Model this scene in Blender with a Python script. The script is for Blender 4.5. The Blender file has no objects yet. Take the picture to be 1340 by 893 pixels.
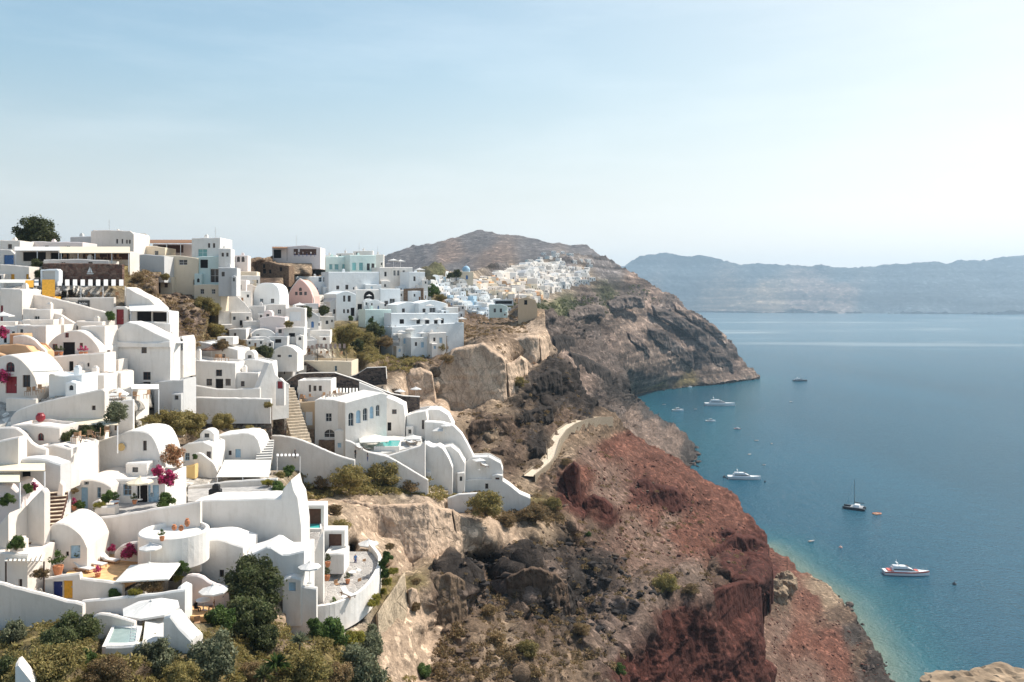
import bpy, bmesh, math, random
import numpy as np
from mathutils import Vector, Matrix
R = math.radians
random.seed(7)
scn = bpy.context.scene
COL = scn.collection
F = 1052.0; HY = 394.0; CZ = 110.0          # lens in photo pixels, horizon row, eye height above the water

def P(px, py, Y):                              # surveyed point: bearing, elevation and distance -> metres
    return Vector(((px-670.0)/F*Y, Y, CZ-(py-HY)/F*Y))
def pix(p):
    return (670+F*p[0]/p[1], HY+F*(CZ-p[2])/p[1])

# ------------------------------------------------------------------ objects
def link(o, parent=None):
    COL.objects.link(o)
    if parent is not None: o.parent = parent
    return o
def tag(o, label=None, cat=None, group=None, kind=None):
    if label: o['label'] = label
    if cat: o['category'] = cat
    if group: o['group'] = group
    if kind: o['kind'] = kind
    return o
def empty(name, loc, label, cat, group=None, rz=0.0):
    o = bpy.data.objects.new(name, None); link(o)
    o.location = loc; o.rotation_euler = (0, 0, rz); o.empty_display_size = .5
    return tag(o, label, cat, group)
def mesh(name, vs, fs, mats, mi=None, smooth=False):
    m = bpy.data.meshes.new(name); m.from_pydata([tuple(v) for v in vs], [], fs)
    if not isinstance(mats, (list, tuple)): mats = [mats]
    for k in mats: m.materials.append(M[k] if isinstance(k, str) else k)
    if mi is not None: m.polygons.foreach_set('material_index', mi)
    if smooth: m.polygons.foreach_set('use_smooth', [True]*len(m.polygons))
    m.update(); return m
class MB:
    """collects shapes, then links them as ONE mesh object"""
    def __init__(s): s.v = []; s.f = []; s.mi = []
    def add(s, vs, fs, mi=0):
        b = len(s.v); s.v += [tuple(v) for v in vs]
        s.f += [tuple(i+b for i in f) for f in fs]; s.mi += [mi]*len(fs); return s
    def box(s, x0, x1, y0, y1, z0, z1, mi=0, c=0.0, rz=0, org=(0,0,0)):
        if c:
            vs = []
            for (zz, k) in ((z0,0),(z1-c,0),(z1,c)):
                vs += [(x0+k,y0+k,zz),(x1-k,y0+k,zz),(x1-k,y1-k,zz),(x0+k,y1-k,zz)]
            fs = [(3,2,1,0),(8,9,10,11)]
            for L in (0,4):
                for i in range(4): fs.append((L+i, L+(i+1)%4, L+4+(i+1)%4, L+4+i))
        else:
            vs = [(x0,y0,z0),(x1,y0,z0),(x1,y1,z0),(x0,y1,z0),(x0,y0,z1),(x1,y0,z1),(x1,y1,z1),(x0,y1,z1)]
            fs = [(3,2,1,0),(4,5,6,7),(0,1,5,4),(1,2,6,5),(2,3,7,6),(3,0,4,7)]
        if rz:
            ca, sa = math.cos(rz), math.sin(rz)
            vs = [(org[0]+ca*(x-org[0])-sa*(y-org[1]), org[1]+sa*(x-org[0])+ca*(y-org[1]), z) for x,y,z in vs]
        return s.add(vs, fs, mi)
    def tube(s, p, q, r0, r1=None, n=6, mi=0, cap=True):
        p, q = Vector(p), Vector(q); r1 = r0 if r1 is None else r1
        d = (q-p).normalized(); a = d.orthogonal().normalized(); b = d.cross(a)
        vs = []
        for c, r in ((p,r0),(q,r1)):
            for i in range(n):
                t = 2*math.pi*i/n; vs.append(c+a*(r*math.cos(t))+b*(r*math.sin(t)))
        fs = [(i,(i+1)%n,n+(i+1)%n,n+i) for i in range(n)]
        if cap: fs += [tuple(range(n-1,-1,-1)), tuple(range(n,2*n))]
        return s.add(vs, fs, mi)
    def lathe(s, prof, n=12, mi=0, c=(0,0,0), sq=(1,1)):
        vs = []; fs = []
        for r, z in prof:
            for i in range(n):
                t = 2*math.pi*(i+.5)/n; vs.append((c[0]+r*math.cos(t)*sq[0], c[1]+r*math.sin(t)*sq[1], c[2]+z))
        for k in range(len(prof)-1):
            for i in range(n):
                fs.append((k*n+i, k*n+(i+1)%n, (k+1)*n+(i+1)%n, (k+1)*n+i))
        fs.append(tuple(range(n-1,-1,-1))); fs.append(tuple((len(prof)-1)*n+i for i in range(n)))
        return s.add(vs, fs, mi)
    def mesh(s, name, mats, smooth=False):
        return mesh(name, s.v, s.f, mats, s.mi, smooth)
    def obj(s, name, mats, parent=None, smooth=False):
        return link(bpy.data.objects.new(name, s.mesh(name, mats, smooth)), parent)

def copy_tree(o, loc=None, rz=None, sc=None, parent=None, label=None, group=None):
    c = o.copy(); COL.objects.link(c); c.parent = parent
    if loc is not None: c.location = loc
    if rz is not None: c.rotation_euler = (0, 0, rz)
    if sc is not None: c.scale = (sc,)*3 if not isinstance(sc, (tuple, list)) else sc
    if label: c['label'] = label
    if group: c['group'] = group
    for ch in list(KIDS.get(o.name, ())): copy_tree(ch, parent=c)
    return c
KIDS = {}
def reg(o):
    KIDS[o.name] = list(o.children)
    for c in o.children: reg(c)
class Proto:
    """first use moves the model itself, later uses copy it"""
    def __init__(s, make): s.make = make; s.o = None
    def put(s, loc, rz=0, sc=1.0, label=None, group=None):
        if s.o is None:
            s.o = s.make(); bpy.context.view_layer.update(); reg(s.o); o = s.o
            o.location = loc; o.rotation_euler = (0,0,rz); o.scale = (sc,)*3 if not isinstance(sc,(tuple,list)) else sc
            if label: o['label'] = label
            if group: o['group'] = group
            return o
        return copy_tree(s.o, loc, rz, sc, None, label, group)

# ------------------------------------------------------------------ vector noise (numpy)
def _h(ix, iy, iz, seed):
    n = (ix*374761393 + iy*668265263 + iz*2147483647 + seed*1274126177) & 0xffffffff
    n = ((n ^ (n >> 13)) * 1274126177) & 0xffffffff
    n = ((n ^ (n >> 16)) * 2246822519) & 0xffffffff
    n = n ^ (n >> 15)
    return (n & 0xffff)/65535.0
def vnoise(p, seed=0):
    p = np.asarray(p, float); i = np.floor(p).astype(np.int64); f = p-i; u = f*f*(3-2*f)
    o = np.zeros(len(p))
    for a in (0,1):
        for b in (0,1):
            for c in (0,1):
                w = (u[:,0] if a else 1-u[:,0])*(u[:,1] if b else 1-u[:,1])*(u[:,2] if c else 1-u[:,2])
                o += w*_h(i[:,0]+a, i[:,1]+b, i[:,2]+c, seed)
    return o*2-1
def fbm(p, oct=4, seed=0, ridged=False, gain=.5):
    p = np.asarray(p, float); o = np.zeros(len(p)); a = 1.; t = 0
    for k in range(oct):
        n = vnoise(p*2.03**k+17.3*k, seed+k)
        if ridged: n = 1-2*np.abs(n)
        o += a*n; t += a; a *= gain
    return o/t
# ------------------------------------------------------------------ materials
M = {}
class NT:
    def __init__(s, name):
        s.m = bpy.data.materials.new(name); s.m.use_nodes = True; s.t = s.m.node_tree; s.n = s.t.nodes
        s.b = s.n['Principled BSDF']; M[name] = s.m
        s.geo = None
    def add(s, typ, **kw):
        n = s.n.new(typ)
        for k, v in kw.items():
            if k in n.inputs.keys() if hasattr(n.inputs,'keys') else False: n.inputs[k].default_value = v
            else: setattr(n, k, v)
        return n
    def L(s, a, b): s.t.links.new(a, b)
    def pos(s, scale=(1,1,1)):
        if s.geo is None: s.geo = s.n.new('ShaderNodeNewGeometry')
        mp = s.n.new('ShaderNodeMapping'); mp.inputs['Scale'].default_value = scale
        s.L(s.geo.outputs['Position'], mp.inputs['Vector']); return mp.outputs[0]
    def noise(s, vec, scale, detail=4, rough=.55, dist=0):
        n = s.n.new('ShaderNodeTexNoise'); n.inputs['Scale'].default_value = scale
        n.inputs['Detail'].default_value = detail; n.inputs['Roughness'].default_value = rough
        n.inputs['Distortion'].default_value = dist
        s.L(vec, n.inputs['Vector']); return n.outputs['Fac']
    def voro(s, vec, scale, feat='F1', out='Distance', rnd=1.0):
        n = s.n.new('ShaderNodeTexVoronoi'); n.feature = feat; n.inputs['Scale'].default_value = scale
        n.inputs['Randomness'].default_value = rnd
        s.L(vec, n.inputs['Vector']); return n.outputs[out]
    def ramp(s, fac, stops):
        n = s.n.new('ShaderNodeValToRGB'); e = n.color_ramp.elements
        while len(e) < len(stops): e.new(.5)
        for k, (p, c) in enumerate(stops):
            e[k].position = p; e[k].color = (c if hasattr(c,'__len__') else (c,c,c))[:3] + (1,) if hasattr(c,'__len__') else (c,c,c,1)
        s.L(fac, n.inputs['Fac']); return n.outputs['Color']
    def mix(s, fac, a, b, mode='MIX'):
        n = s.n.new('ShaderNodeMix'); n.data_type = 'RGBA'; n.blend_type = mode; n.clamp_result = False
        for i, v in ((0, fac), (6, a), (7, b)):
            sock = n.inputs[i]
            if isinstance(v, bpy.types.NodeSocket): s.L(v, sock)
            elif hasattr(v, '__len__'): sock.default_value = tuple(v)[:3]+(1,)
            else: sock.default_value = v if i == 0 else (v,v,v,1)
        return n.outputs[2]
    def math(s, op, a, b=0.0):
        n = s.n.new('ShaderNodeMath'); n.operation = op
        for sock, v in ((n.inputs[0], a), (n.inputs[1], b)):
            if isinstance(v, bpy.types.NodeSocket): s.L(v, sock)
            else: sock.default_value = v
        return n.outputs[0]
    def bump(s, h, strength=.5, dist=.1, prev=None):
        n = s.n.new('ShaderNodeBump'); n.inputs['Strength'].default_value = strength; n.inputs['Distance'].default_value = dist
        s.L(h, n.inputs['Height'])
        if prev is not None: s.L(prev, n.inputs['Normal'])
        return n.outputs['Normal']
    def fin(s, col=None, rough=.85, normal=None, spec=.3):
        if col is not None:
            if isinstance(col, bpy.types.NodeSocket): s.L(col, s.b.inputs['Base Color'])
            else: s.b.inputs['Base Color'].default_value = tuple(col)+(1,)
        if isinstance(rough, bpy.types.NodeSocket): s.L(rough, s.b.inputs['Roughness'])
        else: s.b.inputs['Roughness'].default_value = rough
        if 'Specular IOR Level' in s.b.inputs: s.b.inputs['Specular IOR Level'].default_value = spec
        if normal is not None: s.L(normal, s.b.inputs['Normal'])
        return s.m

def whitewash(name, tint, dirty=.82, amt=.5):
    t = NT(name); p = t.pos(); ps = t.pos((1.2,1.2,.25))
    a = t.ramp(t.noise(p, .25, 5, .6), ((.35, 0.), (.75, 1.)))
    b = t.ramp(t.noise(ps, 1.3, 5, .65), ((.5, 0.), (.8, 1.)))
    d = tuple(c*dirty*k for c, k in zip(tint, (1.0,.97,.92)))
    c = t.mix(t.math('MULTIPLY', a, amt*.6), tint, d)
    c = t.mix(t.math('MULTIPLY', b, amt*.8), c, d)
    n = t.bump(t.noise(p, .9, 7, .62), .55, .12)
    t.fin(c, .9, n, .15)
whitewash('white', (.84,.80,.755), .76, .95); whitewash('warmwhite', (.84,.765,.695), .78, .95); whitewash('cream', (.80,.68,.52))
whitewash('pinkwhite', (.80,.71,.68)); whitewash('pink', (.72,.46,.40)); whitewash('bluewhite', (.79,.815,.825))
whitewash('mint', (.66,.77,.73)); whitewash('skyblue', (.48,.64,.76)); whitewash('sand', (.62,.47,.32))
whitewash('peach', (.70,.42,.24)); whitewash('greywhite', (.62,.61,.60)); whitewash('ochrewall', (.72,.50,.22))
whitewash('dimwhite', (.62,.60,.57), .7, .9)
def simple(name, col, rough=.7, spec=.3, var=.18, sc=3.0, bump=0.0, metal=0):
    t = NT(name); p = t.pos()
    f = t.noise(p, sc, 4, .6)
    c = t.mix(t.ramp(f, ((.3,0.),(.7,1.))), tuple(k*(1-var) for k in col), tuple(min(1,k*(1+var)) for k in col))
    n = t.bump(f, bump, .05) if bump else None
    t.fin(c, rough, n, spec); t.b.inputs['Metallic'].default_value = metal
simple('cloth', (.80,.77,.70), .9, .1, .06); simple('clothwhite', (.66,.64,.61), .9, .1, .05)
simple('clothcream', (.76,.66,.50), .9, .1, .06); simple('clothbrown', (.16,.09,.06), .9, .1)
simple('ochrecloth', (.72,.36,.05), .85, .1); simple('orangecloth', (.75,.22,.05), .85, .1); simple('bluecloth', (.05,.12,.35), .85, .1)
simple('wood', (.26,.13,.06), .6, .3, .35, 6); simple('darkwood', (.07,.045,.035), .6, .3, .3, 6); simple('teak', (.38,.22,.12), .6, .3, .3, 6)
simple('metal', (.45,.45,.44), .4, .5, .1); simple('darkmetal', (.05,.05,.05), .5, .4); simple('paintwhite', (.82,.82,.82), .45, .4, .03)
simple('redpaint', (.25,.02,.03), .5, .4, .2); simple('bluepaint', (.07,.17,.38), .5, .4, .2); simple('navypaint', (.02,.035,.16), .5, .4, .1)
simple('lightblue', (.36,.53,.66), .55, .3, .1); simple('teal', (.12,.42,.42), .3, .5, .15); simple('tealwall', (.30,.62,.60), .6, .3, .1)
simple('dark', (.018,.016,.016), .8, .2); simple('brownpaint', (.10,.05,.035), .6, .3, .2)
simple('terracotta', (.48,.20,.10), .8, .2, .2); simple('skin', (.42,.24,.16), .6, .3, .05); simple('hair', (.03,.02,.015), .6, .3)
simple('trunk', (.14,.10,.07), .95, .1, .4, 8, .6); simple('black', (.015,.015,.017), .6, .3)
simple('ruinrock', (.30,.22,.15), .97, .1, .45, 3.0, .8); simple('pebble', (.42,.38,.34), .95, .1, .3, 2, .4); simple('dirtstep', (.62,.52,.40), .95, .1, .25, 2, .4)
simple('greyfloor', (.40,.38,.36), .9, .2, .25, 1.5, .3); simple('ochrefloor', (.70,.42,.20), .9, .2, .2, 1.5, .2)
simple('boatwhite', (.82,.82,.82), .3, .5, .02); simple('boatred', (.55,.06,.03), .35, .5, .1); simple('boatdark', (.03,.035,.045), .25, .5)
simple('boatgrey', (.28,.28,.29), .4, .5); simple('boatorange', (.65,.20,.07), .5, .4); simple('boatwood', (.35,.24,.14), .5, .4)
t = NT('glass'); t.fin(t.mix(t.noise(t.pos(), .8, 3), (.015,.02,.025), (.05,.06,.07)), .08, None, .6)
t = NT('tealglass'); t.fin(t.mix(t.noise(t.pos(), .8, 3), (.10,.30,.30), (.22,.48,.46)), .12, None, .6)
def poolwater():
    t = NT('poolwater'); p = t.pos()
    n = t.bump(t.noise(p, 3, 3), .25, .05)
    t.fin(t.mix(t.noise(p, 1.2, 3), (.03,.36,.34), (.10,.52,.48)), .08, n, .5)
poolwater()
simple('shadedwater', (.30,.38,.36), .1, .5, .1)  # pool water greyed to paint in the shade on the plunge pool
def stone(name, cols, scale=2.2, mortar=(.12,.10,.08), mw=.05):
    t = NT(name); p = t.pos((1,1,1.5))
    cid = t.voro(p, scale, 'F1', 'Color'); dist = t.voro(p, scale, 'DISTANCE_TO_EDGE')
    bw = t.n.new('ShaderNodeSeparateColor'); t.L(cid, bw.inputs[0])
    k = len(cols); c = t.ramp(bw.outputs[0], [(i/(k-1) if k>1 else 0, cols[i]) for i in range(k)])
    c = t.mix(1.0, c, t.ramp(t.noise(p, 7, 4), ((.25,.6),(.75,1.))), 'MULTIPLY')
    c = t.mix(t.ramp(dist, ((0.,1.),(mw,0.))), c, mortar)
    n = t.bump(t.ramp(dist, ((0.,0.),(.12,1.))), .8, .08)
    t.fin(c, .95, n, .15)
stone('redstone', [(.17,.085,.068),(.26,.14,.105),(.34,.22,.165),(.13,.08,.068)], 1.6)
stone('greystone', [(.20,.17,.14),(.42,.37,.31),(.12,.10,.09),(.30,.20,.16)], 2.0)
stone('darkstone', [(.06,.05,.05),(.12,.09,.08),(.20,.15,.12),(.04,.035,.035)], 1.8, (.16,.14,.12))
stone('brownstone', [(.26,.17,.11),(.36,.25,.17),(.18,.11,.08)], 2.2, (.2,.15,.1))
stone('paving', [(.42,.39,.36),(.52,.48,.44),(.34,.31,.29)], 1.3, (.62,.60,.56), .04)
stone('creamstone', [(.42,.34,.25),(.47,.385,.285),(.38,.30,.215)], 3.0, (.37,.29,.21), .03)
simple('brownrock', (.12,.085,.062), .97, .1, .35, 1.5, .6); simple('redrock', (.12,.058,.044), .97, .1, .3, 1.5, .6); simple('blackrock', (.04,.035,.033), .97, .1, .35, 1.5, .6)

def rock(name, k=1.0, bumpd=.5, fine=1.0, strata=0.0):
    """rock and earth; base colour of each zone comes from the mesh's own zone colours"""
    t = NT(name); p = t.pos((k,k,k)); a = t.n.new('ShaderNodeVertexColor'); a.layer_name = 'Zone'
    big = t.noise(p, .06, 6, .6); mid = t.noise(p, .5, 7, .68, .3); sm = t.noise(p, 2.6, 5, .7)
    c = t.mix(1.0, a.outputs[0], t.ramp(big, ((.3,.72),(.7,1.25))), 'MULTIPLY')
    c = t.mix(1.0, c, t.ramp(mid, ((.28,.45),(.5,1.0),(.72,1.45))), 'MULTIPLY')
    v = t.voro(p, 1.1*fine, 'F1', 'Color'); sv = t.n.new('ShaderNodeSeparateColor'); t.L(v, sv.inputs[0])
    c = t.mix(1.0, c, t.ramp(sv.outputs[0], ((0.,.8),(.85,1.05),(.93,1.7))), 'MULTIPLY')
    c = t.mix(1.0, c, t.ramp(sm, ((.3,.65),(.7,1.3))), 'MULTIPLY')
    if strata:
        q = t.pos((.012*k,.012*k,.35*k)); s = t.noise(q, 1.0, 5, .6)
        c = t.mix(strata, c, t.mix(1.0, c, t.ramp(s, ((.40,.40),(.5,1.0),(.60,1.6))), 'MULTIPLY'))
    n = t.bump(mid, .9, bumpd); n = t.bump(sm, .8, bumpd*.3, n)
    d = t.voro(p, .55*fine); n = t.bump(d, .35, bumpd*.5, n)
    t.fin(c, .97, n, .1)
def rockface():
    t = NT('rockface'); p = t.pos(); ps = t.pos((1,1,.55)); a = t.n.new('ShaderNodeVertexColor'); a.layer_name = 'Zone'
    c = t.mix(1.0, a.outputs[0], t.ramp(t.noise(p, .10, 5, .6), ((.3,.75),(.7,1.22))), 'MULTIPLY')
    st = t.noise(ps, .8, 6, .65, .4); c = t.mix(1.0, c, t.ramp(st, ((.3,.62),(.5,1.),(.7,1.28))), 'MULTIPLY')
    fine = t.noise(p, 2.4, 6, .7); c = t.mix(1.0, c, t.ramp(fine, ((.28,.7),(.7,1.25))), 'MULTIPLY')
    ck = t.ramp(t.voro(t.pos((1,1,.6)), .35, 'DISTANCE_TO_EDGE'), ((0.,.55),(.035,1.))); c = t.mix(.7, c, t.mix(1.0, c, ck, 'MULTIPLY'))
    pit = t.ramp(t.noise(p, 1.3, 2, .5), ((.22,.35),(.30,1.))); c = t.mix(1.0, c, pit, 'MULTIPLY')
    n = t.bump(st, .8, .5); n = t.bump(fine, .8, .22, n); n = t.bump(ck, .5, .3, n)
    t.fin(c, .97, n, .1)
rockface()
rock('rocknear', 1.0, .7); rock('rockmid', .55, 1.1, 1.0, .35); rock('rockfar', .25, 2.5, 1.0, .95); rock('hill', .12, 4.0, 1.0, .1); rock('farwall', .03, 14., 1.0, .8)

def leafmat(name, cols, trans=.35):
    t = NT(name); oi = t.n.new('ShaderNodeObjectInfo'); g = t.n.new('ShaderNodeNewGeometry')
    k = t.math('FRACT', t.math('ADD', t.math('MULTIPLY', g.outputs['Random Per Island'], .999), t.math('MULTIPLY', oi.outputs['Random'], .0)))
    c = t.ramp(k, [(i/(len(cols)-1), cols[i]) for i in range(len(cols))])
    c = t.mix(1.0, c, t.ramp(t.noise(t.pos(), .9, 3), ((.3,.65),(.7,1.35))), 'MULTIPLY')
    c = t.mix(1.0, c, t.ramp(oi.outputs['Random'], ((0.,.8),(1.,1.2))), 'MULTIPLY')
    t.fin(c, .7, None, .2)
    tr = t.n.new('ShaderNodeBsdfTranslucent'); t.L(c, tr.inputs['Color'])
    ms = t.n.new('ShaderNodeMixShader'); ms.inputs[0].default_value = trans
    out = t.n['Material Output']; t.L(t.b.outputs[0], ms.inputs[1]); t.L(tr.outputs[0], ms.inputs[2]); t.L(ms.outputs[0], out.inputs['Surface'])
leafmat('leaf_dark', [(.065,.085,.03),(.11,.125,.045),(.09,.10,.05),(.17,.18,.075)])
leafmat('leaf_green', [(.05,.095,.025),(.10,.16,.04),(.16,.21,.06),(.07,.12,.04)])
leafmat('leaf_olive', [(.21,.18,.06),(.30,.24,.085),(.35,.27,.11),(.16,.15,.055)])
leafmat('leaf_dry', [(.25,.165,.085),(.32,.22,.11),(.19,.13,.07),(.26,.20,.09)])
leafmat('leaf_grey', [(.15,.16,.09),(.22,.23,.14),(.12,.13,.07),(.28,.28,.18)])
leafmat('leaf_yellow', [(.26,.24,.04),(.36,.31,.06),(.18,.19,.04)])
leafmat('flower_pink', [(.55,.04,.16),(.65,.08,.25),(.42,.02,.10),(.06,.10,.03)])
leafmat('flower_orange', [(.62,.32,.14),(.70,.45,.25),(.45,.18,.10),(.10,.12,.05)])
def sea():
    t = NT('seawater'); p = t.pos()
    w1 = t.noise(t.pos((1,.55,1)), .16, 5, .62); w2 = t.noise(p, .75, 4, .6); w3 = t.noise(t.pos((.005,.0014,1)), 1.0, 5, .6)
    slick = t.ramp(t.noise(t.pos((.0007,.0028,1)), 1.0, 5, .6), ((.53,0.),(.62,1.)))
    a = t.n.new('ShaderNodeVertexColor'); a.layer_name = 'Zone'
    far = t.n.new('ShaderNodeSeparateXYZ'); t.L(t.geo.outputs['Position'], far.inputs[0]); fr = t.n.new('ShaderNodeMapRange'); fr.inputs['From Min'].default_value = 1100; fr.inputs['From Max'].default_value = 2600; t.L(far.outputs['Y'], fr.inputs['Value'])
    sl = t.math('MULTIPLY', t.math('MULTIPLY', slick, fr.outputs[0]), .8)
    c = t.mix(1.0, a.outputs[0], t.ramp(w3, ((.3,.85),(.7,1.2))), 'MULTIPLY'); c = t.mix(t.math('MULTIPLY', fr.outputs[0], .55), c, (.085,.19,.25)); c = t.mix(sl, c, (.32,.38,.40))  # far water and slicks: pale sky reflection put into the base colour
    n = t.bump(w1, .6, 1.9); n = t.bump(w2, 1.0, .75, n)
    t.fin(c, .15, n, .2); t.b.inputs['IOR'].default_value = 1.24
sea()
# ------------------------------------------------------------------ land: surveyed spot heights -> sheets
PAL = dict(W=(.52,.48,.43), F=(.56,.41,.295), C=(.43,.315,.225), B=(.165,.115,.078), E=(.115,.078,.056), D=(.040,.033,.029), R=(.135,.060,.042), Q=(.080,.030,.023),  # F is cream rock C made lighter for shaded faces, lifting their shade
           S=(.160,.103,.078), G=(.150,.115,.052), T=(.172,.124,.098), U=(.112,.087,.074), H=(.128,.113,.108), K=(.26,.19,.13), V=(.080,.078,.040), N=(.050,.062,.068), O=(.42,.33,.23), L=(.060,.050,.044))
AMP = dict(F=.4, P=.3, W=0, C=.38, B=.75, E=.95, D=1.4, R=.8, Q=.7, S=.4, G=.4, T=1.1, U=1.3, H=.8, K=.55, V=.8, N=1., O=0.0, L=1.0, X=0.0, Z=.8)
PAL.update(P=(.52,.41,.29), X=(.20,.16,.12), Z=(.185,.135,.105))
class Survey:
    def __init__(s, pts, lam=2.0):
        s.p = np.array([(a,b) for a,b,_ in pts], float); s.v = np.log(np.array([c for *_,c in pts], float))
        n = len(pts); d = np.sqrt(((s.p[:,None]-s.p[None])**2).sum(-1))
        A = np.zeros((n+1,n+1)); A[:n,:n] = -d + np.eye(n)*lam*-1*-1; A[:n,n] = 1; A[n,:n] = 1
        A[:n,:n] = -d; A[range(n),range(n)] += lam
        s.w = np.linalg.solve(A, np.append(s.v, 0))
    def __call__(s, q):
        q = np.atleast_2d(np.asarray(q, float)); o = np.empty(len(q))
        for i in range(0, len(q), 20000):
            d = np.sqrt(((q[i:i+20000,None]-s.p[None])**2).sum(-1)); o[i:i+20000] = -d@s.w[:-1]+s.w[-1]
        return np.exp(o)
def zones(q, ctl, warp, pw=4.5, seed=3):
    w3 = np.c_[q/warp[0], np.zeros(len(q))]
    qq = q + np.c_[fbm(w3, 5, seed), fbm(w3+31, 5, seed+9)]*warp[1]
    c = np.array([(a,b) for a,b,_ in ctl], float); pal = np.array([PAL[k] for *_,k in ctl]); am = np.array([AMP[k] for *_,k in ctl])
    o = np.empty((len(q),3)); oa = np.empty(len(q))
    for i in range(0, len(q), 20000):
        d = ((qq[i:i+20000,None]-c[None])**2).sum(-1)+1.; w = d**(-pw/2); w /= w.sum(1, keepdims=True)
        o[i:i+20000] = w@pal; oa[i:i+20000] = w@am
    return o, oa
def inside(q, poly):
    x, y = q[:,0], q[:,1]; r = np.zeros(len(q), bool); n = len(poly)
    for i in range(n):
        (x0,y0),(x1,y1) = poly[i], poly[(i+1)%n]
        if y0 == y1: continue
        c = ((y0>y) != (y1>y)) & (x < (x1-x0)*(y-y0)/(y1-y0)+x0); r ^= c
    return r
def nearest_on(q, poly):
    best = np.full(len(q), 1e18); o = q.copy()
    for i in range(len(poly)):
        a = np.array(poly[i], float); b = np.array(poly[(i+1)%len(poly)], float); ab = b-a; L = (ab@ab)
        if L == 0: continue
        t = np.clip(((q-a)@ab)/L, 0, 1); c = a+t[:,None]*ab; d = ((q-c)**2).sum(1); m = d < best
        o[m] = c[m]; best[m] = d[m]
    return o
def rough_poly(poly, it=3, k=.10, seed=1, fixed=()):
    rnd = random.Random(seed); p = list(poly)
    for s in range(it):
        q = []
        for i in range(len(p)):
            a, b = p[i], p[(i+1)%len(p)]; L = math.hypot(b[0]-a[0], b[1]-a[1]); q.append(a)
            if L > 5 and L < 300:
                e = (rnd.random()-.5)*2*k*L; q.append(((a[0]+b[0])/2-(b[1]-a[1])/L*e, (a[1]+b[1])/2+(b[0]-a[0])/L*e))
        p = q
    return p
SURF = {}
def sheet(name, poly, step, sv, zc, mat, warp=(40,14), amp=1.0, nscale=9.0, strata=(0,1), kind='structure', sea=False, skirt=True, seed=5, rp=.08, label=None, cat=None, bury=0, relief=.15, clear=None):
    poly = rough_poly(poly, 3, rp, seed) if rp else poly
    xs = [p[0] for p in poly]; ys = [p[1] for p in poly]
    nx = int((max(xs)-min(xs))/step)+3; ny = int((max(ys)-min(ys))/step)+3
    gx, gy = np.meshgrid(min(xs)-step+np.arange(nx)*step, min(ys)-step+np.arange(ny)*step)
    q = np.c_[gx.ravel(), gy.ravel()]; ins = inside(q, poly); I = np.arange(nx*ny).reshape(ny, nx)
    quads = np.c_[I[:-1,:-1].ravel(), I[1:,:-1].ravel(), I[1:,1:].ravel(), I[:-1,1:].ravel()]
    keep = ins[quads].any(1); quads = quads[keep]
    used = np.unique(quads); out = used[~ins[used]]; q[out] = nearest_on(q[out], poly)
    re = -np.ones(nx*ny, int); re[used] = np.arange(len(used)); quads = re[quads]; q = q[used]
    Y = sv(q)
    cov = None
    if clear is not None: Y, lim, cov = clear(q, Y, step)
    col, am = zones(q, zc, warp, seed=seed)
    p = np.c_[(q[:,0]-670)/F*Y, Y, CZ-(q[:,1]-HY)/F*Y]
    # relief: displaced along the surface normal
    n = np.zeros_like(p); a, b, c, d = (p[quads[:,i]] for i in range(4)); fn = np.cross(c-a, d-b)
    for i in range(4): np.add.at(n, quads[:,i], fn)
    n /= np.linalg.norm(n, axis=1, keepdims=True)+1e-9
    s = (n*p).sum(1) - n[:,2]*CZ; n[s>0] *= -1
    ns = nscale
    w = p + np.c_[fbm(p/ns/2, 3, 50), fbm(p/ns/2, 3, 60), fbm(p/ns/2, 3, 70)]*ns*.6
    h = 1.0*fbm(w/ns, 4, 11, True) + .75*fbm(w/ns*2.7, 4, 21, True, .6) + .42*fbm(w/ns*8, 4, 31, True, .6)
    fl = fbm(np.c_[p[:,0]/ns*2.0, p[:,1]/ns*2.0, p[:,2]/ns*.35], 3, 41, True)
    h = h + .8*fl
    if strata[0]:
        zz = p[:,2] + 3*fbm(p/60, 3, 81)*strata[1]*.4
        h = h + strata[0]*(fbm(np.c_[p[:,0]*.004, p[:,1]*.004, zz/strata[1]], 4, 91, False, .6))*1.6
    m = am*amp
    if cov is not None: m = m*(1-cov)
    p = p + n*(h*m*ns*relief)[:,None]
    if cov is not None:
        f = np.where((lim > 0) & (p[:,1] < lim), lim/p[:,1], 1.0); e = np.array((0,0,CZ)); p = e+(p-e)*f[:,None]
    if bury: p[:,2] -= bury*(am<.3)
    if sea: p[:,2] = np.where(p[:,2] < .0, p[:,2]*1.0-.4, p[:,2])
    vs = p; fs = [tuple(f) for f in quads.tolist()]
    # the sheet's rim runs on behind itself: away and down
    if skirt:
        e = {}
        for f in fs:
            for i in range(4):
                k = (f[i], f[(i+1)%4]); e[(min(k),max(k))] = e.get((min(k),max(k)),0)+1
        rim = [k for k, c in e.items() if c == 1]; rv = sorted({i for k in rim for i in k})
        base = rv; idx = {v:v for v in rv}; add = []; cc = []
        cur = p[rv]
        N = len(vs)
        prev = dict(zip(rv, rv))
        for (da, dd) in ((.015,.004),(.05,.03),(.14,.14)):
            pos = p[rv].copy(); r = pos[:,:2]/np.linalg.norm(pos[:,:2], axis=1, keepdims=True); L = pos[:,1]
            pos[:,:2] += r*(da*L)[:,None]; pos[:,2] -= dd*L
            pos += np.c_[fbm(pos/ns,3,5),fbm(pos/ns,3,6),fbm(pos/ns,3,7)]*(ns*.15*amp)*(am[rv][:,None]>.3)
            nid = dict(zip(rv, range(N, N+len(rv)))); N += len(rv)
            for k in rim: fs.append((prev[k[0]], prev[k[1]], nid[k[1]], nid[k[0]]))
            add.append(pos); cc.append(col[rv]); prev = nid
        vs = np.vstack([vs]+add); col = np.vstack([col]+cc)
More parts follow.
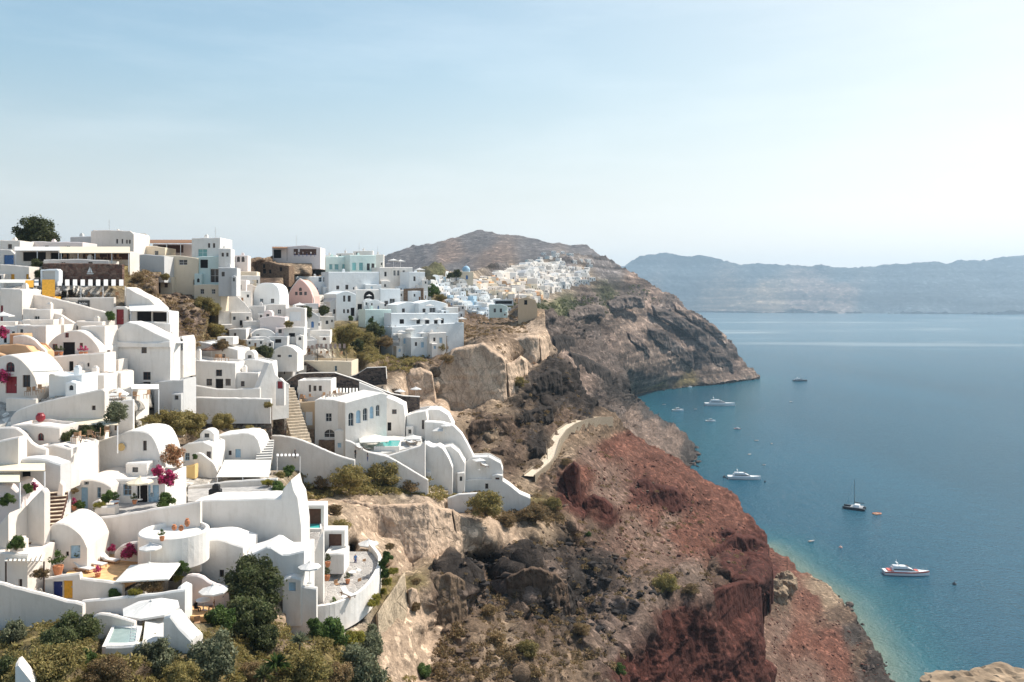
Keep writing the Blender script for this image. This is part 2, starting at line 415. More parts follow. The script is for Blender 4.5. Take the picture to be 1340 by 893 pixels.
    m = bpy.data.meshes.new(name); m.from_pydata(vs.tolist(), [], fs); m.materials.append(M[mat])
    ca = m.color_attributes.new('Zone', 'FLOAT_COLOR', 'POINT'); ca.data.foreach_set('color', np.c_[col, np.ones(len(col))].astype(np.float32).ravel())
    m.polygons.foreach_set('use_smooth', [True]*len(m.polygons)); m.update()
    o = link(bpy.data.objects.new(name, m)); tag(o, label, cat, None, kind)
    SURF[name] = (sv, p, q, quads)
    return o
def scarp(pts, shelf=6, run=4):
    # a steep step in the ground: (column, lip row, foot row, distance)
    o = []
    for px, a, b, Y in pts: o += [(px,a,Y),(px,(a+b)/2,Y-.3),(px,b,Y-.7),(px,a-4,Y+shelf),(px,b+5,Y-.7-run)]
    return o
VCTL = []      # spot heights taken at the foot of every house and wall
L1 = [(-520,318,150),(-520,500,92),(-520,700,66),(-520,900,50),(-300,318,165),(-300,600,82),(-300,900,53),(-80,318,175),(0,322,168),(60,324,168),(120,330,165),(170,345,160),(200,338,185),(250,345,190),(290,350,205),(330,345,225),(355,340,240),(420,345,255),(440,352,268),(520,354,300),(560,376,310),(586,395,330),(612,414,330),(640,421,335),(668,418,335),(690,401,320),
 (200,375,156),(250,400,162),(290,440,160),(170,352,152),(330,455,168),(270,380,175),(230,360,172),(300,395,185),
 (350,362,235),(395,352,250),(450,430,218),(480,442,226),(500,470,214),(520,455,240),(545,490,222),(560,470,232),(590,460,246),
 (590,537,221),(625,534,223),(658,528,226),(588,464,224),(630,455,227),(661,477,229),(600,500,222),(640,495,226),(662,515,228),(570,520,220),(568,490,222),(584,455,236),(628,447,240),(664,468,240),(600,440,246),(640,440,252),(660,440,262),(672,500,233),(680,480,246),
 (668,446,262),(690,443,264),(704,444,267),(670,472,260),(700,473,264),(670,439,276),(690,436,286),(706,436,280),(714,455,276),(715,420,300),(722,470,280),(738,488,272),(712,478,268),(700,500,250),(690,490,250),(730,520,258),(712,500,256),(700,520,244),(755,522,270),(774,541,268),(800,545,272),(760,545,255),(725,538,244),(690,550,220),(660,560,205),(640,575,195),(612,560,200),(600,545,212),(625,595,182),(655,600,186),(690,600,198),(720,590,214),
 (785,550,258),(745,562,236),(722,590,214),(700,612,190),(680,625,184),(820,572,285),(870,597,290),(900,615,288),(935,640,282),(960,655,276),(985,685,262),(1000,715,252),(1003,770,236),(975,745,232),(940,730,228),(960,700,248),
 (735,600,206),(760,590,222),(748,618,189),(752,660,186),(757,684,182),(775,650,188),(800,666,190),(795,698,183),(775,690,181),(750,606,202),(780,640,204),(806,655,206),(800,600,240),(815,638,224),(838,670,220),(836,640,231),(850,632,236),(886,640,248),(850,664,232),(888,669,243),(840,622,246),(888,626,262),(870,690,222),(900,690,238),(925,720,224),(960,702,242),(1001,714,252),(925,752,220),(960,773,235),(1000,776,247),(938,690,252),(975,688,262),(938,705,243),(970,718,244),(880,715,205),(830,690,200),(790,715,176),(750,695,172),(770,725,166),(820,735,176),(870,740,187),(900,735,204),
 (400,632,140),(450,632,143),(500,642,144),(560,650,147),(590,656,150),(630,650,157),(680,662,168),(720,680,170),
 (415,655,135),(450,660,135),(500,662,136),(550,664,138),(590,672,141),(420,700,133),(460,720,131),(500,700,134),(500,744,131),(540,746,131),(550,710,135),(575,742,133),(595,725,136),(600,700,140),(640,680,149),(680,690,158),(620,700,142),(640,706,143),(700,704,152),(750,690,163),
 (610,748,148),(640,738,155),(700,738,163),(740,722,172),(650,765,150),(690,758,152),(780,742,154),(770,715,168),
 (575,760,120),(600,765,121),(560,790,113),(600,800,116),(640,790,130),(670,765,133),(700,750,136),(735,765,139),(665,800,128),(720,790,132),(740,790,134),(752,780,146),(748,810,140),(760,765,150),(620,830,110),(640,830,118),(600,893,98),(680,840,116),(680,893,106),(750,840,124),(760,893,110),(800,790,140),(820,820,135),(800,893,114),
 (850,768,154),(900,757,167),(950,752,178),(985,757,186),(828,826,131),(855,808,139),(880,797,147),(910,786,154),(940,773,163),(970,767,172),(987,764,179),(815,850,124),
 (830,893,127),(855,850,137),(880,893,142),(900,840,150),(940,893,156),(950,820,163),(985,800,177),(995,850,171),(1003,893,168),(1010,960,160),(850,960,120),(700,960,94),
 (545,760,112),(548,820,106),(548,893,100),(500,745,118),(495,800,100),(490,850,92),(470,893,80),(545,960,88),
 (-80,893,57),(0,893,58),(100,893,59),(200,893,62),(300,893,66),(400,893,72),(0,840,65),(100,850,64),(300,840,74),(380,820,80),(430,830,84),(-80,960,52),(200,960,55),(400,960,62),(-80,820,66),
 (-80,700,80),(-80,600,90),(-80,500,105),(-80,400,130),
 (330,655,96),(300,690,90),(400,690,106),(430,660,125),(400,660,128),(440,720,108),(470,720,112),(370,640,112)]
Z1 = [(50,450,'W'),(100,550,'W'),(200,650,'W'),(100,700,'W'),(300,600,'W'),(300,700,'W'),(200,560,'W'),(250,500,'W'),(440,560,'W'),(500,580,'W'),(580,600,'W'),(620,630,'W'),(350,420,'W'),(430,400,'W'),(520,400,'W'),(550,425,'W'),(480,350,'W'),(420,720,'W'),(450,770,'W'),(150,780,'W'),(50,780,'W'),(330,395,'W'),(400,465,'W'),(100,400,'W'),(20,340,'W'),(230,340,'W'),(275,340,'W'),(310,345,'W'),(390,520,'W'),(520,610,'W'),(200,620,'W'),(20,600,'W'),(240,660,'W'),(480,530,'W'),(560,560,'W'),
 (250,400,'K'),(205,372,'B'),(230,385,'B'),(290,440,'K'),(175,352,'G'),(200,348,'G'),(315,456,'G'),(265,415,'G'),(240,432,'E'),(280,452,'G'),(190,360,'K'),(220,400,'K'),(265,400,'B'),(250,420,'T'),
 (240,560,'K'),(300,560,'K'),(330,552,'K'),(380,555,'O'),
 (480,448,'G'),(450,438,'G'),(520,470,'B'),(545,497,'C'),(535,480,'B'),(500,480,'B'),(500,470,'G'),
 (335,352,'B'),(365,358,'K'),(345,365,'E'),(400,347,'K'),(380,350,'K'),(560,385,'V'),(575,392,'B'),(590,402,'E'),
 (580,510,'C'),(620,480,'C'),(650,500,'C'),(600,520,'C'),(640,440,'B'),(600,432,'B'),(570,470,'B'),(690,435,'C'),(702,462,'C'),(680,488,'C'),(665,500,'C'),(660,415,'B'),(620,408,'E'),(690,405,'K'),(640,460,'C'),(610,455,'K'),(580,445,'B'),(675,455,'B'),
 (700,500,'D'),(725,525,'D'),(690,520,'D'),(690,550,'B'),(660,560,'E'),(640,572,'K'),(610,560,'K'),(755,505,'D'),(700,588,'D'),(675,580,'E'),(650,605,'B'),(690,612,'B'),(650,540,'K'),(770,540,'D'),(730,560,'E'),(720,480,'D'),(745,470,'U'),
 (785,560,'B'),(760,575,'B'),(800,556,'B'),(735,590,'K'),(690,628,'K'),
 (725,612,'B'),(760,620,'R'),(800,590,'R'),(850,620,'R'),(900,645,'R'),(950,680,'R'),(980,720,'Q'),(740,650,'Q'),(715,640,'E'),(790,650,'S'),(830,670,'R'),(870,690,'S'),(800,700,'S'),(900,715,'R'),(850,650,'R'),(855,690,'R'),(890,700,'R'),(930,720,'R'),(970,750,'Q'),(850,725,'S'),(780,680,'R'),(930,660,'R'),(870,625,'R'),(820,575,'R'),(760,690,'S'),(870,645,'R'),(900,690,'R'),
 (420,660,'C'),(480,680,'C'),(550,690,'C'),(590,720,'C'),(520,740,'C'),(640,690,'C'),(665,705,'C'),(700,690,'K'),(600,670,'C'),(740,690,'B'),
 (420,632,'G'),(500,622,'G'),(630,652,'G'),(700,668,'G'),(415,690,'G'),
 (650,745,'D'),(720,720,'D'),(765,700,'E'),(600,762,'D'),(700,762,'T'),(640,780,'E'),(740,775,'D'),(775,755,'D'),(560,795,'E'),(680,742,'D'),
 (620,830,'B'),(700,830,'E'),(600,880,'B'),(680,880,'B'),(780,810,'T'),(850,785,'T'),(800,860,'T'),(900,765,'T'),(940,752,'E'),(740,870,'B'),(650,850,'K'),(740,820,'D'),(820,800,'T'),(860,770,'E'),
 (765,600,'S'),(785,625,'S'),(808,652,'S'),(826,684,'S'),(845,705,'S'),(870,728,'S'),(748,650,'Q'),(757,668,'Q'),(785,682,'Q'),(796,690,'Q'),(850,652,'Q'),(872,656,'Q'),(885,655,'Q'),(828,656,'Q'),(950,710,'Q'),(950,745,'Q'),(985,750,'Q'),(600,508,'C'),(640,512,'C'),(575,505,'C'),(640,468,'C'),(620,470,'C'),(550,505,'C'),(630,562,'E'),(650,560,'E'),(618,568,'E'),(705,510,'D'),(680,550,'D'),(700,550,'D'),(700,597,'D'),(664,606,'E'),(585,790,'T'),(600,800,'T'),(690,775,'T'),(720,780,'D'),(735,785,'D'),(850,870,'Q'),(900,830,'Q'),(960,800,'Q'),(990,840,'Q'),(920,885,'Q'),(870,830,'Q'),(820,880,'Q'),
 (30,860,'G'),(150,870,'B'),(300,870,'G'),(430,880,'G'),(100,830,'G'),(380,830,'K'),(200,940,'G'),(400,940,'G'),
 (505,770,'G'),(545,800,'C'),(548,870,'C'),(520,850,'C'),(530,770,'G')]
POLY1 = [(-90,319),(0,322),(60,324),(120,326),(170,333),(200,335),(250,338),(290,345),(330,338),(358,334),(418,336),(440,345),(520,352),(560,375),(584,393),(612,412),(640,420),(668,417),(684,403),(692,400),(712,408),(716,442),(724,468),(740,484),(752,500),(762,522),(776,540),(800,543),(822,570),(846,584),(870,596),(900,613),(935,638),(960,653),(985,683),(1001,712),(1006,738),(1003,772),(991,779),(985,793),(992,810),(988,828),(999,845),(996,862),(1007,880),(1004,900),(1010,960),(-90,960)]
L1 += (scarp([(614,556,580,201),(640,550,577,206),(662,545,572,211)]) + scarp([(692,500,530,239),(706,494,526,246),(722,488,520,254)], 8) + scarp([(668,543,561,216),(690,540,560,224),(715,535,556,234)])
  + scarp([(690,588,606,199),(705,586,606,203),(718,588,602,207)]) + scarp([(655,598,614,186),(672,597,616,190)]) + scarp([(535,489,520,212),(550,483,524,213),(568,488,527,214)], 8)
  + scarp([(565,762,826,116),(585,755,832,117),(605,760,822,120)], 7) + scarp([(668,752,800,131),(690,746,818,130),(715,752,815,132),(738,762,806,137)], 9)
  + scarp([(870,776,786,151)], 4) + scarp([(640,855,872,108),(680,862,880,107)], 4, 3) + scarp([(790,830,850,127),(770,850,872,118)], 4, 3)
  + scarp([(470,462,480,215),(500,470,490,212)], 5) + scarp([(215,395,415,158),(240,405,428,158),(262,420,440,160)], 5, 3) + scarp([(185,365,378,152),(215,372,386,158)], 5, 3))
def sh(px, py): return (px, py, CZ*F/(py-HY))       # a point on the waterline
L1B = [sh(1000,715),sh(1030,735),sh(1060,757),sh(1085,775),sh(1105,800),sh(1125,825),sh(1145,855),sh(1160,893),sh(1185,960),
 (960,680,330),(970,720,305),(960,760,275),(985,790,248),(1010,770,280),(1040,790,272),(1010,830,228),(1060,830,252),(1090,830,256),(1030,880,215),(1090,880,228),(1130,880,240),(1000,893,195),(1100,960,198),(1000,960,170),(940,850,215),(940,960,160)]
Z1B = [(990,720,'R'),(1000,760,'Q'),(1030,760,'R'),(1020,790,'E'),(1060,790,'R'),(1040,840,'R'),(1080,850,'R'),(1000,870,'S'),(1060,890,'S'),(1020,830,'S'),(1100,870,'R'),(1120,860,'E'),(1140,870,'L'),(1155,900,'L'),(1115,840,'L'),(1095,805,'E'),(1070,770,'K'),(1085,785,'K'),(1040,745,'R'),(1110,930,'R'),(1040,930,'S'),(990,930,'S')]
POLY1B = [(930,660),(985,690),(1003,714),(1030,735),(1060,757),(1085,774),(1097,790),(1106,800),(1118,815),(1127,826),(1140,845),(1147,858),(1160,893),(1185,960),(930,960)]
L2 = [sh(835,525),sh(850,540),sh(860,548),sh(878,560),sh(890,568),sh(900,580),sh(909,592),sh(901,608),sh(890,622),
 (715,420,470),(720,440,460),(760,450,560),(800,475,580),(815,505,560),(812,530,500),(825,545,520),(740,480,420),(780,500,450),(760,540,400),(800,560,430),(840,560,560),(860,580,520),(850,600,450),(870,620,440),(800,600,380),(740,560,370),(690,450,440),(690,560,350)]
Z2 = [(720,450,'U'),(760,460,'U'),(790,480,'U'),(800,510,'D'),(810,525,'D'),(750,500,'T'),(770,530,'U'),(725,480,'T'),(800,540,'U'),(820,550,'T'),(850,565,'T'),(880,580,'T'),(895,600,'L'),(900,585,'L'),(870,556,'L'),(850,542,'L'),(870,600,'T'),(780,560,'T'),(835,580,'T')]
POLY2 = [(680,412),(712,412),(738,420),(760,438),(785,452),(800,470),(812,490),(816,512),(830,522),(840,531),(858,547),(875,557),(890,568),(900,577),(908,592),(906,602),(900,609),(885,630),(680,630)]
L3 = [sh(992,496),sh(970,499),sh(950,502),sh(925,505),sh(900,507),sh(880,509),sh(860,510),sh(840,513),sh(828,515),
 (560,362,420),(600,362,470),(640,365,560),(680,352,800),(720,345,950),(780,345,1150),(800,352,1200),(830,365,1200),(870,390,1190),(920,420,1190),(950,448,1180),(970,473,1160),
 (600,390,405),(640,412,400),(660,385,500),(700,385,620),(740,375,760),(780,370,900),(700,402,520),(680,412,430),(720,420,560),(760,400,800),(800,400,960),(840,410,1060),(880,430,1090),(920,450,1110),(940,475,1110),(900,480,1070),
 (760,430,720),(800,440,850),(840,450,960),(880,470,1020),(780,470,700),(810,480,800),(840,490,900),(820,505,900),(740,450,600),(700,440,480),(560,400,380),(680,460,430),(780,520,700)]
Z3 = [(570,370,'V'),(600,380,'V'),(650,360,'H'),(620,395,'K'),(660,395,'K'),(700,360,'H'),(740,350,'H'),(780,350,'H'),(760,370,'K'),(700,385,'K'),(680,405,'K'),(640,415,'E'),(700,410,'V'),(730,405,'V'),(760,395,'U'),(790,385,'V'),(720,430,'T'),(740,430,'U'),(790,360,'H'),(830,372,'T'),(820,390,'U'),(850,400,'T'),(800,400,'T'),(870,405,'U'),(900,425,'U'),(930,440,'U'),(950,460,'U'),(960,480,'T'),(980,492,'K'),(900,455,'T'),(870,440,'T'),(840,430,'S'),(810,420,'S'),(850,470,'B'),(820,460,'S'),(880,485,'B'),(850,495,'B'),(920,490,'B'),(900,500,'G'),(860,506,'G'),(790,450,'T'),(780,480,'S'),(910,470,'U'),(880,420,'T'),(760,450,'U'),(820,440,'S')]
Z3 = [(a,b,{'S':'Z','B':'Z','K':'Z'}.get(c,c)) for a,b,c in Z3] + [(x,y,'X') for x,y in ((570,378),(590,372),(590,390),(610,380),(620,395),(630,378),(640,400),(650,372),(655,408),(660,385),(680,380),(680,362),(700,355),(700,375),(715,388),(720,365),(735,358),(750,368),(768,366),(690,392))]
L1B = L1B
POLY3 = [(545,362),(600,356),(640,352),(680,346),(720,340),(780,338),(800,345),(830,362),(850,378),(872,390),(900,408),(922,422),(936,440),(950,450),(960,466),(975,482),(993,495),(970,499),(950,502),(925,505),(900,507),(880,509),(860,511),(840,514),(826,516),(810,540),(660,540),(545,420)]
L3M = [(480,350,1700),(540,324,1850),(625,303,2000),(690,312,2000),(745,322,1950),(775,327,1850),(790,342,1700),(815,352,1600),(835,365,1500),(600,345,1500),(680,345,1450),(740,345,1450),(560,365,1200),(640,370,1150),(720,372,1150),(790,380,1250),(500,400,950),(600,410,950),(720,420,950),(820,420,1150),(840,400,1350)]
Z3M = [(480,350,'H'),(560,335,'H'),(625,315,'H'),(700,325,'H'),(760,330,'H'),(780,350,'H'),(700,345,'H'),(600,360,'H'),(740,360,'K'),(660,365,'K'),(820,370,'T'),(540,350,'H'),(650,340,'T'),(590,340,'T')]
POLY3M = [(478,350),(505,337),(525,329),(541,323),(570,320),(600,311),(625,302.5),(640,304),(655,308),(672,309),(688,312),(705,315),(718,320),(730,320),(745,323),(758,322),(768,322),(776,328),(790,342),(805,348),(818,354),(836,366),(850,385),(850,430),(478,420)]
L4 = [sh(700,408),sh(900,409),sh(1000,410),sh(1100,410.5),sh(1200,411),sh(1300,412),sh(1420,413.5),(700,345,8900),(830,341,8800),(880,333,9000),(950,344,8600),(1050,351,8400),(1150,350,8300),(1250,345,8200),(1340,336,8200),(1420,330,8200),(830,380,7900),(1000,380,7800),(1150,380,7700),(1300,380,7600),(1420,380,7500)]
Z4 = [(830,345,'N'),(900,350,'N'),(1000,355,'N'),(1100,360,'N'),(1200,352,'N'),(1300,345,'N'),(880,380,'N'),(950,400,'K'),(1050,395,'T'),(1150,400,'N'),(1250,395,'N'),(1340,390,'N'),(850,400,'K'),(1090,380,'T'),(1000,390,'K')]
POLY4 = [(690,350),(800,352),(818,350),(826,343),(836,338),(850,334),(866,333),(882,333),(893,336),(905,337),(920,335.5),(933,338),(947,343),(965,346),(985,346),(1010,349),(1035,349),(1062,352),(1090,352),(1120,352),(1150,350),(1180,349),(1210,347),(1250,345),(1290,341),(1340,336),(1430,329),(1430,413.5),(1300,412),(1200,411),(1100,410.5),(1000,410),(900,409),(690,408)]

def behind_things(q, Y, step):
    # the earth lies behind and under every wall, floor and roof that stands on it
    from mathutils.bvhtree import BVHTree
    bpy.context.view_layer.update(); V = []; Fs = []
    for ob in scn.objects:
        if ob.type != 'MESH' or ob.name.startswith('sea') or ob.name.startswith('foliage'): continue
        b = len(V); mw = ob.matrix_world; V += [mw@v.co for v in ob.data.vertices]; Fs += [tuple(b+i for i in f.vertices) for f in ob.data.polygons]
    bv = SURF['things'] = BVHTree.FromPolygons(V, Fs); lim = np.zeros(len(q)); org = Vector((0,0,CZ))
    m = (q[:,0] < 705) & (q[:,1] < 870)
    for i in np.nonzero(m)[0]:
        d = P(q[i,0], q[i,1], 1.0)-org; L = d.length
        loc, nor, idx, _ = bv.ray_cast(org, d/L, 330)
        if loc is not None: lim[i] = loc.y*1.004+.45
    key = {}
    kx = np.round((q[:,0]-q[:,0].min())/step).astype(int); ky = np.round((q[:,1]-q[:,1].min())/step).astype(int)
    G = np.zeros((ky.max()+3, kx.max()+3)); G[ky+1,kx+1] = lim
    # close small gaps between things, then keep clear of their rims
    for _ in range(2):
        D = G.copy()
        for dy in (-1,0,1):
            for dx in (-1,0,1):
                D = np.maximum(D, np.roll(np.roll(G,dy,0),dx,1))
        G = np.where(G > 0, np.maximum(G, np.where(D < G+4, D, G)), np.where(_ == 0, D, G))
    C = (G > 0).astype(float)
    for k in range(7):
        D = C.copy()
        for dy in (-1,0,1):
            for dx in (-1,0,1): D = np.maximum(D, np.roll(np.roll(C,dy,0),dx,1)*(.82 if k > 0 else 1))
        C = D
    return np.maximum(Y, G[ky+1,kx+1]), G[ky+1,kx+1], C[ky+1,kx+1]
def cliff(lip, foot, zone, seed, rows=18, amp=.9, shelf=5.0, up=4.0, mat='rockface', proud=.6, n=None):
    # a bare rock face between two surveyed edges, with the ground running back from its lip
    def res(pts, n):
        a = np.array(pts, float); d = np.r_[0, np.cumsum(np.hypot(np.diff(a[:,0]), np.diff(a[:,1])))]; t = np.linspace(0, d[-1], n)
        return np.c_[[np.interp(t, d, a[:,k]) for k in range(3)]].T
    L = max(np.ptp([p[0] for p in lip]), 8); n = n or int(L*1.1)+8; A, B = res(lip, n), res(foot, n)
    rs = np.random.RandomState(seed); sc = A[:,2].mean()
    j = fbm(np.c_[np.linspace(0,1,n)*L/7, np.zeros(n)+seed, np.zeros(n)], 4, seed); A[:,1] += j*2.2; B[:,1] += fbm(np.c_[np.linspace(0,1,n)*L/6, np.zeros(n)+seed+9, np.zeros(n)], 4, seed+2)*3
    back = A.copy(); back[:,1] -= up; back[:,2] += shelf; bk2 = A.copy(); bk2[:,1] -= up*.55; bk2[:,2] += shelf*.45
    lo = B.copy(); lo[:,1] += 3.5; lo[:,2] += shelf*.35
    R_ = [back, bk2]+[A+(B-A)*t for t in np.linspace(0,1,rows)]+[lo]
    q = np.array(R_); m = len(R_); q = q.reshape(-1,3); Y = q[:,2]-proud
    p = np.c_[(q[:,0]-670)/F*Y, Y, CZ-(q[:,1]-HY)/F*Y]; k = sc/200.
    edge = np.minimum(np.linspace(0,1,n), np.linspace(1,0,n))*n; e = np.clip(edge/4, 0, 1); w = np.tile(e, m)
    # the ends of the face turn back into the slope
    turn = (1-np.tile(np.clip(edge/3,0,1), m))*shelf*.7; ray = p-np.array((0,0,CZ)); p = np.array((0,0,CZ))+ray*((Y+turn)/Y)[:,None]
    fl = fbm(np.c_[p[:,0]/2.2/k, p[:,1]/2.2/k, p[:,2]/9/k]+seed, 4, seed, True); bl = fbm(p/4.5/k+seed, 4, seed+4, True); fi = fbm(p/1.1/k, 3, seed+7)
    st = fbm(np.c_[p[:,0]*.03, p[:,1]*.03, p[:,2]/1.3/k], 3, seed+5)
    h = (fl*.34+bl*.7+fi*.28+st*.5)*amp*k
    p[:,1] += -h; p[:,0] += h*.35*w
    base = np.array(PAL[zone]); tint = 1+.16*fbm(p/6/k, 3, seed+8)[:,None]+.10*st[:,None]; col = base*tint
    I = np.arange(m*n).reshape(m,n); fs = np.c_[I[:-1,:-1].ravel(), I[1:,:-1].ravel(), I[1:,1:].ravel(), I[:-1,1:].ravel()].tolist()
    me = bpy.data.meshes.new('rock_face'); me.from_pydata(p.tolist(), [], fs); me.materials.append(M[mat])
    ca = me.color_attributes.new('Zone', 'FLOAT_COLOR', 'POINT'); ca.data.foreach_set('color', np.c_[col, np.ones(len(col))].astype(np.float32).ravel())
    me.polygons.foreach_set('use_smooth', [True]*len(me.polygons)); me.update()
    tag(link(bpy.data.objects.new('rock_face', me)), kind='structure')
def rock_faces():
    C = cliff
    C([(566,505,219),(574,482,220),(590,462,222),(608,457,223),(630,452,225),(648,463,226),(663,477,227)],[(568,527,219),(585,537,219.5),(600,538,220),(618,535,221),(640,533,222.5),(655,529,224),(665,520,226)],'F',1,30,.75)
    C([(660,476,227),(668,478,231),(680,470,238),(690,474,242)],[(664,524,226),(672,522,230),(684,512,238),(693,502,243)],'F',2,24,1.0)
    C([(526,502,210),(536,487,211),(550,483,212),(567,492,213)],[(530,520,209),(545,525,210),(560,531,211),(573,531,213)],'F',3,18,.9)
    C([(664,449,258),(680,444,259),(692,442,260),(706,443,262)],[(667,470,257),(685,475,258),(700,475,259),(707,467,262)],'F',4,16,.6)
    C([(704,443,262),(711,446,268),(718,452,275)],[(705,469,262),(713,474,268),(720,476,276)],'F',5,14,.7)
    C([(410,660,133),(430,652,133.5),(455,655,134),(480,660,134),(510,664,134.5),(540,663,135),(560,660,136),(578,668,138),(593,672,140)],[(426,702,131.5),(445,720,131),(465,735,130.5),(490,744,130),(515,748,129.5),(540,747,130),(562,744,131),(580,735,134),(601,722,139)],'F',6,40,.8)
    C([(590,670,139.5),(615,683,145),(640,689,150),(665,698,156),(692,705,162)],[(599,724,138.5),(620,718,142),(645,715,147.5),(670,717,153.5),(694,721,160.5)],'C',7,22,.9)
    C([(600,728,142),(640,719,148),(680,721,156),(720,712,164),(752,704,168)],[(604,752,141.5),(640,742,147.5),(680,742,155.5),(720,730,163.5),(754,722,167.5)],'D',8,14,1.4,3,1,proud=-1.5)
    C([(558,764,114),(572,753,115),(590,751,116),(610,762,118)],[(560,812,113),(578,832,113),(600,829,115),(613,810,117)],'B',9,26,1.3)
    C([(660,758,130),(685,745,130),(705,744,131),(725,751,132),(744,767,134)],[(662,795,129),(685,810,128.5),(705,823,129),(725,821,130),(747,803,133)],'E',10,30,1.5)
    C([(492,806,96.5),(500,793,98.5),(508,781,101),(516,768,103),(523,757,105),(530,750,107.5)],[(494,900,95),(505,905,96.5),(516,905,98.5),(527,905,101),(535,900,103),(542,880,105.5)],'P',23,40,.28,1.5,1.5,proud=1.5)
    C([(531,776,107),(538,770,107.5),(545,772,108.5),(550,790,110),(553,800,111)],[(541,900,105.5),(547,900,106),(553,890,107.5),(560,880,109),(566,860,110.5)],'F',24,34,.5,2,2,proud=1.2)
    C([(736,762,134),(745,768,134.5),(752,780,136)],[(738,812,132),(747,806,133.5),(754,798,136)],'D',11,16,1.3)
    C([(736,622,184),(750,606,185),(758,613,186)],[(741,650,182),(752,670,182),(764,686,183)],'Q',12,30,.9)
    C([(761,658,184),(775,649,186),(790,655,187),(803,668,188.5)],[(765,682,183),(780,695,184),(795,700,185),(805,692,187.5)],'Q',13,24,.7)
    C([(832,633,229),(848,630,232),(865,638,236),(880,639,240),(892,651,243)],[(837,652,227.5),(850,664,229),(868,671,233),(884,669,238),(893,664,242)],'Q',14,20,.9)
    C([(813,641,220),(826,641,221),(839,656,222)],[(815,652,219.5),(828,669,220),(840,672,221.5)],'Q',15,16,.8)
    C([(916,733,219),(930,721,222),(945,714,230),(960,701,237),(980,703,244),(1003,714,250)],[(918,748,218),(935,756,219),(950,766,226),(968,777,233),(985,778,240),(1004,777,246)],'Q',16,30,1.1)
    C([(935,703,240),(950,694,243),(966,698,246),(979,707,248)],[(937,712,239),(952,721,241.5),(968,719,245),(980,716,247.5)],'Q',17,14,.9)
    C([(812,842,126),(828,826,130),(842,815,134),(858,806,139),(880,797,146),(905,788,152),(925,780,157),(945,769,163),(968,763,172),(986,762,180),(996,772,185)],[(808,900,122),(828,910,125),(845,920,128),(862,925,132),(882,930,138),(905,925,144),(926,912,150),(946,895,158),(968,875,167),(986,858,176),(1000,838,183)],'Q',18,50,.75)
    C([(604,563,199),(620,553,201),(640,549,204),(660,544,208),(673,546,211)],[(607,582,198.5),(622,584,200),(642,579,203),(662,573,207),(675,566,210)],'E',19,16,1.2)
    C([(688,507,237),(698,496,240),(710,491,244),(724,486,250),(735,491,254)],[(691,530,236),(702,534,239),(714,529,243),(726,521,249),(736,512,253)],'D',20,22,1.5)
    C([(662,547,214),(685,541,219),(705,536,227),(723,534,233)],[(665,560,213.5),(688,563,218.5),(708,558,226),(725,550,232)],'D',21,14,1.4)
    C([(684,593,197),(700,586,199),(713,586,203)],[(687,608,196.5),(702,611,198.5),(715,604,202.5)],'D',22,14,1.3)
    C([(640,592,188),(660,588,191),(678,590,195)],[(642,612,187.5),(662,612,190.5),(680,606,194.5)],'E',32,14,1.2)
    C([(735,552,243),(752,546,250),(770,543,256)],[(737,560,242.5),(754,556,249.5),(772,552,255.5)],'E',33,10,1.0,3,2)
    C([(726,640,186),(733,628,188),(742,634,189)],[(729,676,184),(737,684,184.5),(746,680,186)],'E',34,20,1.2)
    for i,(l,f,z) in enumerate(([[(852,401,1050),(880,411,1075),(905,427,1095),(927,441,1105)],[(854,411,1045),(882,424,1070),(907,443,1090),(929,457,1100)],'U'],[[(848,431,980),(870,439,1010),(890,454,1045),(906,468,1065)],[(850,441,975),(872,455,1005),(892,471,1040),(908,479,1060)],'U'],[[(928,463,1100),(945,465,1110),(958,479,1115)],[(930,476,1095),(946,483,1105),(960,489,1112)],'U'],[[(793,397,900),(815,388,950),(842,389,1000)],[(795,405,895),(817,400,945),(844,400,995)],'U'],[[(740,408,640),(765,402,720),(790,403,800)],[(742,416,636),(767,413,716),(792,412,796)],'U'],[[(880,398,1120),(905,412,1135),(935,430,1150),(950,446,1150)],[(882,404,1116),(907,420,1131),(936,440,1146),(951,454,1147)],'T'],[[(820,436,890),(838,446,920),(850,460,945)],[(822,444,886),(840,456,916),(852,468,942)],'T'],[[(745,462,430),(765,470,450),(785,480,470),(800,490,480)],[(747,490,425),(767,505,440),(787,515,455),(803,525,470)],'D'],[[(722,444,420),(735,440,450),(752,446,500)],[(724,462,416),(737,460,444),(754,462,494)],'D'],[[(770,515,420),(785,520,430),(800,530,450)],[(772,535,415),(787,540,425),(803,548,445)],'U'])):
        cliff(l, f, z, 40+i, 14, 1.1, 22 if l[0][2] > 600 else 9, 3, 'rockfar' if l[0][2] > 600 else 'rockmid', proud=6 if l[0][2] > 600 else 2)
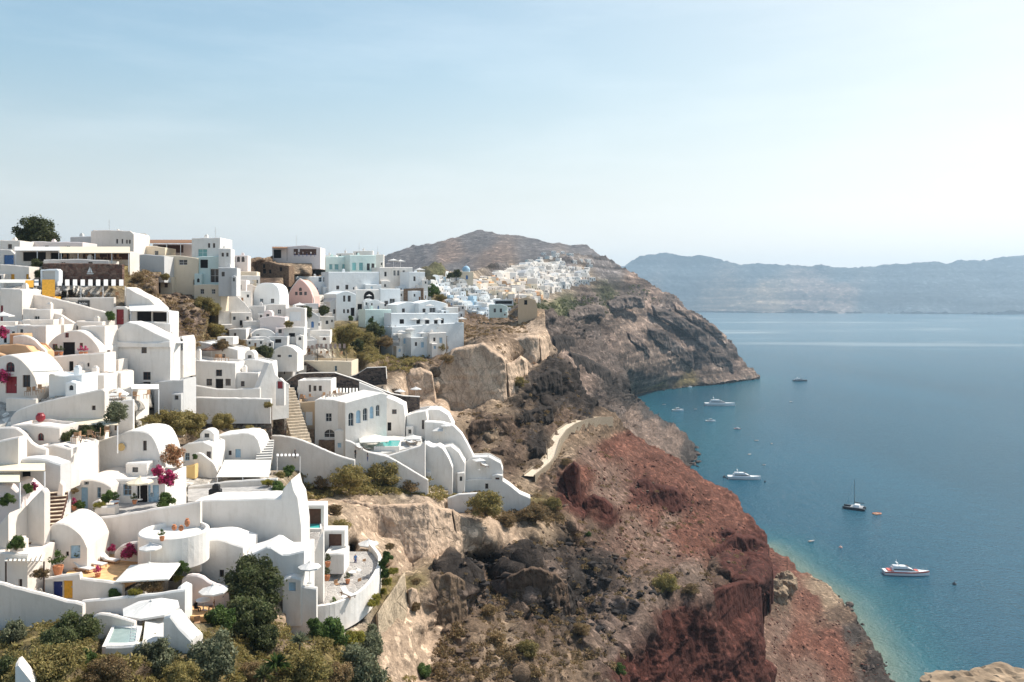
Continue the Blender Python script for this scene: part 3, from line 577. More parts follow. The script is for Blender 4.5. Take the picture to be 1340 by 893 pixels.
def build_land():
    s1 = Survey(L1+VCTL, 1.5)
    sheet('hillside', POLY1, 2.0, s1, Z1, 'rocknear', (26,12), 1.0, 9.0, (.25,5), bury=.0, clear=behind_things)
    SURF['s1'] = s1
    sheet('west_slope', [(-560,314),(-300,316),(-72,320),(-72,960),(-560,960)], 7.0, s1, [(-500,350,'G'),(-400,330,'B'),(-200,340,'W'),(-120,450,'W'),(-120,650,'W'),(-300,500,'W'),(-450,500,'G'),(-450,700,'G'),(-300,800,'G'),(-150,860,'G'),(-200,600,'W'),(-350,650,'B'),(-150,780,'B')], 'rocknear', (40,20), .8, 9.0, rp=.02, seed=12)
    sheet('scree_slope', POLY1B, 3.0, Survey(L1B), Z1B, 'rocknear', (26,12), .9, 10.0, sea=True)
    s2 = Survey(L2); sheet('dark_cliff', POLY2, 1.6, s2, Z2, 'rockmid', (30,12), 1.0, 16, (.5,14), sea=True)
    s3 = SURF['s3'] = Survey(L3); sheet('headland', POLY3, 1.5, s3, Z3, 'rockfar', (30,10), 1.0, 30, (.8,22), sea=True, seed=8)
    sheet('mountain', POLY3M, 2.5, Survey(L3M), Z3M, 'hill', (60,10), .35, 60, rp=.02)
    sheet('caldera_wall', POLY4, 2.5, Survey(L4), Z4, 'farwall', (60,20), .42, 260, (.9,90), rp=.015)
def build_sea():
    # rings of quads round the bay; the shallows are paler where the sea bed rises
    xs = sorted(set([-3000,-1500,-800,-400,-200,-100] + list(np.arange(-60,620,6)) + list(np.arange(620,1600,60)) + [2000,3000,5000,9000,20000,40000]))
    ys = sorted(set([-400,-200,0,60,120] + list(np.arange(150,1250,6)) + list(np.arange(1250,3000,90)) + [3500,4500,6000,8000,12000,20000,45000]))
    gx, gy = np.meshgrid(xs, ys); p = np.c_[gx.ravel(), gy.ravel(), np.zeros(gx.size)]
    shore = [sh(*a)[:3] for a in ((1000,715),(1030,735),(1060,757),(1085,775),(1105,800),(1125,825),(1145,855),(1160,893),(1185,960))]
    W = np.array([P(*a)[:2] for a in shore])
    shore2 = [sh(*a) for a in ((835,525),(860,548),(890,568),(909,592),(901,608),(992,496),(950,502),(900,507),(860,510),(828,515))]
    W2 = np.array([P(*a)[:2] for a in shore2])
    def dist(W):
        best = np.full(len(p), 1e9)
        for a, b in zip(W[:-1], W[1:]):
            ab = b-a; t = np.clip(((p[:,:2]-a)@ab)/(ab@ab), 0, 1); best = np.minimum(best, np.linalg.norm(p[:,:2]-(a+t[:,None]*ab), axis=1))
        return best
    nz = fbm(p/25, 4, 3); d1 = dist(W)*(1+.35*nz); d2 = dist(W2)*(1+.3*nz)
    deep = np.array((.011,.080,.128)); teal = np.array((.02,.125,.145)); sand = np.array((.16,.20,.15))
    k1 = np.clip(1-d1/40, 0, 1)**1.4; k2 = np.clip(1-d1/15, 0, 1)**1.5; k3 = np.clip(1-d2/60, 0, 1)**1.5*.35
    c = deep + (teal-deep)*np.maximum(k1,k3)[:,None]; c = c+(sand-c)*k2[:,None]
    nx, ny = len(xs), len(ys); I = np.arange(nx*ny).reshape(ny,nx)
    q = np.c_[I[:-1,:-1].ravel(), I[:-1,1:].ravel(), I[1:,1:].ravel(), I[1:,:-1].ravel()]
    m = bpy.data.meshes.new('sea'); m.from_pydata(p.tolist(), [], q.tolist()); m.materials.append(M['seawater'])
    ca = m.color_attributes.new('Zone', 'FLOAT_COLOR', 'POINT'); ca.data.foreach_set('color', np.c_[c, np.ones(len(c))].astype(np.float32).ravel())
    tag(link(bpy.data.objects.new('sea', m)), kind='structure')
def ground(px, py, s='s1'): return P(px, py, float(SURF[s]([(px,py)])[0]))
# ------------------------------------------------------------------ builders
def plane_hit(px, py, A, th):
    a = (px-670)/F; b = (py-HY)/F; s, c = math.sin(th), math.cos(th)
    Yr = (s*A.x-c*A.y)/(s*a-c); return (a*Yr-A.x)*c+(Yr-A.y)*s, CZ-b*Yr, Yr
def lerp_top(ct, u):
    if u <= ct[0][0]: return ct[0][1]
    for (u0,z0),(u1,z1) in zip(ct[:-1], ct[1:]):
        if u <= u1: return z0+(z1-z0)*(u-u0)/max(1e-9,u1-u0)
    return ct[-1][1]
def smooth_top(ct, it=2):
    for _ in range(it):
        o = [ct[0]]
        for a, b in zip(ct[:-1], ct[1:]):
            o += [(a[0]*.75+b[0]*.25, a[1]*.75+b[1]*.25), (a[0]*.25+b[0]*.75, a[1]*.25+b[1]*.75)]
        ct = o+[ct[-1]]
    return ct
def arch_z(op, u):
    u0,u1,z0,z1,ar = op[:5]
    if not ar: return z1
    r = (u1-u0)/2; k = (u-(u0+u1)/2)/r; h = min(r, (z1-z0)*.6)
    return z1-h+h*math.sqrt(max(0., 1-k*k))
def body(mb, ct, zb, depth, ops, par=0.0, back=None, rev=.22, mi=0):
    """walls under an outline: recessed openings, a soft top edge, a sunken roof deck when par > 0"""
    us = set(u for u,_ in ct)
    for op in ops:
        us |= {op[0], op[1]}
        if op[4]:
            for k in range(1,8): us.add((op[0]+op[1])/2-(op[1]-op[0])/2*math.cos(math.pi*k/8))
    u0, u1 = ct[0][0], ct[-1][0]
    t = min(.3, (u1-u0)*.2)
    if par: us |= {u0+t, u0+t+.03, u1-t, u1-t-.03}
    us = sorted(u for u in us if u0-1e-6 <= u <= u1+1e-6); us = [u for i,u in enumerate(us) if i==0 or u-us[i-1] > 1e-4]
    c = min(.15, depth*.28)
    def prof(u):
        z = lerp_top(ct, u); zz = z
        if back is not None: zz = z+back
        inn = par and (u0+t+.02 <= u <= u1-t-.02); d = z-par if inn else z; dd = zz-par if inn else zz
        tt = min(.3, depth*.3)
        if par: return [(0,z-c),(c,z),(tt,z),(tt+.03,d),(depth-tt-.03,dd),(depth-tt,zz),(depth-c,zz),(depth,zz-c)]
        return [(0,z-c),(c,z),(depth-c,zz),(depth,zz-c)]
    for a, b in zip(us[:-1], us[1:]):
        pa, pb = prof(a), prof(b); mid = (a+b)/2
        # front, cut round the openings
        lo_a = lo_b = zb
        for op in sorted([o for o in ops if o[0]-1e-6 < mid < o[1]+1e-6], key=lambda o:o[2]):
            za, zt = arch_z(op,a), arch_z(op,b); z0 = op[2]
            if z0 > lo_a+1e-4: mb.add([(a,0,lo_a),(b,0,lo_b),(b,0,z0),(a,0,z0)], [(0,1,2,3)], mi)
            mb.add([(a,0,z0),(b,0,z0),(b,rev,z0),(a,rev,z0)], [(0,1,2,3)], mi)
            mb.add([(a,0,za),(b,0,zt),(b,rev,zt),(a,rev,za)], [(3,2,1,0)], mi)
            lo_a, lo_b = za, zt
        mb.add([(a,0,lo_a),(b,0,lo_b),(b,0,pb[0][1]),(a,0,pa[0][1])], [(0,1,2,3)], mi)
        for k in range(len(pa)-1):
            mb.add([(a,)+pa[k],(b,)+pb[k],(b,)+pb[k+1],(a,)+pa[k+1]], [(0,1,2,3)], mi)
        mb.add([(a,depth,zb),(b,depth,zb),(b,)+pb[-1],(a,)+pa[-1]], [(3,2,1,0)], mi)
    for u, fl in ((u0,0),(u1,1)):
        p = prof(u); vs = [(u,0,zb)]+[(u,)+q for q in p]+[(u,depth,zb)]; f = tuple(range(len(vs)))
        mb.add(vs, [f if fl==0 else f[::-1]], mi)
    for op in ops:
        for u, fl in ((op[0],0),(op[1],1)):
            z1 = arch_z(op,u)
            mb.add([(u,0,op[2]),(u,rev,op[2]),(u,rev,z1),(u,0,z1)], [(0,1,2,3) if fl==0 else (3,2,1,0)], mi)
    return mb
def pane_shape(mb, op, v, inset=0.0, mi=0, th=.03):
    us = [op[0]+inset, op[1]-inset]
    if op[4]: us = [ (op[0]+op[1])/2-((op[1]-op[0])/2-inset)*math.cos(math.pi*k/8) for k in range(9)]
    for a, b in zip(us[:-1], us[1:]):
        za, zt = arch_z(op,a)-inset, arch_z(op,b)-inset; z0 = op[2]+inset
        za, zt = max(za,z0+.01), max(zt,z0+.01)
        mb.add([(a,v,z0),(b,v,z0),(b,v,zt),(a,v,za)], [(0,1,2,3)], mi)
FOOT = []
def found():
    # footings go down into the ground once the ground is there
    for me, b in FOOT:
        for v in me.vertices:
            if abs(v.co.z+.031) < 1e-4: v.co.z = -b
DOORC = dict(d='dark', r='redpaint', b='bluepaint', n='navypaint', l='lightblue', w='paintwhite', k='wood', g='metal', t='tealwall', o='ochrecloth', B='brownpaint')
def fit_opening(root, op, kind, rev=.22, fine=True):
    u0,u1,z0,z1,ar = op; w = u1-u0; h = z1-z0
    if kind[0] == 'W':           # window: frame > pane
        fm = {'w':'paintwhite','b':'lightblue','r':'redpaint','d':'brownpaint','g':'metal'}.get(kind[1:2] or 'd','brownpaint')
        f = MB(); e = min(.07, w*.12); v = rev-.06
        f.box(u0,u0+e,v,v+.05,z0,z1 if not ar else arch_z(op,u0+e)+.02); f.box(u1-e,u1,v,v+.05,z0,z1 if not ar else arch_z(op,u0+e)+.02)
        f.box(u0+e,u1-e,v,v+.05,z0,z0+e)
        if not ar: f.box(u0+e,u1-e,v,v+.05,z1-e,z1)
        f.box((u0+u1)/2-e*.35,(u0+u1)/2+e*.35,v+.004,v+.046,z0+e,z1-e)
        if h > .9: f.box(u0+e,u1-e,v+.008,v+.042,(z0+z1)/2-e*.3,(z0+z1)/2+e*.3)
        if ar:
            us = [(u0+u1)/2-w/2*math.cos(math.pi*k/8) for k in range(9)]
            for a,b in zip(us[:-1],us[1:]):
                za,zb_ = arch_z(op,a),arch_z(op,b)
                f.add([(a,v,za-e),(b,v,zb_-e),(b,v,zb_),(a,v,za)],[(0,1,2,3)])
        fo = f.obj('window', fm, root)
        g = MB(); pane_shape(g, op, rev-.012); g.obj('pane', 'tealglass' if kind[2:3]=='t' else 'glass', fo)
    elif kind[0] == 'D':         # door: leaf > handle
        mt = DOORC[kind[1:2] or 'd']
        f = MB(); v = rev-.05
        if mt == 'dark':         # standing open: a flat dark panel stands in for the unlit room
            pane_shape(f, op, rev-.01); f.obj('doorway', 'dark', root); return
        pane_shape(f, op, v); 
        if not ar:
            for a, b in ((u0+w*.12,u0+w*.46),(u0+w*.54,u0+w*.88)):
                for c, d in ((.08,.45),(.52,.93)): f.box(a,b,v-.025,v-.002,z0+h*c,z0+h*d)
        fo = f.obj('door', mt, root)
        g = MB(); g.box(u0+w*.8,u0+w*.86,v-.07,v-.03,z0+1.0 if h>1.2 else z0+h*.5,(z0+1.0 if h>1.2 else z0+h*.5)+.12); g.obj('handle','metal',fo)
    elif kind[0] == 'O':         # open bay: flat back panel, its dark tones paint the shade inside
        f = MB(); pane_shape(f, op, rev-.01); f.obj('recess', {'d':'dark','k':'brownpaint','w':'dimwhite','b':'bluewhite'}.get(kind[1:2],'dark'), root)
def fa(top, base, Y, label, ops=(), d=5.0, yaw=0.0, name='white_house', cat='house', mat='white', par=.35, bury=3.0, sm=0, group=None, chim=(), back=None, ctl=True, terr=True, lift=0.0):
    """a house or wall from the surveyed outline of its front: top corners, foot row, distance, turn, depth"""
    th = R(yaw); cx = (top[0][0]+top[-1][0])/2; A = P(cx, base, Y)
    if mat == 'white' and (cx < 150 or (cx < 270 and len(label) % 3 == 0)): mat = 'warmwhite'
    root = empty(name, A, label, cat, group, th)
    ct = []
    for px, py in top:
        u, z, _ = plane_hit(px, py, A, th); ct.append((u, z-A.z))
    ct.sort()
    for i in range(1,len(ct)):
        if ct[i][0]-ct[i-1][0] < 1e-3: ct[i] = (ct[i-1][0]+.01, ct[i][1])
    if sm: ct = smooth_top(ct, sm)
    if Y < 215 and ct[-1][0]-ct[0][0] > 1.5:      # hand-plastered edges are never quite straight
        wn = random.Random(label+'w'); n_ = []
        for (ua_,za_),(ub_,zb_) in zip(ct[:-1],ct[1:]):
            n_.append((ua_,za_)); q_ = int((ub_-ua_)/.9)
            for i_ in range(1,q_+1): n_.append((ua_+(ub_-ua_)*i_/(q_+1), za_+(zb_-za_)*i_/(q_+1)+wn.uniform(-.045,.045)))
        ct = n_+[ct[-1]]
    if cat == 'house' and not ops and abs(top[-1][0]-top[0][0])/F*Y > 3 and 'blank' not in label and 'plain' not in label and not any(w in label for w in ('sunlit','wall','buttress','slope','stack','roof block','mound','cistern','stair','spire','front with','terrace with')):
        ty = max(p[1] for p in top); hh = base-ty; w0, w1 = top[0][0], top[-1][0]; hw = .42/Y*F; ks = (.3,.72) if (w1-w0)/F*Y > 5.5 else (.5,)
        ops = [(w0+(w1-w0)*k-hw, ty+hh*.32, w0+(w1-w0)*k+hw, ty+hh*.32+min(1.1/Y*F, hh*.4), ('Wd','Wb','Wg','Ww')[(len(label)+i)%4]) for i, k in enumerate(ks)]
    oo = []; kinds = []
    for op in ops:
        x0,y0,x1,y1,k = op[:5]; m = (y0+y1)/2
        ua = plane_hit(x0, m, A, th)[0]; ub = plane_hit(x1, m, A, th)[0]; uc = (x0+x1)/2
        za = plane_hit(uc, y1, A, th)[1]-A.z; zt = plane_hit(uc, y0, A, th)[1]-A.z
        ua, ub = max(ua, ct[0][0]+.05), min(ub, ct[-1][0]-.05)
        zt = min(zt, min(lerp_top(ct,ua),lerp_top(ct,ub))-.13)
        if ub-ua < .1 or zt-za < .1: continue
        oo.append((ua, ub, za, zt, k.endswith('a'))); kinds.append(k.rstrip('a') or 'Dd')
    rev = [.22]
    mb = MB(); body(mb, ct, -.031, d, oo, par, back, .25)
    FOOT.append((mb.obj('wall', mat, root).data, bury))
    for op, k in zip(oo, kinds): fit_opening(root, op, k, .25)
    if cat == 'house' and par >= .2 and not chim and d >= 4 and (len(label)*7+int(Y)) % 5 < 3:
        k = (len(label)*13 % 7)/7*.6+.2; cpx = top[0][0]+(top[-1][0]-top[0][0])*k; chim = [(cpx, sum(p[1] for p in top)/len(top)-F/Y*(.55+.1*(len(label)%4)), 1)]
    W_ = ct[-1][0]-ct[0][0]; H_ = sum(z for _,z in ct)/len(ct); rn = random.Random(label)
    if cat == 'house' and d >= 4 and W_ >= 4.2 and H_ > 2.4 and base > 345 and name == 'white_house' and 'spire' not in label and 'mound' not in label and 'cistern' not in label:
        for side in rn.sample((0,1), 2):
            wA = W_*rn.uniform(.26,.38); ua = ct[0][0]+(.02 if side == 0 else W_-wA-.02); hA = max(1.5, H_*rn.uniform(.34,.55)); e = rn.uniform(.8,1.7)
            if hA > min(lerp_top(ct,ua), lerp_top(ct,ua+wA))-.35 or any(o[0] < ua+wA+.1 and o[1] > ua-.1 and o[2] < hA+.1 for o in oo): continue
            ops2 = [(ua+wA*.32, ua+wA*.32+min(.8,wA*.4), hA*.35, min(hA*.35+.9, hA-.3), rn.random() < .3)]
            a_ = MB(); body(a_, [(ua,hA),(ua+wA*.5,hA+(.0 if rn.random()<.6 else .25)),(ua+wA,hA)], -.031, e, ops2, 0); a_.v = [(x,y-e,z) for x,y,z in a_.v]; ao = a_.obj('annex', mat, root); FOOT.append((ao.data, bury))
            g_ = MB(); pane_shape(g_, ops2[0], .2-e); g_.obj('window', rn.choice(('glass','glass','lightblue','brownpaint')), ao); break
        if par >= .2 and d >= 5 and base > 402 and W_ > 5 and Y < 215 and rn.random() < .6:
            wA = W_*rn.uniform(.28,.4); ua = ct[0][0]+W_*rn.choice((.06,.5)); z0 = lerp_top(ct,ua)-par-.02; hA = rn.uniform(1.2,1.9)
            a_ = MB(); o2 = [(ua+wA*.3, ua+wA*.3+.7, z0+.5, z0+1.1, False)]; body(a_, [(ua,z0+hA),(ua+wA,z0+hA)] if rn.random() < .6 else smooth_top([(ua,z0+hA*.75),(ua+wA*.25,z0+hA*1.1),(ua+wA*.75,z0+hA*1.1),(ua+wA,z0+hA*.75)],2), z0, d*.42, o2, 0); a_.v = [(x,y+d*.5,z) for x,y,z in a_.v]; ao = a_.obj('roof_room', mat, root)
            g_ = MB(); pane_shape(g_, o2[0], .2+d*.5); g_.obj('window', 'glass', ao)
    for px, py, hh in chim:
        u, z, _ = plane_hit(px, py, A, th); z -= A.z; zb = lerp_top(ct, u)-par-.05
        c = MB(); c.box(u-.35,u+.35,d*.5-.35,d*.5+.35,zb,z,0,.06); c.box(u-.22,u+.22,d*.5-.22,d*.5+.22,z+.002,z+.22,0,.05); c.obj('chimney', mat, root)
    if ctl:
        for px in ({top[0][0], cx, top[-1][0]} if abs(top[-1][0]-top[0][0]) > 14 else {cx}):
            VCTL.append((px, base+1, plane_hit(px, base, A, th)[2]*1.002+.3))
        if terr:
            zt = sum(z for _,z in ct)/len(ct); w = A+Vector((-math.sin(th)*d, math.cos(th)*d, zt-.5)); q = pix(w)
            VCTL.append((q[0], min(q[1], min(p[1] for p in top)+3), w.y+1.5))
    return root
def wall(top, base, Y, label, **k):
    k.setdefault('d', .55); k.setdefault('par', 0); k.setdefault('name', 'garden_wall'); k.setdefault('cat', 'wall')
    return fa(top, base, Y, label, k.pop('ops', ()), **k)

# ---- repeated furniture, each kind modelled once
def umbrella_maker(r, n, h, mat, rise=.55, valance=.16):
    def make():
        o = empty('parasol', (0,0,0), 'x', 'parasol')
        b = MB(); b.lathe([(.32,0),(.32,.07),(.1,.12)], 12); b.obj('base', 'metal', o)
        p = MB(); p.tube((0,0,.1),(0,0,h+rise+.12),.035,.03,8); p.obj('pole', 'paintwhite', o)
        c = MB(); vs = [(0,0,h+rise)]; N = n*4
        def rad(i):
            t = 2*math.pi*i/N; k = (t+math.pi/n) % (2*math.pi/n)-math.pi/n
            return t, r*math.cos(math.pi/n)/math.cos(k)*(1-.0)
        rings = [.25,.6,1.0]
        for q in rings:
            for i in range(N):
                t, rr = rad(i); sag = .06*math.sin(q*math.pi)*(1-abs(((i%4)-2))/2); vs.append((rr*q*math.cos(t+math.pi/n), rr*q*math.sin(t+math.pi/n), h+rise*(1-q)-sag-.05*q))
        for i in range(N):
            t, rr = rad(i); vs.append((rr*1.004*math.cos(t+math.pi/n), rr*1.004*math.sin(t+math.pi/n), h-.05-valance))
        fs = [(0,1+i,1+(i+1)%N) for i in range(N)]
        for k in range(3):
            for i in range(N): fs.append((1+k*N+i,1+(k+1)*N+i,1+(k+1)*N+(i+1)%N,1+k*N+(i+1)%N))
        c.add(vs, fs); cv = c.obj('canopy', mat, o)
        f = MB(); f.lathe([(.14,h+rise+.02),(.09,h+rise+.07),(.03,h+rise+.1)], 8); f.obj('cap', mat, cv)
        rb = MB()
        for i in range(n):
            t = 2*math.pi*(i+.5)/n+math.pi/n if False else 2*math.pi*i/n; rr = r*.96
            rb.tube((0,0,h+rise-.05),(rr*math.cos(t),rr*math.sin(t),h-.08),.014,.012,4)
        rb.obj('ribs', 'paintwhite', o)
        return o
    return make
UMB = {k: Proto(umbrella_maker(*a)) for k, a in dict(oct=(1.5,8,2.25,'clothwhite'), octbig=(2.3,8,2.5,'clothwhite'), sq=(2.6,4,2.5,'clothwhite',.7), sqsmall=(1.7,4,2.3,'clothwhite',.45), cream=(1.5,8,2.2,'clothcream'), brown=(1.7,6,2.2,'clothbrown',.6), sqbig=(4.4,4,2.8,'cloth',1.1)).items()}
def umb(kind, px, py, wpx, Y, label, group='white parasols on the terraces'):
    """py = rim row; the height of the foot follows"""
    r0 = dict(oct=1.5,octbig=2.3,sq=2.6,sqsmall=1.7,cream=1.5,brown=1.7,sqbig=4.4)[kind]; h0 = dict(oct=2.25,octbig=2.5,sq=2.5,sqsmall=2.3,cream=2.2,brown=2.2,sqbig=2.8)[kind]
    k = (wpx/F*Y)/(2*r0*(.93 if kind[0]!='s' else .9)); p = P(px, py, Y); hs = min(max(k, .8), 1.15)
    return UMB[kind].put((p.x, p.y, p.z-h0*hs), random.random()*.5+(R(45) if kind[0]=='s' else 0), (k,k,hs), label, group)
def chair_make():
    o = empty('cafe_chair', (0,0,0), 'x', 'chair')
    s = MB(); s.box(-.23,.23,-.23,.23,.43,.47,0,.01); s.obj('seat', 'teak', o)
    b = MB(); b.box(-.23,.23,.2,.24,.5,.9,0,.01); b.obj('backrest', 'teak', o)
    for sx in (-1,1):
        for sy in (-1,1):
            l = MB(); l.tube((sx*.2,sy*.2,0),(sx*.2,sy*.2,.43 if sy<0 else .52),.022,.022,5); l.obj('leg','teak',o)
    return o
def table_make():
    o = empty('cafe_table', (0,0,0), 'x', 'table')
    t = MB(); t.lathe([(.45,.70),(.45,.74)], 14); t.obj('tabletop', 'paintwhite', o)
    l = MB(); l.tube((0,0,.03),(0,0,.7),.04,.04,8); l.lathe([(.26,0),(.26,.03)],10); l.obj('pedestal','metal',o)
    return o
def bed_make():
    o = empty('sun_lounger', (0,0,0), 'x', 'sun lounger')
    f = MB(); f.box(-.35,.35,-1.,1.,.26,.31)
    f.obj('frame', 'teak', o)
    for sx in (-.3,.3):
        for sy in (-.85,.7): l = MB(); l.box(sx-.03,sx+.03,sy-.03,sy+.03,0,.26); l.obj('leg','teak',o)
    m = MB(); m.box(-.33,.33,-1.,.35,.312,.41,0,.02)
    m.add([(-.33,.36,.315),(.33,.36,.315),(.33,1.,.75),(-.33,1.,.75),(-.33,.32,.41),(.33,.32,.41),(.33,.93,.85),(-.33,.93,.85)], [(3,2,1,0),(4,5,6,7),(0,1,5,4),(1,2,6,5),(2,3,7,6),(3,0,4,7)])
    m.obj('mattress', 'clothwhite', o); return o
CHAIR = Proto(chair_make); TABLE = Proto(table_make); BED = Proto(bed_make)
def pot_make(leaf, flower=None):
    def make():
        o = empty('potted_plant', (0,0,0), 'x', 'potted plant')
        p = MB(); p.lathe([(.2,0),(.3,.35),(.33,.5),(.33,.56),(.27,.56),(.25,.5)], 12); p.obj('pot', 'terracotta', o)
        m = crown_mesh('foliage', 260, .09, leaf, 5, sq=(.55,.55,.55), cz=.95); link(bpy.data.objects.new('foliage', m), o)
        return o
    return make
# ---- foliage
def crown_mesh(name, n, size, mat, seed, sq=(1,1,1), cz=0.0, lumps=9, shell=.45, spiky=0.0, flat=.0):
    rs = np.random.RandomState(seed); lumps = int(lumps*2.2)
    L = rs.normal(size=(lumps,3)); L /= np.linalg.norm(L,axis=1,keepdims=True); L *= rs.uniform(.25,.86,(lumps,1)); L[:,2] = np.where(L[:,2] < -.7, -L[:,2]*.8, L[:,2])
    L[:,:2] *= rs.uniform(.8,1.12,(lumps,1)); rad = rs.uniform(.15,.36,lumps)
    k = rs.choice(lumps, n, p=rad**2/(rad**2).sum()); d = rs.normal(size=(n,3)); d /= np.linalg.norm(d,axis=1,keepdims=True)
    r = rad[k]*(1-shell*rs.uniform(0,1,n)**1.6); tw = rs.uniform(0,1,n) < .16; r[tw] *= rs.uniform(1.05,1.7,tw.sum())
    c = L[k]+d*r[:,None]
    keep = np.ones(n, bool); c = c[keep]; d = d[keep]
    a = rs.normal(size=c.shape)+d*.3; a /= np.linalg.norm(a,axis=1,keepdims=True)
    b = np.cross(a, d+rs.normal(size=c.shape)*.5); b /= np.linalg.norm(b,axis=1,keepdims=True)+1e-9
    s = size*rs.uniform(.6,1.4,(len(c),1)); wd = .45 if not spiky else .12
    S = np.array(sq); cc = c*S; cc[:,2] += cz
    P4 = np.stack([cc-a*s, cc+b*s*wd, cc+a*s, cc-b*s*wd], 1).reshape(-1,3)
    fs = np.arange(len(P4)).reshape(-1,4).tolist()
    return mesh(name, P4.tolist(), fs, mat)
def bush_maker(leaf, n, size, seed, sq, stems=5, name='bush', cat='bush'):
    def make():
        o = empty(name, (0,0,0), 'x', cat)
        m = crown_mesh('foliage', n, size, leaf, seed, sq, sq[2]*.45, lumps=16); link(bpy.data.objects.new('foliage', m), o)
        s = MB(); rnd = random.Random(seed)
        for i in range(stems):
            t = rnd.random()*6.28; e = rnd.uniform(.2,.55)
            s.tube((0.04*math.cos(t),.04*math.sin(t),-.35),(e*math.cos(t)*sq[0],e*math.sin(t)*sq[1],sq[2]*rnd.uniform(.4,.8)),.035,.012,5)
        s.obj('stems', 'trunk', o); return o
    return make
def tree_maker(leaf, n, size, seed, sq, trunk=1.0):
    def make():
        o = empty('tree', (0,0,0), 'x', 'tree'); rnd = random.Random(seed)
        m = crown_mesh('crown', n, size, leaf, seed, sq, trunk+sq[2]*.35, lumps=18); link(bpy.data.objects.new('crown', m), o)
        s = MB(); s.tube((0,0,-.4),(.03,.02,trunk*.7),.09,.065,8)
        for i in range(8):
            t = i*.8+rnd.random(); e = rnd.uniform(.3,.7)
            s.tube((.03,.02,trunk*.65),(e*math.cos(t)*sq[0],e*math.sin(t)*sq[1],trunk+sq[2]*rnd.uniform(.2,.7)),.05,.012,5)
        s.obj('trunk', 'trunk', o); return o
    return make
BUSH = {}
for i, (k, leaf, n, size, sq) in enumerate([('dark','leaf_dark',9000,.075,(1,1,.95)),('green','leaf_green',8000,.075,(1,1,.9)),('olive','leaf_olive',12000,.055,(1,1,.75)),('dry','leaf_dry',9000,.05,(1,1,.6)),('grey','leaf_grey',9000,.07,(1,1,.9)),('yellow','leaf_yellow',5000,.06,(1,1,.55)),('pinkflower','flower_pink',2600,.10,(1,1,.9)),('orangeflower','flower_orange',2600,.09,(1,1,1.1)),('wild','leaf_olive',5000,.06,(1,1,.6)),('wilddry','leaf_dry',4000,.06,(1,1,.55))]):
    BUSH[k] = Proto(bush_maker(leaf, n, size, 20+i, sq))
TREE = dict(dark=Proto(tree_maker('leaf_dark',12000,.06,51,(1,1,.85),.7)), olive=Proto(tree_maker('leaf_dark',6000,.075,52,(1.1,1.0,.7),.5)), grey=Proto(tree_maker('leaf_grey',5000,.08,53,(.9,.9,1.0),.6)))
POT = dict(green=Proto(pot_make('leaf_green')), dark=Proto(pot_make('leaf_dark')), pink=Proto(pot_make('flower_pink')))
LATER = []
def bush(kind, px, py, rpx, Y, label, group=None, sq=1.0, free=False):
    if rpx < 12 and kind in ('green','dark','pinkflower','yellow'): rpx *= 1.15
    """centre of the crown in the picture, radius in pixels"""
    LATER.append((kind, px, py, rpx, Y, label, group, sq, free))
def grow_all():
    for kind, px, py, rpx, Y, label, group, sq, free in LATER:
        if Y is None:
            g = on_ground(px, py+rpx*.4, 'hillside'); Y = (g.y if g else ground(px,py).y)*(1-rpx/F*.35)
        r = rpx/F*Y; p = P(px, py, Y)
        pr = TREE[kind[5:]] if kind.startswith('tree_') else BUSH[kind]
        hz = {'dark':.95,'green':.9,'olive':.75,'dry':.6,'grey':.9,'yellow':.55,'pinkflower':.9,'orangeflower':1.1,'wild':.6,'wilddry':.55}.get(kind, 1.1)
        k = .45 if not kind.startswith('tree_') else .8
        pr.put((p.x, p.y+r*.2, p.z-r*hz*k*sq), random.random()*6.28, (r, r, r*sq), label, group)
def yucca(px, py, rpx, Y, label, leaf='leaf_green'):
    r = rpx/F*Y; p = P(px, py, Y); o = empty('yucca_plant', (p.x,p.y,p.z-r*.6), label, 'plant')
    m = MB(); rnd = random.Random(int(px))
    for i in range(90):
        t = rnd.random()*6.28; e = rnd.uniform(.1,1.35); d = Vector((math.cos(t)*math.cos(e), math.sin(t)*math.cos(e), math.sin(e))); s = Vector((-math.sin(t),math.cos(t),0))*.05*r
        q = Vector((0,0,r*.35)); L = r*rnd.uniform(.7,1.1); tip = q+d*L-Vector((0,0,.25*L*math.cos(e)))
        m.add([q-s, q+s, q+d*L*.55+s*1.1, tip, q+d*L*.55-s*1.1], [(0,1,2,3,4)])
    m.obj('leaves', leaf, o); s = MB(); s.tube((0,0,-.3),(0,0,r*.4),.09,.07,7); s.obj('stem','trunk',o); return o
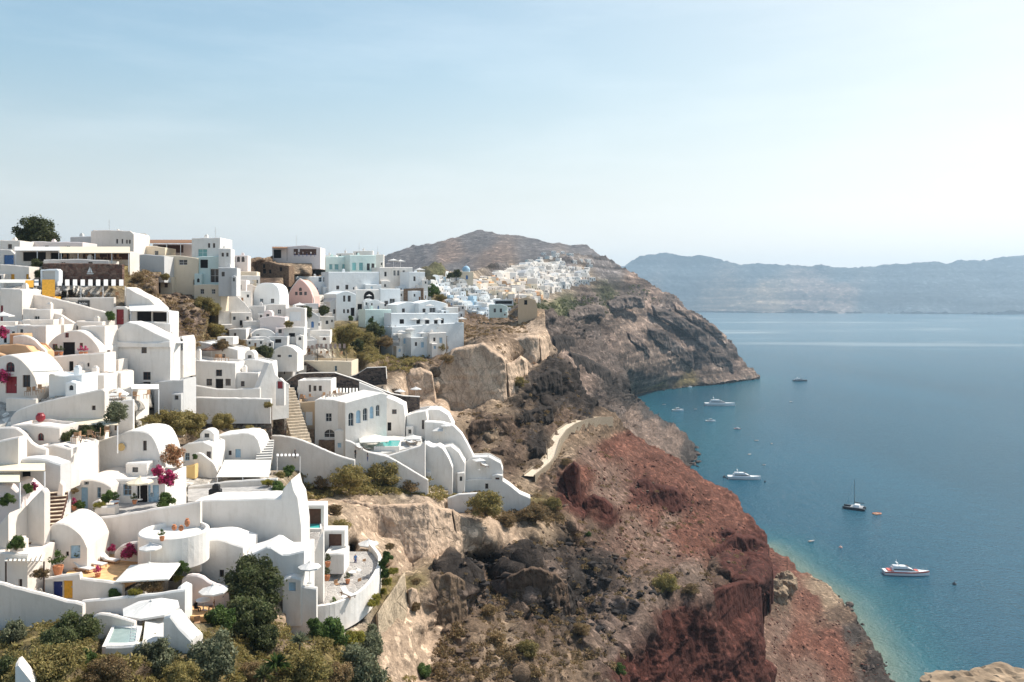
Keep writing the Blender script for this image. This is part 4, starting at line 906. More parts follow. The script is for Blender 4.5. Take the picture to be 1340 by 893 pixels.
# ---- terraces, steps, canopies, pools
def canopy(x0, x1, yf, yb, Y, d, label, mat='cloth', h=2.4, xb0=None, xb1=None, posts=True, name='awning', cat='awning', pm='paintwhite', pr=.05, th=.09, group=None, slats=0):
    xb0 = x0 if xb0 is None else xb0; xb1 = x1 if xb1 is None else xb1
    q = [P(x0,yf,Y), P(x1,yf,Y), P(xb1,yb,Y+d), P(xb0,yb,Y+d)]; c = (q[0]+q[1])/2
    o = empty(name, (c.x,c.y,c.z-h), label, cat, group); L = [v-Vector((c.x,c.y,c.z-h)) for v in q]
    m = MB()
    if slats:
        for i in range(slats):
            a = i/slats; b = (i+.55)/slats
            A,B = L[0].lerp(L[1],a), L[0].lerp(L[1],b); C,D = L[3].lerp(L[2],b), L[3].lerp(L[2],a); dn = Vector((0,0,-th))
            m.add([A,B,C,D,A+dn,B+dn,C+dn,D+dn], [(0,1,2,3),(7,6,5,4),(0,4,5,1),(1,5,6,2),(2,6,7,3),(3,7,4,0)])
    else:
        n = 6; dn = Vector((0,0,-th))
        for i in range(n):
            A,B = L[0].lerp(L[1],i/n), L[0].lerp(L[1],(i+1)/n); C,D = L[3].lerp(L[2],(i+1)/n), L[3].lerp(L[2],i/n)
            mi = [(a+b)/2-Vector((0,0,.10)) for a,b in ((A,D),(B,C))] if mat.startswith('cloth') else [(a+b)/2 for a,b in ((A,D),(B,C))]
            m.add([A,B,mi[1],C,D,mi[0]], [(0,1,2,5),(5,2,3,4)]); m.add([A+dn,B+dn,mi[1]+dn,C+dn,D+dn,mi[0]+dn], [(5,2,1,0),(4,3,2,5)])
            m.add([A,B,B+dn,A+dn],[(3,2,1,0)]); m.add([D,C,C+dn,D+dn],[(0,1,2,3)])
        for A,D in ((L[0],L[3]),(L[1],L[2])):
            k = (A+D)/2-(Vector((0,0,.10)) if mat.startswith('cloth') else Vector()); m.add([A,k,D,D+dn,k+dn,A+dn],[(0,1,4,5),(1,2,3,4)])
    m.obj('cloth' if 'cloth' in mat else 'roof', mat, o)
    if posts:
        n = max(2, int((L[1]-L[0]).length/3.2)+1)
        for i in range(n):
            for (A,B,back) in ((L[0],L[1],0),(L[3],L[2],1)):
                if back and posts != 2: continue
                t = A.lerp(B, .02+.96*i/(n-1)); s = MB(); s.box(t.x-pr,t.x+pr,t.y+.02+(-2*pr-.04 if back else 0),t.y+.02+2*pr+(-2*pr-.04 if back else 0),-1.0,t.z-th-.002); s.obj('post', pm, o)
    return o
def terrace(corners, label, mat='greyfloor', th=.5, name='terrace', cat='terrace', kind=None):
    q = [P(*c) for c in corners]; c = sum(q, Vector())/len(q); o = MB()
    n = len(q); vs = [v-c for v in q]+[v-c-Vector((0,0,th)) for v in q]
    fs = [tuple(range(n)), tuple(range(2*n-1,n-1,-1))]+[((i+1)%n,i,n+i,n+(i+1)%n) for i in range(n)]
    nn = (vs[1]-vs[0]).cross(vs[2]-vs[1])
    if nn.z < 0: fs = [f[::-1] for f in fs]
    o.add(vs, fs); ob = o.obj(name, mat); ob.location = c; tag(ob, label, cat, None, kind)
    for a,b,y in corners: VCTL.append((a,b+1.5,y+.8))
    return ob
def steps(p0, p1, w, n, label, tread='dirtstep', riser='brownpaint', rise_side='dimwhite', group=None):
    """flight from foot p0 to head p1, each (px, py, distance)"""
    a, b = P(*p0), P(*p1); o = empty('stone_steps', a, label, 'steps', group); d = b-a; h = Vector((d.x,d.y,0)); L = h.length; h.normalize(); s = Vector((-h.y,h.x,0))
    t = MB(); r = MB(); dz = d.z/n; g = L/n
    for i in range(n):
        z = dz*(i+1); A = h*(g*i)-s*w/2; B = h*(g*i)+s*w/2; C = h*(g*(i+1.02))+s*w/2; D = h*(g*(i+1.02))-s*w/2; up = Vector((0,0,z))
        t.add([A+up-h*.03,B+up-h*.03,C+up,D+up]+[q+Vector((0,0,z-.06)) for q in (A-h*.03,B-h*.03,C,D)], [(0,3,2,1)[::-1] if s.cross(h).z<0 else (0,1,2,3),(7,6,5,4),(0,4,5,1),(1,5,6,2),(2,6,7,3),(3,7,4,0)])
        lo = Vector((0,0,z-.062)); bt = Vector((0,0,z-dz-.6))
        r.add([A+lo,B+lo,C+lo,D+lo,A+bt,B+bt,C+bt,D+bt], [(0,1,2,3),(7,6,5,4),(0,4,5,1),(1,5,6,2),(2,6,7,3),(3,7,4,0)])
    t.obj('treads', tread, o); r.obj('risers', riser, o)
    for k in (0,.33,.66,1): c = a.lerp(b,k); q = pix(c); VCTL.append((q[0], q[1]+1, c.y+1.2))
    return o
def pool(corners, label, rim=.35, mat='poolwater', cat='pool'):
    q = [P(*c) for c in corners]; c = sum(q, Vector())/len(q); o = empty('pool', c, label, cat); v = [p-c for p in q]; z = max(p.z for p in v)
    v = [Vector((p.x,p.y,z)) for p in v]; n = len(v)
    m = MB(); out = [p*(1+rim/p.length) for p in v]; up = Vector((0,0,.1)); dn = Vector((0,0,-1.2))
    vs = [p+up for p in v]+[p+up for p in out]+[p+dn for p in out]+[p-Vector((0,0,.3)) for p in v]
    fs = []
    for i in range(n):
        j = (i+1)%n; fs += [(i,j,n+j,n+i),(n+i,n+j,2*n+j,2*n+i),(j,i,3*n+i,3*n+j)]
    m.add(vs, fs); m.obj('rim', 'white', o)
    w = MB(); w.add(v, [tuple(range(n))]); w.obj('water', mat, o); return o
def person(px, py, Y, label, h=1.7, face=0.0, shirt='dark', legs='navypaint', sit=False, name='person'):
    """py = row of the feet; one skinned body"""
    p = P(px, py, Y); k = h/1.7
    V = [(0,0,.92),(0,0,1.12),(0,0,1.36),(0,0,1.47),(0,-.01,1.60)]; E = [(0,1),(1,2),(2,3),(3,4)]; Rr = [.13,.125,.14,.055,.10]
    hip = .46 if sit else .92
    if sit:
        V = [(x,y,z-.46) for x,y,z in V]
    def chain(pts, rad, root):
        i0 = root
        for q, r in zip(pts, rad):
            V.append(q); Rr.append(r); E.append((i0, len(V)-1)); i0 = len(V)-1
    for s in (-1,1):
        sh_ = V[2][2]
        chain([(s*.17,0,sh_),(s*.22,.02,sh_-.28),(s*.2,-.10,sh_-.50),(s*.2,-.13,sh_-.58)], (.06,.045,.036,.03), 2)
        if sit: chain([(s*.1,-.05,hip),(s*.12,-.45,hip+.02),(s*.12,-.46,.08),(s*.12,-.58,.03)], (.085,.065,.045,.035), 0)
        else: chain([(s*.09,0,.86),(s*.1,-.03*s,.48),(s*.1,.03*s,.07),(s*.1,-.12+.03*s,.03)], (.085,.065,.045,.035), 0)
    m = bpy.data.meshes.new('tmp'); m.from_pydata(V, E, []); o = bpy.data.objects.new('tmp', m); COL.objects.link(o)
    md = o.modifiers.new('s','SKIN'); sk = m.skin_vertices[0].data
    for i, r in enumerate(Rr): sk[i].radius = (r, r*(.75 if i<3 else 1)); sk[i].use_root = (i == 0)
    sb = o.modifiers.new('u','SUBSURF'); sb.levels = sb.render_levels = 1
    dg = bpy.context.evaluated_depsgraph_get(); me = bpy.data.meshes.new_from_object(o.evaluated_get(dg)); bpy.data.objects.remove(o)
    me.materials.clear()
    for q in (shirt, legs, 'skin', 'hair'): me.materials.append(M[q])
    zs = V[2][2]
    for f in me.polygons:
        c = f.center; f.use_smooth = True
        if c.z > zs+.09: f.material_index = 3 if (c.z > zs+.27 or (c.y > .02 and c.z > zs+.16)) else 2
        elif abs(c.x) > .17 and c.z < zs-.2 and c.z > hip-.15: f.material_index = 2
        elif c.z < hip+.02: f.material_index = 1
        else: f.material_index = 0
    me.name = name; ob = link(bpy.data.objects.new(name, me)); ob.location = p; ob.rotation_euler = (0,0,face); ob.scale = (k,k,k)
    return tag(ob, label, 'person')

def coping(root, pts, Y, mat='white', w=.75, h=.16):
    mw = (Matrix.Translation(root.location)@Matrix.Rotation(root.rotation_euler.z,4,'Z')).inverted(); q = [mw@P(a,b,Y) for a,b in pts]; m = MB(); f = -.12
    for a,b in zip(q[:-1],q[1:]):
        m.add([(a.x,f,a.z),(b.x,f,b.z),(b.x,f+w,b.z),(a.x,f+w,a.z),(a.x,f,a.z+h),(b.x,f,b.z+h),(b.x,f+w,b.z+h),(a.x,f+w,a.z+h)], [(3,2,1,0),(4,5,6,7),(0,1,5,4),(2,3,7,6),(0,4,7,3),(1,2,6,5)])
    m.obj('coping', mat, root)

FWD = {'large square white parasol over the ochre terrace':.95,'white parasol beside the tall dividing wall':.92,'green plant in a pot below the jacuzzi block':.955,'short flight of steps at the top of the curved terrace':.955,'flat round white parasol beside the bougainvillea terrace':.935,'leafy pot at the end of the bench wall':.94,
 'small white side room with one dark window left of the blue door':.9,'small round parasol below the chapel wall':.97,'white parasol on the lowest terrace':.98,'lounger left of the hotel pool':.945,'walker in dark clothes below the hotel, left':.97,'walker in a black top behind the wavy wall':.99,'small red framed shrine door beside the gable wall':.92,'bright stepped side wall right of the tall white house':.905,
 'wooden chair under the restaurant canopy':.97,'white two storey house right of the modern hotel':.89,'grey white house below the brown arches':.905,'rounded white house left of the dark pergola':.92,'pale turquoise house at the lower end of the blue village':.78,
 'green palm like yucca at the bottom':.95,'grey spiky yucca on the stony ground':.89,'dark spiky yucca beside the green one':.95,'pink flowers beside the head of the steps':.972,'green shrub beside the head of the steps':.962,'potted greenery on the stepped house':.98,'grey olive tree at the right end of the restaurant canopy':.972,'small bush at the head of the rubble wall':.968,'brown bush at the foot of the rocky slope':.922,'olive bush beside the niche house':.945,'olive green bush below the gabled house':.92,
 'yellow green plants on the garden strip, lowest':.93,'yellow green plants low on the garden strip':.94,'olive bush along the bottom edge below the white terrace':.74,'green bush at the foot of the curved parapet':.89,'green hedge plant right of the square parasol':.975,'olive bush on the cliff top left of the widest one':.955,'big olive bush on the slope below the lowest terrace':.945,'brown bush on the crest of the upper cream cliff':.975,'white parasol above the gabled cliff edge house':.97,'teak lounger with white cushion on the curved terrace':.96}
DONE = set()
def settle():
    # last corrections of distance, along the line of sight from the survey point
    e = Vector((0,0,CZ))
    for o in list(scn.objects):
        k = FWD.get(o.get('label')) if o.parent is None else None
        if k and o.name not in DONE:
            DONE.add(o.name); o.location = e+(o.location-e)*k; o.scale = o.scale*k
# ------------------------------------------------------------------ the near village, from the bottom of the picture upwards
def village_front():
    # --- bottom left garden level
    wall([(-6,762),(40,774),(78,784),(108,791)], 822, 68, 'long whitewashed wall sloping down behind the bottom left bushes', sm=0, d=.5)
    wall([(57,757),(104,750),(105,757),(140,761),(160,766)], 797, 74, 'white wall with a navy door and a yellow door panel', ops=[(69,761,82,783,'Dn'),(82.5,760,95,784,'Do')], d=.5)
    terrace([(86,752,77),(160,764,75.5),(208,742,82),(150,722,86),(100,730,83)], 'ochre floored sun terrace with two loungers', 'ochrefloor', kind=None)
    for i,(px,py,Y,rz,lb) in enumerate([(110,748,78.5,1.2,'white cushioned sun lounger on the ochre terrace, nearer the navy door'),(126,742,80,1.2,'white cushioned sun lounger on the ochre terrace, middle of three'),(143,737,82,1.25,'white cushioned sun lounger on the ochre terrace, below the bougainvillea')]):
        p = P(px,py,Y); BED.put((p.x,p.y,p.z), rz, 1.1, lb, 'sun loungers on the ochre terrace')
    p = P(76,748,76.5); POT['green'].put((p.x,p.y,p.z-.3), 0, 1.5, 'large leafy plant in a terracotta pot left of the ochre terrace', 'potted plants')
    fa([(-5,722),(36,726),(36,738),(-5,736)][:2], 775, 74, 'small white block house under the slatted bamboo shade', [(24,758,29,771,'Wd')], d=4, yaw=-4, mat='white')
    canopy(6,58,734,718,73,5.5,'slatted bamboo shade beside the stone steps', 'cloth', 2.4, slats=9, name='bamboo_pergola', cat='pergola', pm='darkwood', xb0=12, xb1=64)
    umb('sqbig', 195, 748, 82, 80, 'large square white parasol over the ochre terrace')
    umb('octbig', 198, 795, 67, 69, 'big octagonal white parasol in front of the grey courtyard wall')
    umb('oct', 279, 772, 34, 76.5, 'round white parasol shading two seated diners')
    wall([(106,787),(140,784),(200,778),(242,772)], 808, 72.5, 'low grey white courtyard wall behind the octagonal parasol', d=.5)
    # plunge pool with its ladder
    wall([(120,808),(126,804),(134,803),(150,806),(176,814)], 836, 66, 'curved white parapet behind the plunge pool', d=.4, sm=1)
    pool([(140,845,62.5),(176,846,62.5),(180,826,65.5),(150,822,66)], 'small shaded plunge pool with white rim above the bushes', .5, 'shadedwater')
    o = empty('pool_ladder', P(173,842,63), 'white slatted ladder standing in the plunge pool', 'ladder'); l = MB()
    for s in (-.22,.22): l.tube((s,0,-.2),(s,.35,1.3),.03,.03,6)
    l.obj('rails','paintwhite',o); l = MB()
    for i in range(6): l.box(-.22,.22,.05+i*.06,.12+i*.06,.1+i*.2,.14+i*.2)
    l.obj('rungs','paintwhite',o)
    wall([(138,846),(160,846),(182,845),(186,838)], 862, 61, 'white pool wall above the grey bush', d=.8)
    terrace([(186,846,62),(226,842,64),(250,818,68),(214,808,69),(190,812,67)], 'white stepped terrace beside the plunge pool', 'dimwhite', .8)
    wall([(214,808),(222,806),(234,822),(250,838)], 850, 63.5, 'broad white stepped wall right of the plunge pool', d=1.6, yaw=-12)
    wall([(20,870),(24,868),(44,893)], 930, 50, 'bright white sloping wall end at the bottom left edge', d=1.2, yaw=20)
    # --- seated pair and the bay wall
    wall([(238,758),(246,752),(262,753),(276,764),(300,770)], 800, 79, 'pinkish white bay wall behind the seated diners', mat='pinkwhite', d=.6, sm=1)
    wall([(232,770),(236,768),(243,771),(246,830)][:3], 826, 73, 'tall white pier beside the seated diners', d=1.5)
    terrace([(243,806,74),(284,808,74),(290,794,78.5),(246,792,78.5)], 'small red brown dining terrace between white walls', 'ochrefloor')
    p = P(266,800,76.4); TABLE.put((p.x,p.y,p.z), 0, 1.5, 'dining table under the parasol between two seated diners')
    person(256,802,76.2,'seated person in dark clothes left of the dining table', 1.7, 1.2, 'dark', 'dark', True)
    person(280,800,76.6,'seated person with dark hair right of the dining table', 1.7, -1.3, 'clothbrown', 'dark', True)
    p = P(258,822,71.5); CHAIR.put((p.x,p.y,p.z), .4, 1.1, 'slatted chair at the edge of the dining terrace nearest the bushes', 'chairs near the dining terrace')
    # --- wavy lower wall (py 700-780)
    fa([(214,712),(240,710),(270,707),(281,706),(292,707),(302,711),(318,716)], 765, 86, 'long shaded white house front with a wavy roofline', [(248,747,263,756,'Ob'),(287,746,293,756,'Wd'),(262,716,267,721,'Wd')], d=5, sm=1, par=.0, back=.0)
    fa([(318,728),(332,724),(341,720),(352,714.5),(363,722),(372,727),(398,721)], 776, 85, 'white house with a scalloped gable and a pale blue window', [(342,735,357,749,'Wb')], d=4.5, sm=1, par=0)
    wall([(374,766),(398,768),(414,770)], 800, 84, 'low grey white wall beside the round tree', d=.6)
    # pergola frames and jacuzzi strip
    for (x0,x1,yt,yb,Y,lb) in ((392,424,661,686,103.5,'white square garden arch above the turquoise bench'),(424,451,694,722,101.5,'white framed alcove beside the curved terrace')):
        wall([(x0,yt),(x1,yt)], yb+4, Y, lb, ops=[(x0+6,yt+5,x1-4,yb+3,'Ok')], d=2.2)
    terrace([(398,722,95),(424,722,95),(424,688,103),(402,688,103)], 'narrow paved terrace strip beside the jacuzzi', 'paving')
    pool([(405,693,101.5),(419,693,101.5),(418.5,685,104),(405.5,685,104)], 'small turquoise pool under the white garden arch', .4)
    fa([(425,725),(450,725)], 745, 98.5, 'white jacuzzi block on the curved terrace', d=3.4, par=.25, name='jacuzzi', cat='jacuzzi', bury=.6)
    pool([(428,728.5,99.3),(447,728.5,99.3),(445,722,101.3),(429,722,101.3)], 'turquoise jacuzzi basin in its white block', .2)
    wall([(411,726),(415,712),(419,702),(423,696)], 798, 92, 'tall white dividing wall left of the curved terrace', d=.6)
    # curved terrace
    terrace([(420,802,90),(443,797,91),(474,780,95),(491,757,100),(496,735,106),(484,722,110),(452,722,108),(424,742,101),(419,770,95)], 'curved grey paved terrace with two parasols above the cliff', 'paving', .6)
    pts = [(377,800,88),(410,802,88.5),(443,796,90.5),(474,779,94.5),(492,756,99.6),(497,736,105.7),(485,719,111)]
    o = MB(); q = [P(*a) for a in pts]; c0 = q[3].copy(); q = [v-c0 for v in q]
    qs = []
    for i in range(len(q)-1):
        for k in range(5): 
            t = k/5; a,b = q[i],q[i+1]; pa = q[max(0,i-1)]; pb = q[min(len(q)-1,i+2)]
            qs.append(.5*((2*a)+(-pa+b)*t+(2*pa-5*a+4*b-pb)*t*t+(-pa+3*a-3*b+pb)*t**3))
    qs.append(q[-1])
    for a,b in zip(qs[:-1],qs[1:]):
        n = Vector((b.y-a.y, a.x-b.x, 0)).normalized()*.22
        o.add([a-n,b-n,b+n,a+n,a-n+Vector((0,0,.75)),b-n+Vector((0,0,.75)),b+n+Vector((0,0,.75)),a+n+Vector((0,0,.75)),a-n-Vector((0,0,2.6)),b-n-Vector((0,0,2.6)),b+n-Vector((0,0,2.6)),a+n-Vector((0,0,2.6))],[(4,5,6,7),(8,9,5,4),(11,7,6,10)])
    ob = o.obj('parapet','white'); ob.location = c0; tag(ob,'curved white parapet running round the paved terrace','wall')
    umb('oct', 482, 711, 25, 113, 'small white parasol at the top end of the curved terrace')
    umb('oct', 467, 749, 27, 103, 'white parasol in the middle of the curved paved terrace')
    umb('oct', 405, 741, 28, 92, 'white parasol beside the tall dividing wall')
    person(465, 742, 105, 'standing person in blue on the curved paved terrace', 1.75, .8, 'bluepaint', 'navypaint')
    for px,py,Y,rz,lb in ((455,781,96,.8,'teak lounger with white cushion on the curved terrace'),):
        p = P(px,py,Y); BED.put((p.x,p.y,p.z), rz, 1.15, lb)
    for px,py,Y,lb in ((441,770,97,'chair on the curved terrace beside the dividing wall'),(472,768,99,'chair on the curved terrace near the parapet'),(478,742,106,'chair near the steps of the curved terrace')):
        p = P(px,py,Y); CHAIR.put((p.x,p.y,p.z), rz, 1.1, lb, 'chairs on the curved terrace')
    for px,py,Y,lb in ((428,760,96,'green plant in a pot against the dividing wall of the curved terrace'),(429,742,100,'green plant in a pot below the jacuzzi block')):
        p = P(px,py,Y); POT['dark'].put((p.x,p.y,p.z), 0, 1.1, lb, 'potted plants')
    # big blank wall with the stepped spire (py 650-720)
    fa([(246,662),(268,655),(300,654),(340,653),(368,652),(370,641),(375,635),(381,628),(384,641),(389,650),(391,664),(394,688)], 728, 93, 'broad blank white house wall ending in a stepped bright spire', d=4, par=0)
    wall([(270,700),(285,693),(298,695),(320,706)], 735, 90, 'low white curved step wall in front of the blank house wall', d=1.0, sm=1)
    # round terrace drum
    def drum(px,py,Y,r,h,label):
        p = P(px,py,Y); m = MB(); m.lathe([(r,-h),(r,-.1),(r-.1,0),(r-.35,0),(r-.38,-.45)], 36); ob = m.obj('round_terrace','white'); ob.location = p; VCTL.append((px,py+6,Y+.5)); return tag(ob,label,'terrace')
    drum(228, 693, 82.6, 3.4, 3.2, 'round white terrace drum holding three clay pots')
    for i,(px,py,lb) in enumerate(((228,689,'brown clay pot on the round terrace drum, left'),(237,690,'brown clay pot on the round terrace drum, middle'),(245,684,'tall brown clay jar on the round terrace drum'))):
        p = P(px,py,81.5); m = MB(); k = 1.4 if i==2 else 1
        m.lathe([(.12,0),(.26,.2*k),(.24,.42*k),(.13,.52*k),(.17,.58*k)], 12); ob = m.obj('clay_jar','terracotta'); ob.location = (p.x,p.y,p.z-.4); tag(ob,lb,'jar')
    wall([(150,722),(160,712),(190,708),(216,712)], 745, 83, 'white bench wall behind the square parasol', d=.8, sm=1)
    umb('oct', 197, 716, 27, 84, 'flat round white parasol beside the bougainvillea terrace')
    # dome house with the little blue door
    fa([(57,706),(60,696),(66,688),(74,684),(86,685),(98,692),(108,702),(114,716)], 738, 78.5, 'white domed house with a little blue door by the steps', [(92,714,105,731,'Dl'),(86,722,90,728,'Wd')], d=5.5, sm=1, par=0, yaw=6)
    # wall fronting the blue door house
    wall([(73,670),(85,672),(100,677),(115,680),(150,675),(180,670),(240,660),(262,656)], 712, 85, 'long white front wall curving below the blue shuttered house', sm=1, ops=[(105,690,110,698,'Wd')])
    terrace([(82,676,86),(150,674,86.5),(216,664,89),(216,654,93),(146,658,92),(86,668,90)], 'paved forecourt of the blue shuttered house', 'greyfloor')
    fa([(90,638),(96,633),(104,629),(115,627),(128,629),(137,632),(145,637)], 671, 90, 'little barrel vaulted house with pale blue door and shutters', [(110,630.5,116,635,'Wg'),(106,638,115,667,'Dl'),(127,638,132,652,'Wb')], d=7, sm=1, par=0)
    fa([(144,628),(180,627),(216,624)], 662, 92, 'flat roofed white house with blue shutters beside a dark doorway', [(161,634,172,649,'Wb'),(179,635,193,660,'Dd'),(193.5,635,208,658,'Dl'),(197,645,200,650,'Wd')], d=6, par=.3)
    umb('cream', 183, 630, 31, 89, 'cream parasol in front of the dark doorway')
    for k,px,py,r,Y,lb in (('green',141,651,9,88,'round green shrub in the planter by the pale blue door'),('green',103,662,7,87,'small green shrub left of the pale blue door'),('yellow',130,662,9,87,'yellow green shrub along the forecourt planter'),('green',216,656,13,88,'spreading shrub at the right end of the forecourt'),('pinkflower',219,628,11,90,'pink bougainvillea climbing the corner of the blue shuttered house'),('pinkflower',206,618,8,92,'pink bougainvillea sprig above the blue shutters'),('orangeflower',226,598,16,97,'pale orange flowering shrub beside the big rounded roof'),('pinkflower',168,723,10,82,'magenta bougainvillea by the loungers'),('pinkflower',146,718,5,82,'small magenta bougainvillea left of the larger one')):
        bush(k,px,py,r,Y,lb)
    fa([(124,664),(150,662)], 672, 86.6, 'low white planter box before the pale blue door', d=1, par=.2, name='planter', cat='planter', bury=.5)
    # big rounded roof
    fa([(92,606),(95,598),(100,588),(108,582),(120,579),(135,576),(150,571),(167,564),(186,564),(197,568),(203,577),(208,590),(213,612)], 632, 97, 'large rounded white roof mound with a round stone ornament', [(187,577,192,590,'Wd')], d=6, sm=1, par=0)
    o = MB(); o.lathe([(.42,0),(.48,.08),(.42,.16)], 16); ob = o.obj('stone_ornament','ochrewall'); p = P(159,585,96.8); ob.location = p; ob.rotation_euler=(R(90),0,0); tag(ob,'round ochre ornament set on the big rounded roof','ornament')
    # --- left awnings and steps
    wall([(-4,560),(18,559),(26,563),(34,571),(43,582),(60,588)], 612, 86, 'curving white wall top above the two awnings', d=.6, sm=1)
    fa([(-5,578),(24,572)], 612, 83.5, 'plain white block at the left edge above the awnings', d=1.5, par=0)
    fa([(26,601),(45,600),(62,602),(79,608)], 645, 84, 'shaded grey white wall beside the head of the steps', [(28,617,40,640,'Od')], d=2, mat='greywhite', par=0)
    fa([(43,586),(70,582),(93,588)], 604, 88, 'white roof block between the awnings and the rounded roof', d=6, par=.2)
    canopy(-4,59,616,606,80,4,'upper cream awning on the left edge above the steps', 'clothcream', 2.3)
    canopy(-6,26,631,619,77,3.5,'lower cream awning at the left edge', 'clothcream', 2.3)
    steps((45,724,77),(68,644,83.5), 3.0, 15, 'long flight of steps with dark risers on the left')
    wall([(12,690),(22,676),(40,655),(55,640),(58,644)], 712, 78, 'bright white side wall on the left of the steps', d=.7, yaw=-14)
    wall([(75,644),(78,630),(82,634),(84,672)][:3], 690, 83, 'narrow white side wall on the right of the steps', d=.6)
    fa([(-5,636),(10,634),(20,642),(28,650)], 672, 78.5, 'rounded white vault end at the left edge under the lower awning', d=4, mat='pinkwhite', sm=1, par=0)
    fa([(-5,690),(11,672),(13,672)][:2], 722, 75, 'tall white house corner at the left edge beside the steps', d=3, par=0)
    for k,px,py,r,Y,lb in (('green',8,655,9,77,'dark green shrub at the left edge below the awnings'),('pinkflower',42,638,6,82,'pink flowers beside the head of the steps'),('green',36,640,7,82,'green shrub beside the head of the steps'),('green',20,712,11,74,'green bush spilling over the foot of the steps'),('dry',97,643,6,86,'reddish creeper on the white pier')): bush(k,px,py,r,Y,lb)
    for k,px,py,Y,sc,lb in (('pink',97,668,87,.9,'flower pot by the pale blue door'),('green',152,660,88.5,.9,'leafy pot beside the blue window'),('dark',176,660,88.5,.8,'leafy pot beside the dark doorway'),('green',212,708,84,.8,'leafy pot at the end of the bench wall'),('dark',104,737,79,.9,'leafy pot beside the little blue door'),('pink',128,757,77,.8,'flower pot on the ochre terrace edge'),('green',437,797,91.5,.9,'leafy pot inside the curved parapet, lowest'),('dark',455,764,98,.9,'leafy pot in the middle of the curved terrace')):
        p = P(px,py,Y); POT[k].put((p.x,p.y,p.z), 0, sc, lb, 'potted plants')
    for px,py,Y,lb in ((150,666,87.5,'white table on the forecourt of the blue shuttered house'),(452,790,93,'white table on the curved terrace near the parapet'),(461,757,101,'white table under the middle terrace parasol')):
        p = P(px,py,Y); TABLE.put((p.x,p.y,p.z), 0, 1.1, lb)
def village_mid():
    # --- right of the rounded roof: cave hotel with the big cream canopy
    fa([(264,580),(282,571),(300,569),(322,566),(336,571),(341,588)], 603, 119, 'white cave house with two blue doors and a sloping roofline', [(308,588,315,599,'Dl'),(299,590,303,596,'Wd'),(272,592,276,600,'Wd')], d=5, sm=1, par=0)
    fa([(228,590),(246,580),(266,578),(278,584)], 618, 113, 'white stepped house with small blue window left of the cave house', [(242,593,248,603,'Wb'),(270,591,276,600,'Wd')], d=5, par=.2)
    umb('oct', 216, 580, 24, 100, 'white parasol right of the big rounded roof')
    wall([(254,594),(262,592),(272,600),(280,606),(284,616)], 622, 111, 'curved white screen wall before the stepped house', d=.5, sm=1)
    steps((345,602,117),(349,576,124), 2.2, 8, 'short grey steps beside the cave house', 'dimwhite', 'greyfloor')
    canopy(283,352,624,602,108,7,'wide cream cloth canopy over the hotel terrace', 'cloth', 2.3, xb0=294, xb1=355)
    wall([(246,637),(270,634),(300,630),(330,628),(362,626)], 646, 106, 'low white terrace wall under the cream canopy', d=.5)
    terrace([(246,656,98),(362,652,99),(362,636,104.5),(246,640,104)], 'dark grey roof terrace in front of the canopy wall', 'greyfloor', .5)
    o = empty('covered_grill', P(284,650,100), 'black covered grill standing on the dark roof terrace', 'grill'); b = MB(); b.box(-.9,.5,-.4,.4,0,.95,0,.08); b.obj('cover','black',o); b = MB(); b.box(-.5,.3,-.3,.3,.952,1.6,0,.2); b.obj('hood','black',o)
    fa([(240,612),(255,608),(256,612)][:2], 622, 109, 'small ochre planter box by the white table terrace', d=1.2, par=.2, mat='ochrewall', name='planter', cat='planter', bury=.5)
    for k,px,py,r,Y,lb in (('green',363,640,12,103,'bright green shrub beside the stepped spire'),('green',377,618,9,112,'green vine over the white timber frame'),('wild',366,622,8,109,'dry vine at the right end of the cream canopy'),('green',255,598,4,112,'potted greenery on the stepped house'),('yellow',350,632,8,104,'yellow green shrub against the canopy wall')): bush(k,px,py,r,Y,lb)
    canopy(362,393,597,594,124,4,'white timber frame pergola against the wavy wall', 'paintwhite', 3.2, name='pergola', cat='pergola', slats=6)
    # wavy long wall under the hotel
    wall([(345,577),(352,570),(366,570),(380,572),(395,576),(410,582),(425,589),(440,595),(455,600),(464,602)], 614, 138, 'long wavy white wall descending below the stone steps', sm=1, d=.6)
    wall([(452,576),(460,578),(470,585),(480,591),(492,594),(507,597),(520,604),(535,613),(548,621),(560,628)], 632, 146, 'white stair wall sloping down from the hotel pool', sm=1, d=.6)
    wall([(586,652),(600,647),(628,645),(636,650)], 664, 150, 'low white wall end left of the lowest terrace', d=.8)
    wall([(590,632),(606,629),(625,627),(656,628),(668,636),(680,646),(694,652)], 668, 164, 'bright white retaining wall of the lowest terrace above the cliff', ops=[(635,633,639,640,'Wd')], d=3.0, sm=0)
    # hotel
    fa([(384,527),(413,525)], 580, 156, 'pale stone wing of the hotel with a pair of arched doors', [(389,539,399,557,'Dw'),(399.6,539,409,557,'Dw')], d=9, mat='sand', par=.7)
    fa([(412,524),(418,522),(436,523),(452,527)], 596, 155, 'white hotel front with an arched window and stone base', [(426,541,434,552,'Ww'),(424,562,438,573,'Wwa')], d=11, par=.5)
    wall([(417,576),(449,577)], 597, 154.4, 'dark brown stone plinth under the white hotel front', mat='brownstone', d=.4)
    wall([(391,560),(411,561)], 584, 154.9, 'brown stone plinth under the paired arched doors', mat='brownstone', d=.4)
    fa([(452,527),(470,522),(500,514),(506,516)], 578, 156, 'sunlit hotel side with a row of arched balcony doors', [(456,540,463,558,'Wwa'),(466,537,472,554,'Dla'),(475,534,481,551,'Wwa'),(484,532,489,548,'Dla'),(492,530,497,545,'Wwa')], d=7, yaw=42, par=0)
    fa([(390,498),(433,497)], 516, 163, 'white upper storey block on the hotel roof terrace', [(404,504,407,513,'Wd'),(410,505,414,512,'Wd'),(417,505,421,512,'Wd')], d=5, par=.3)
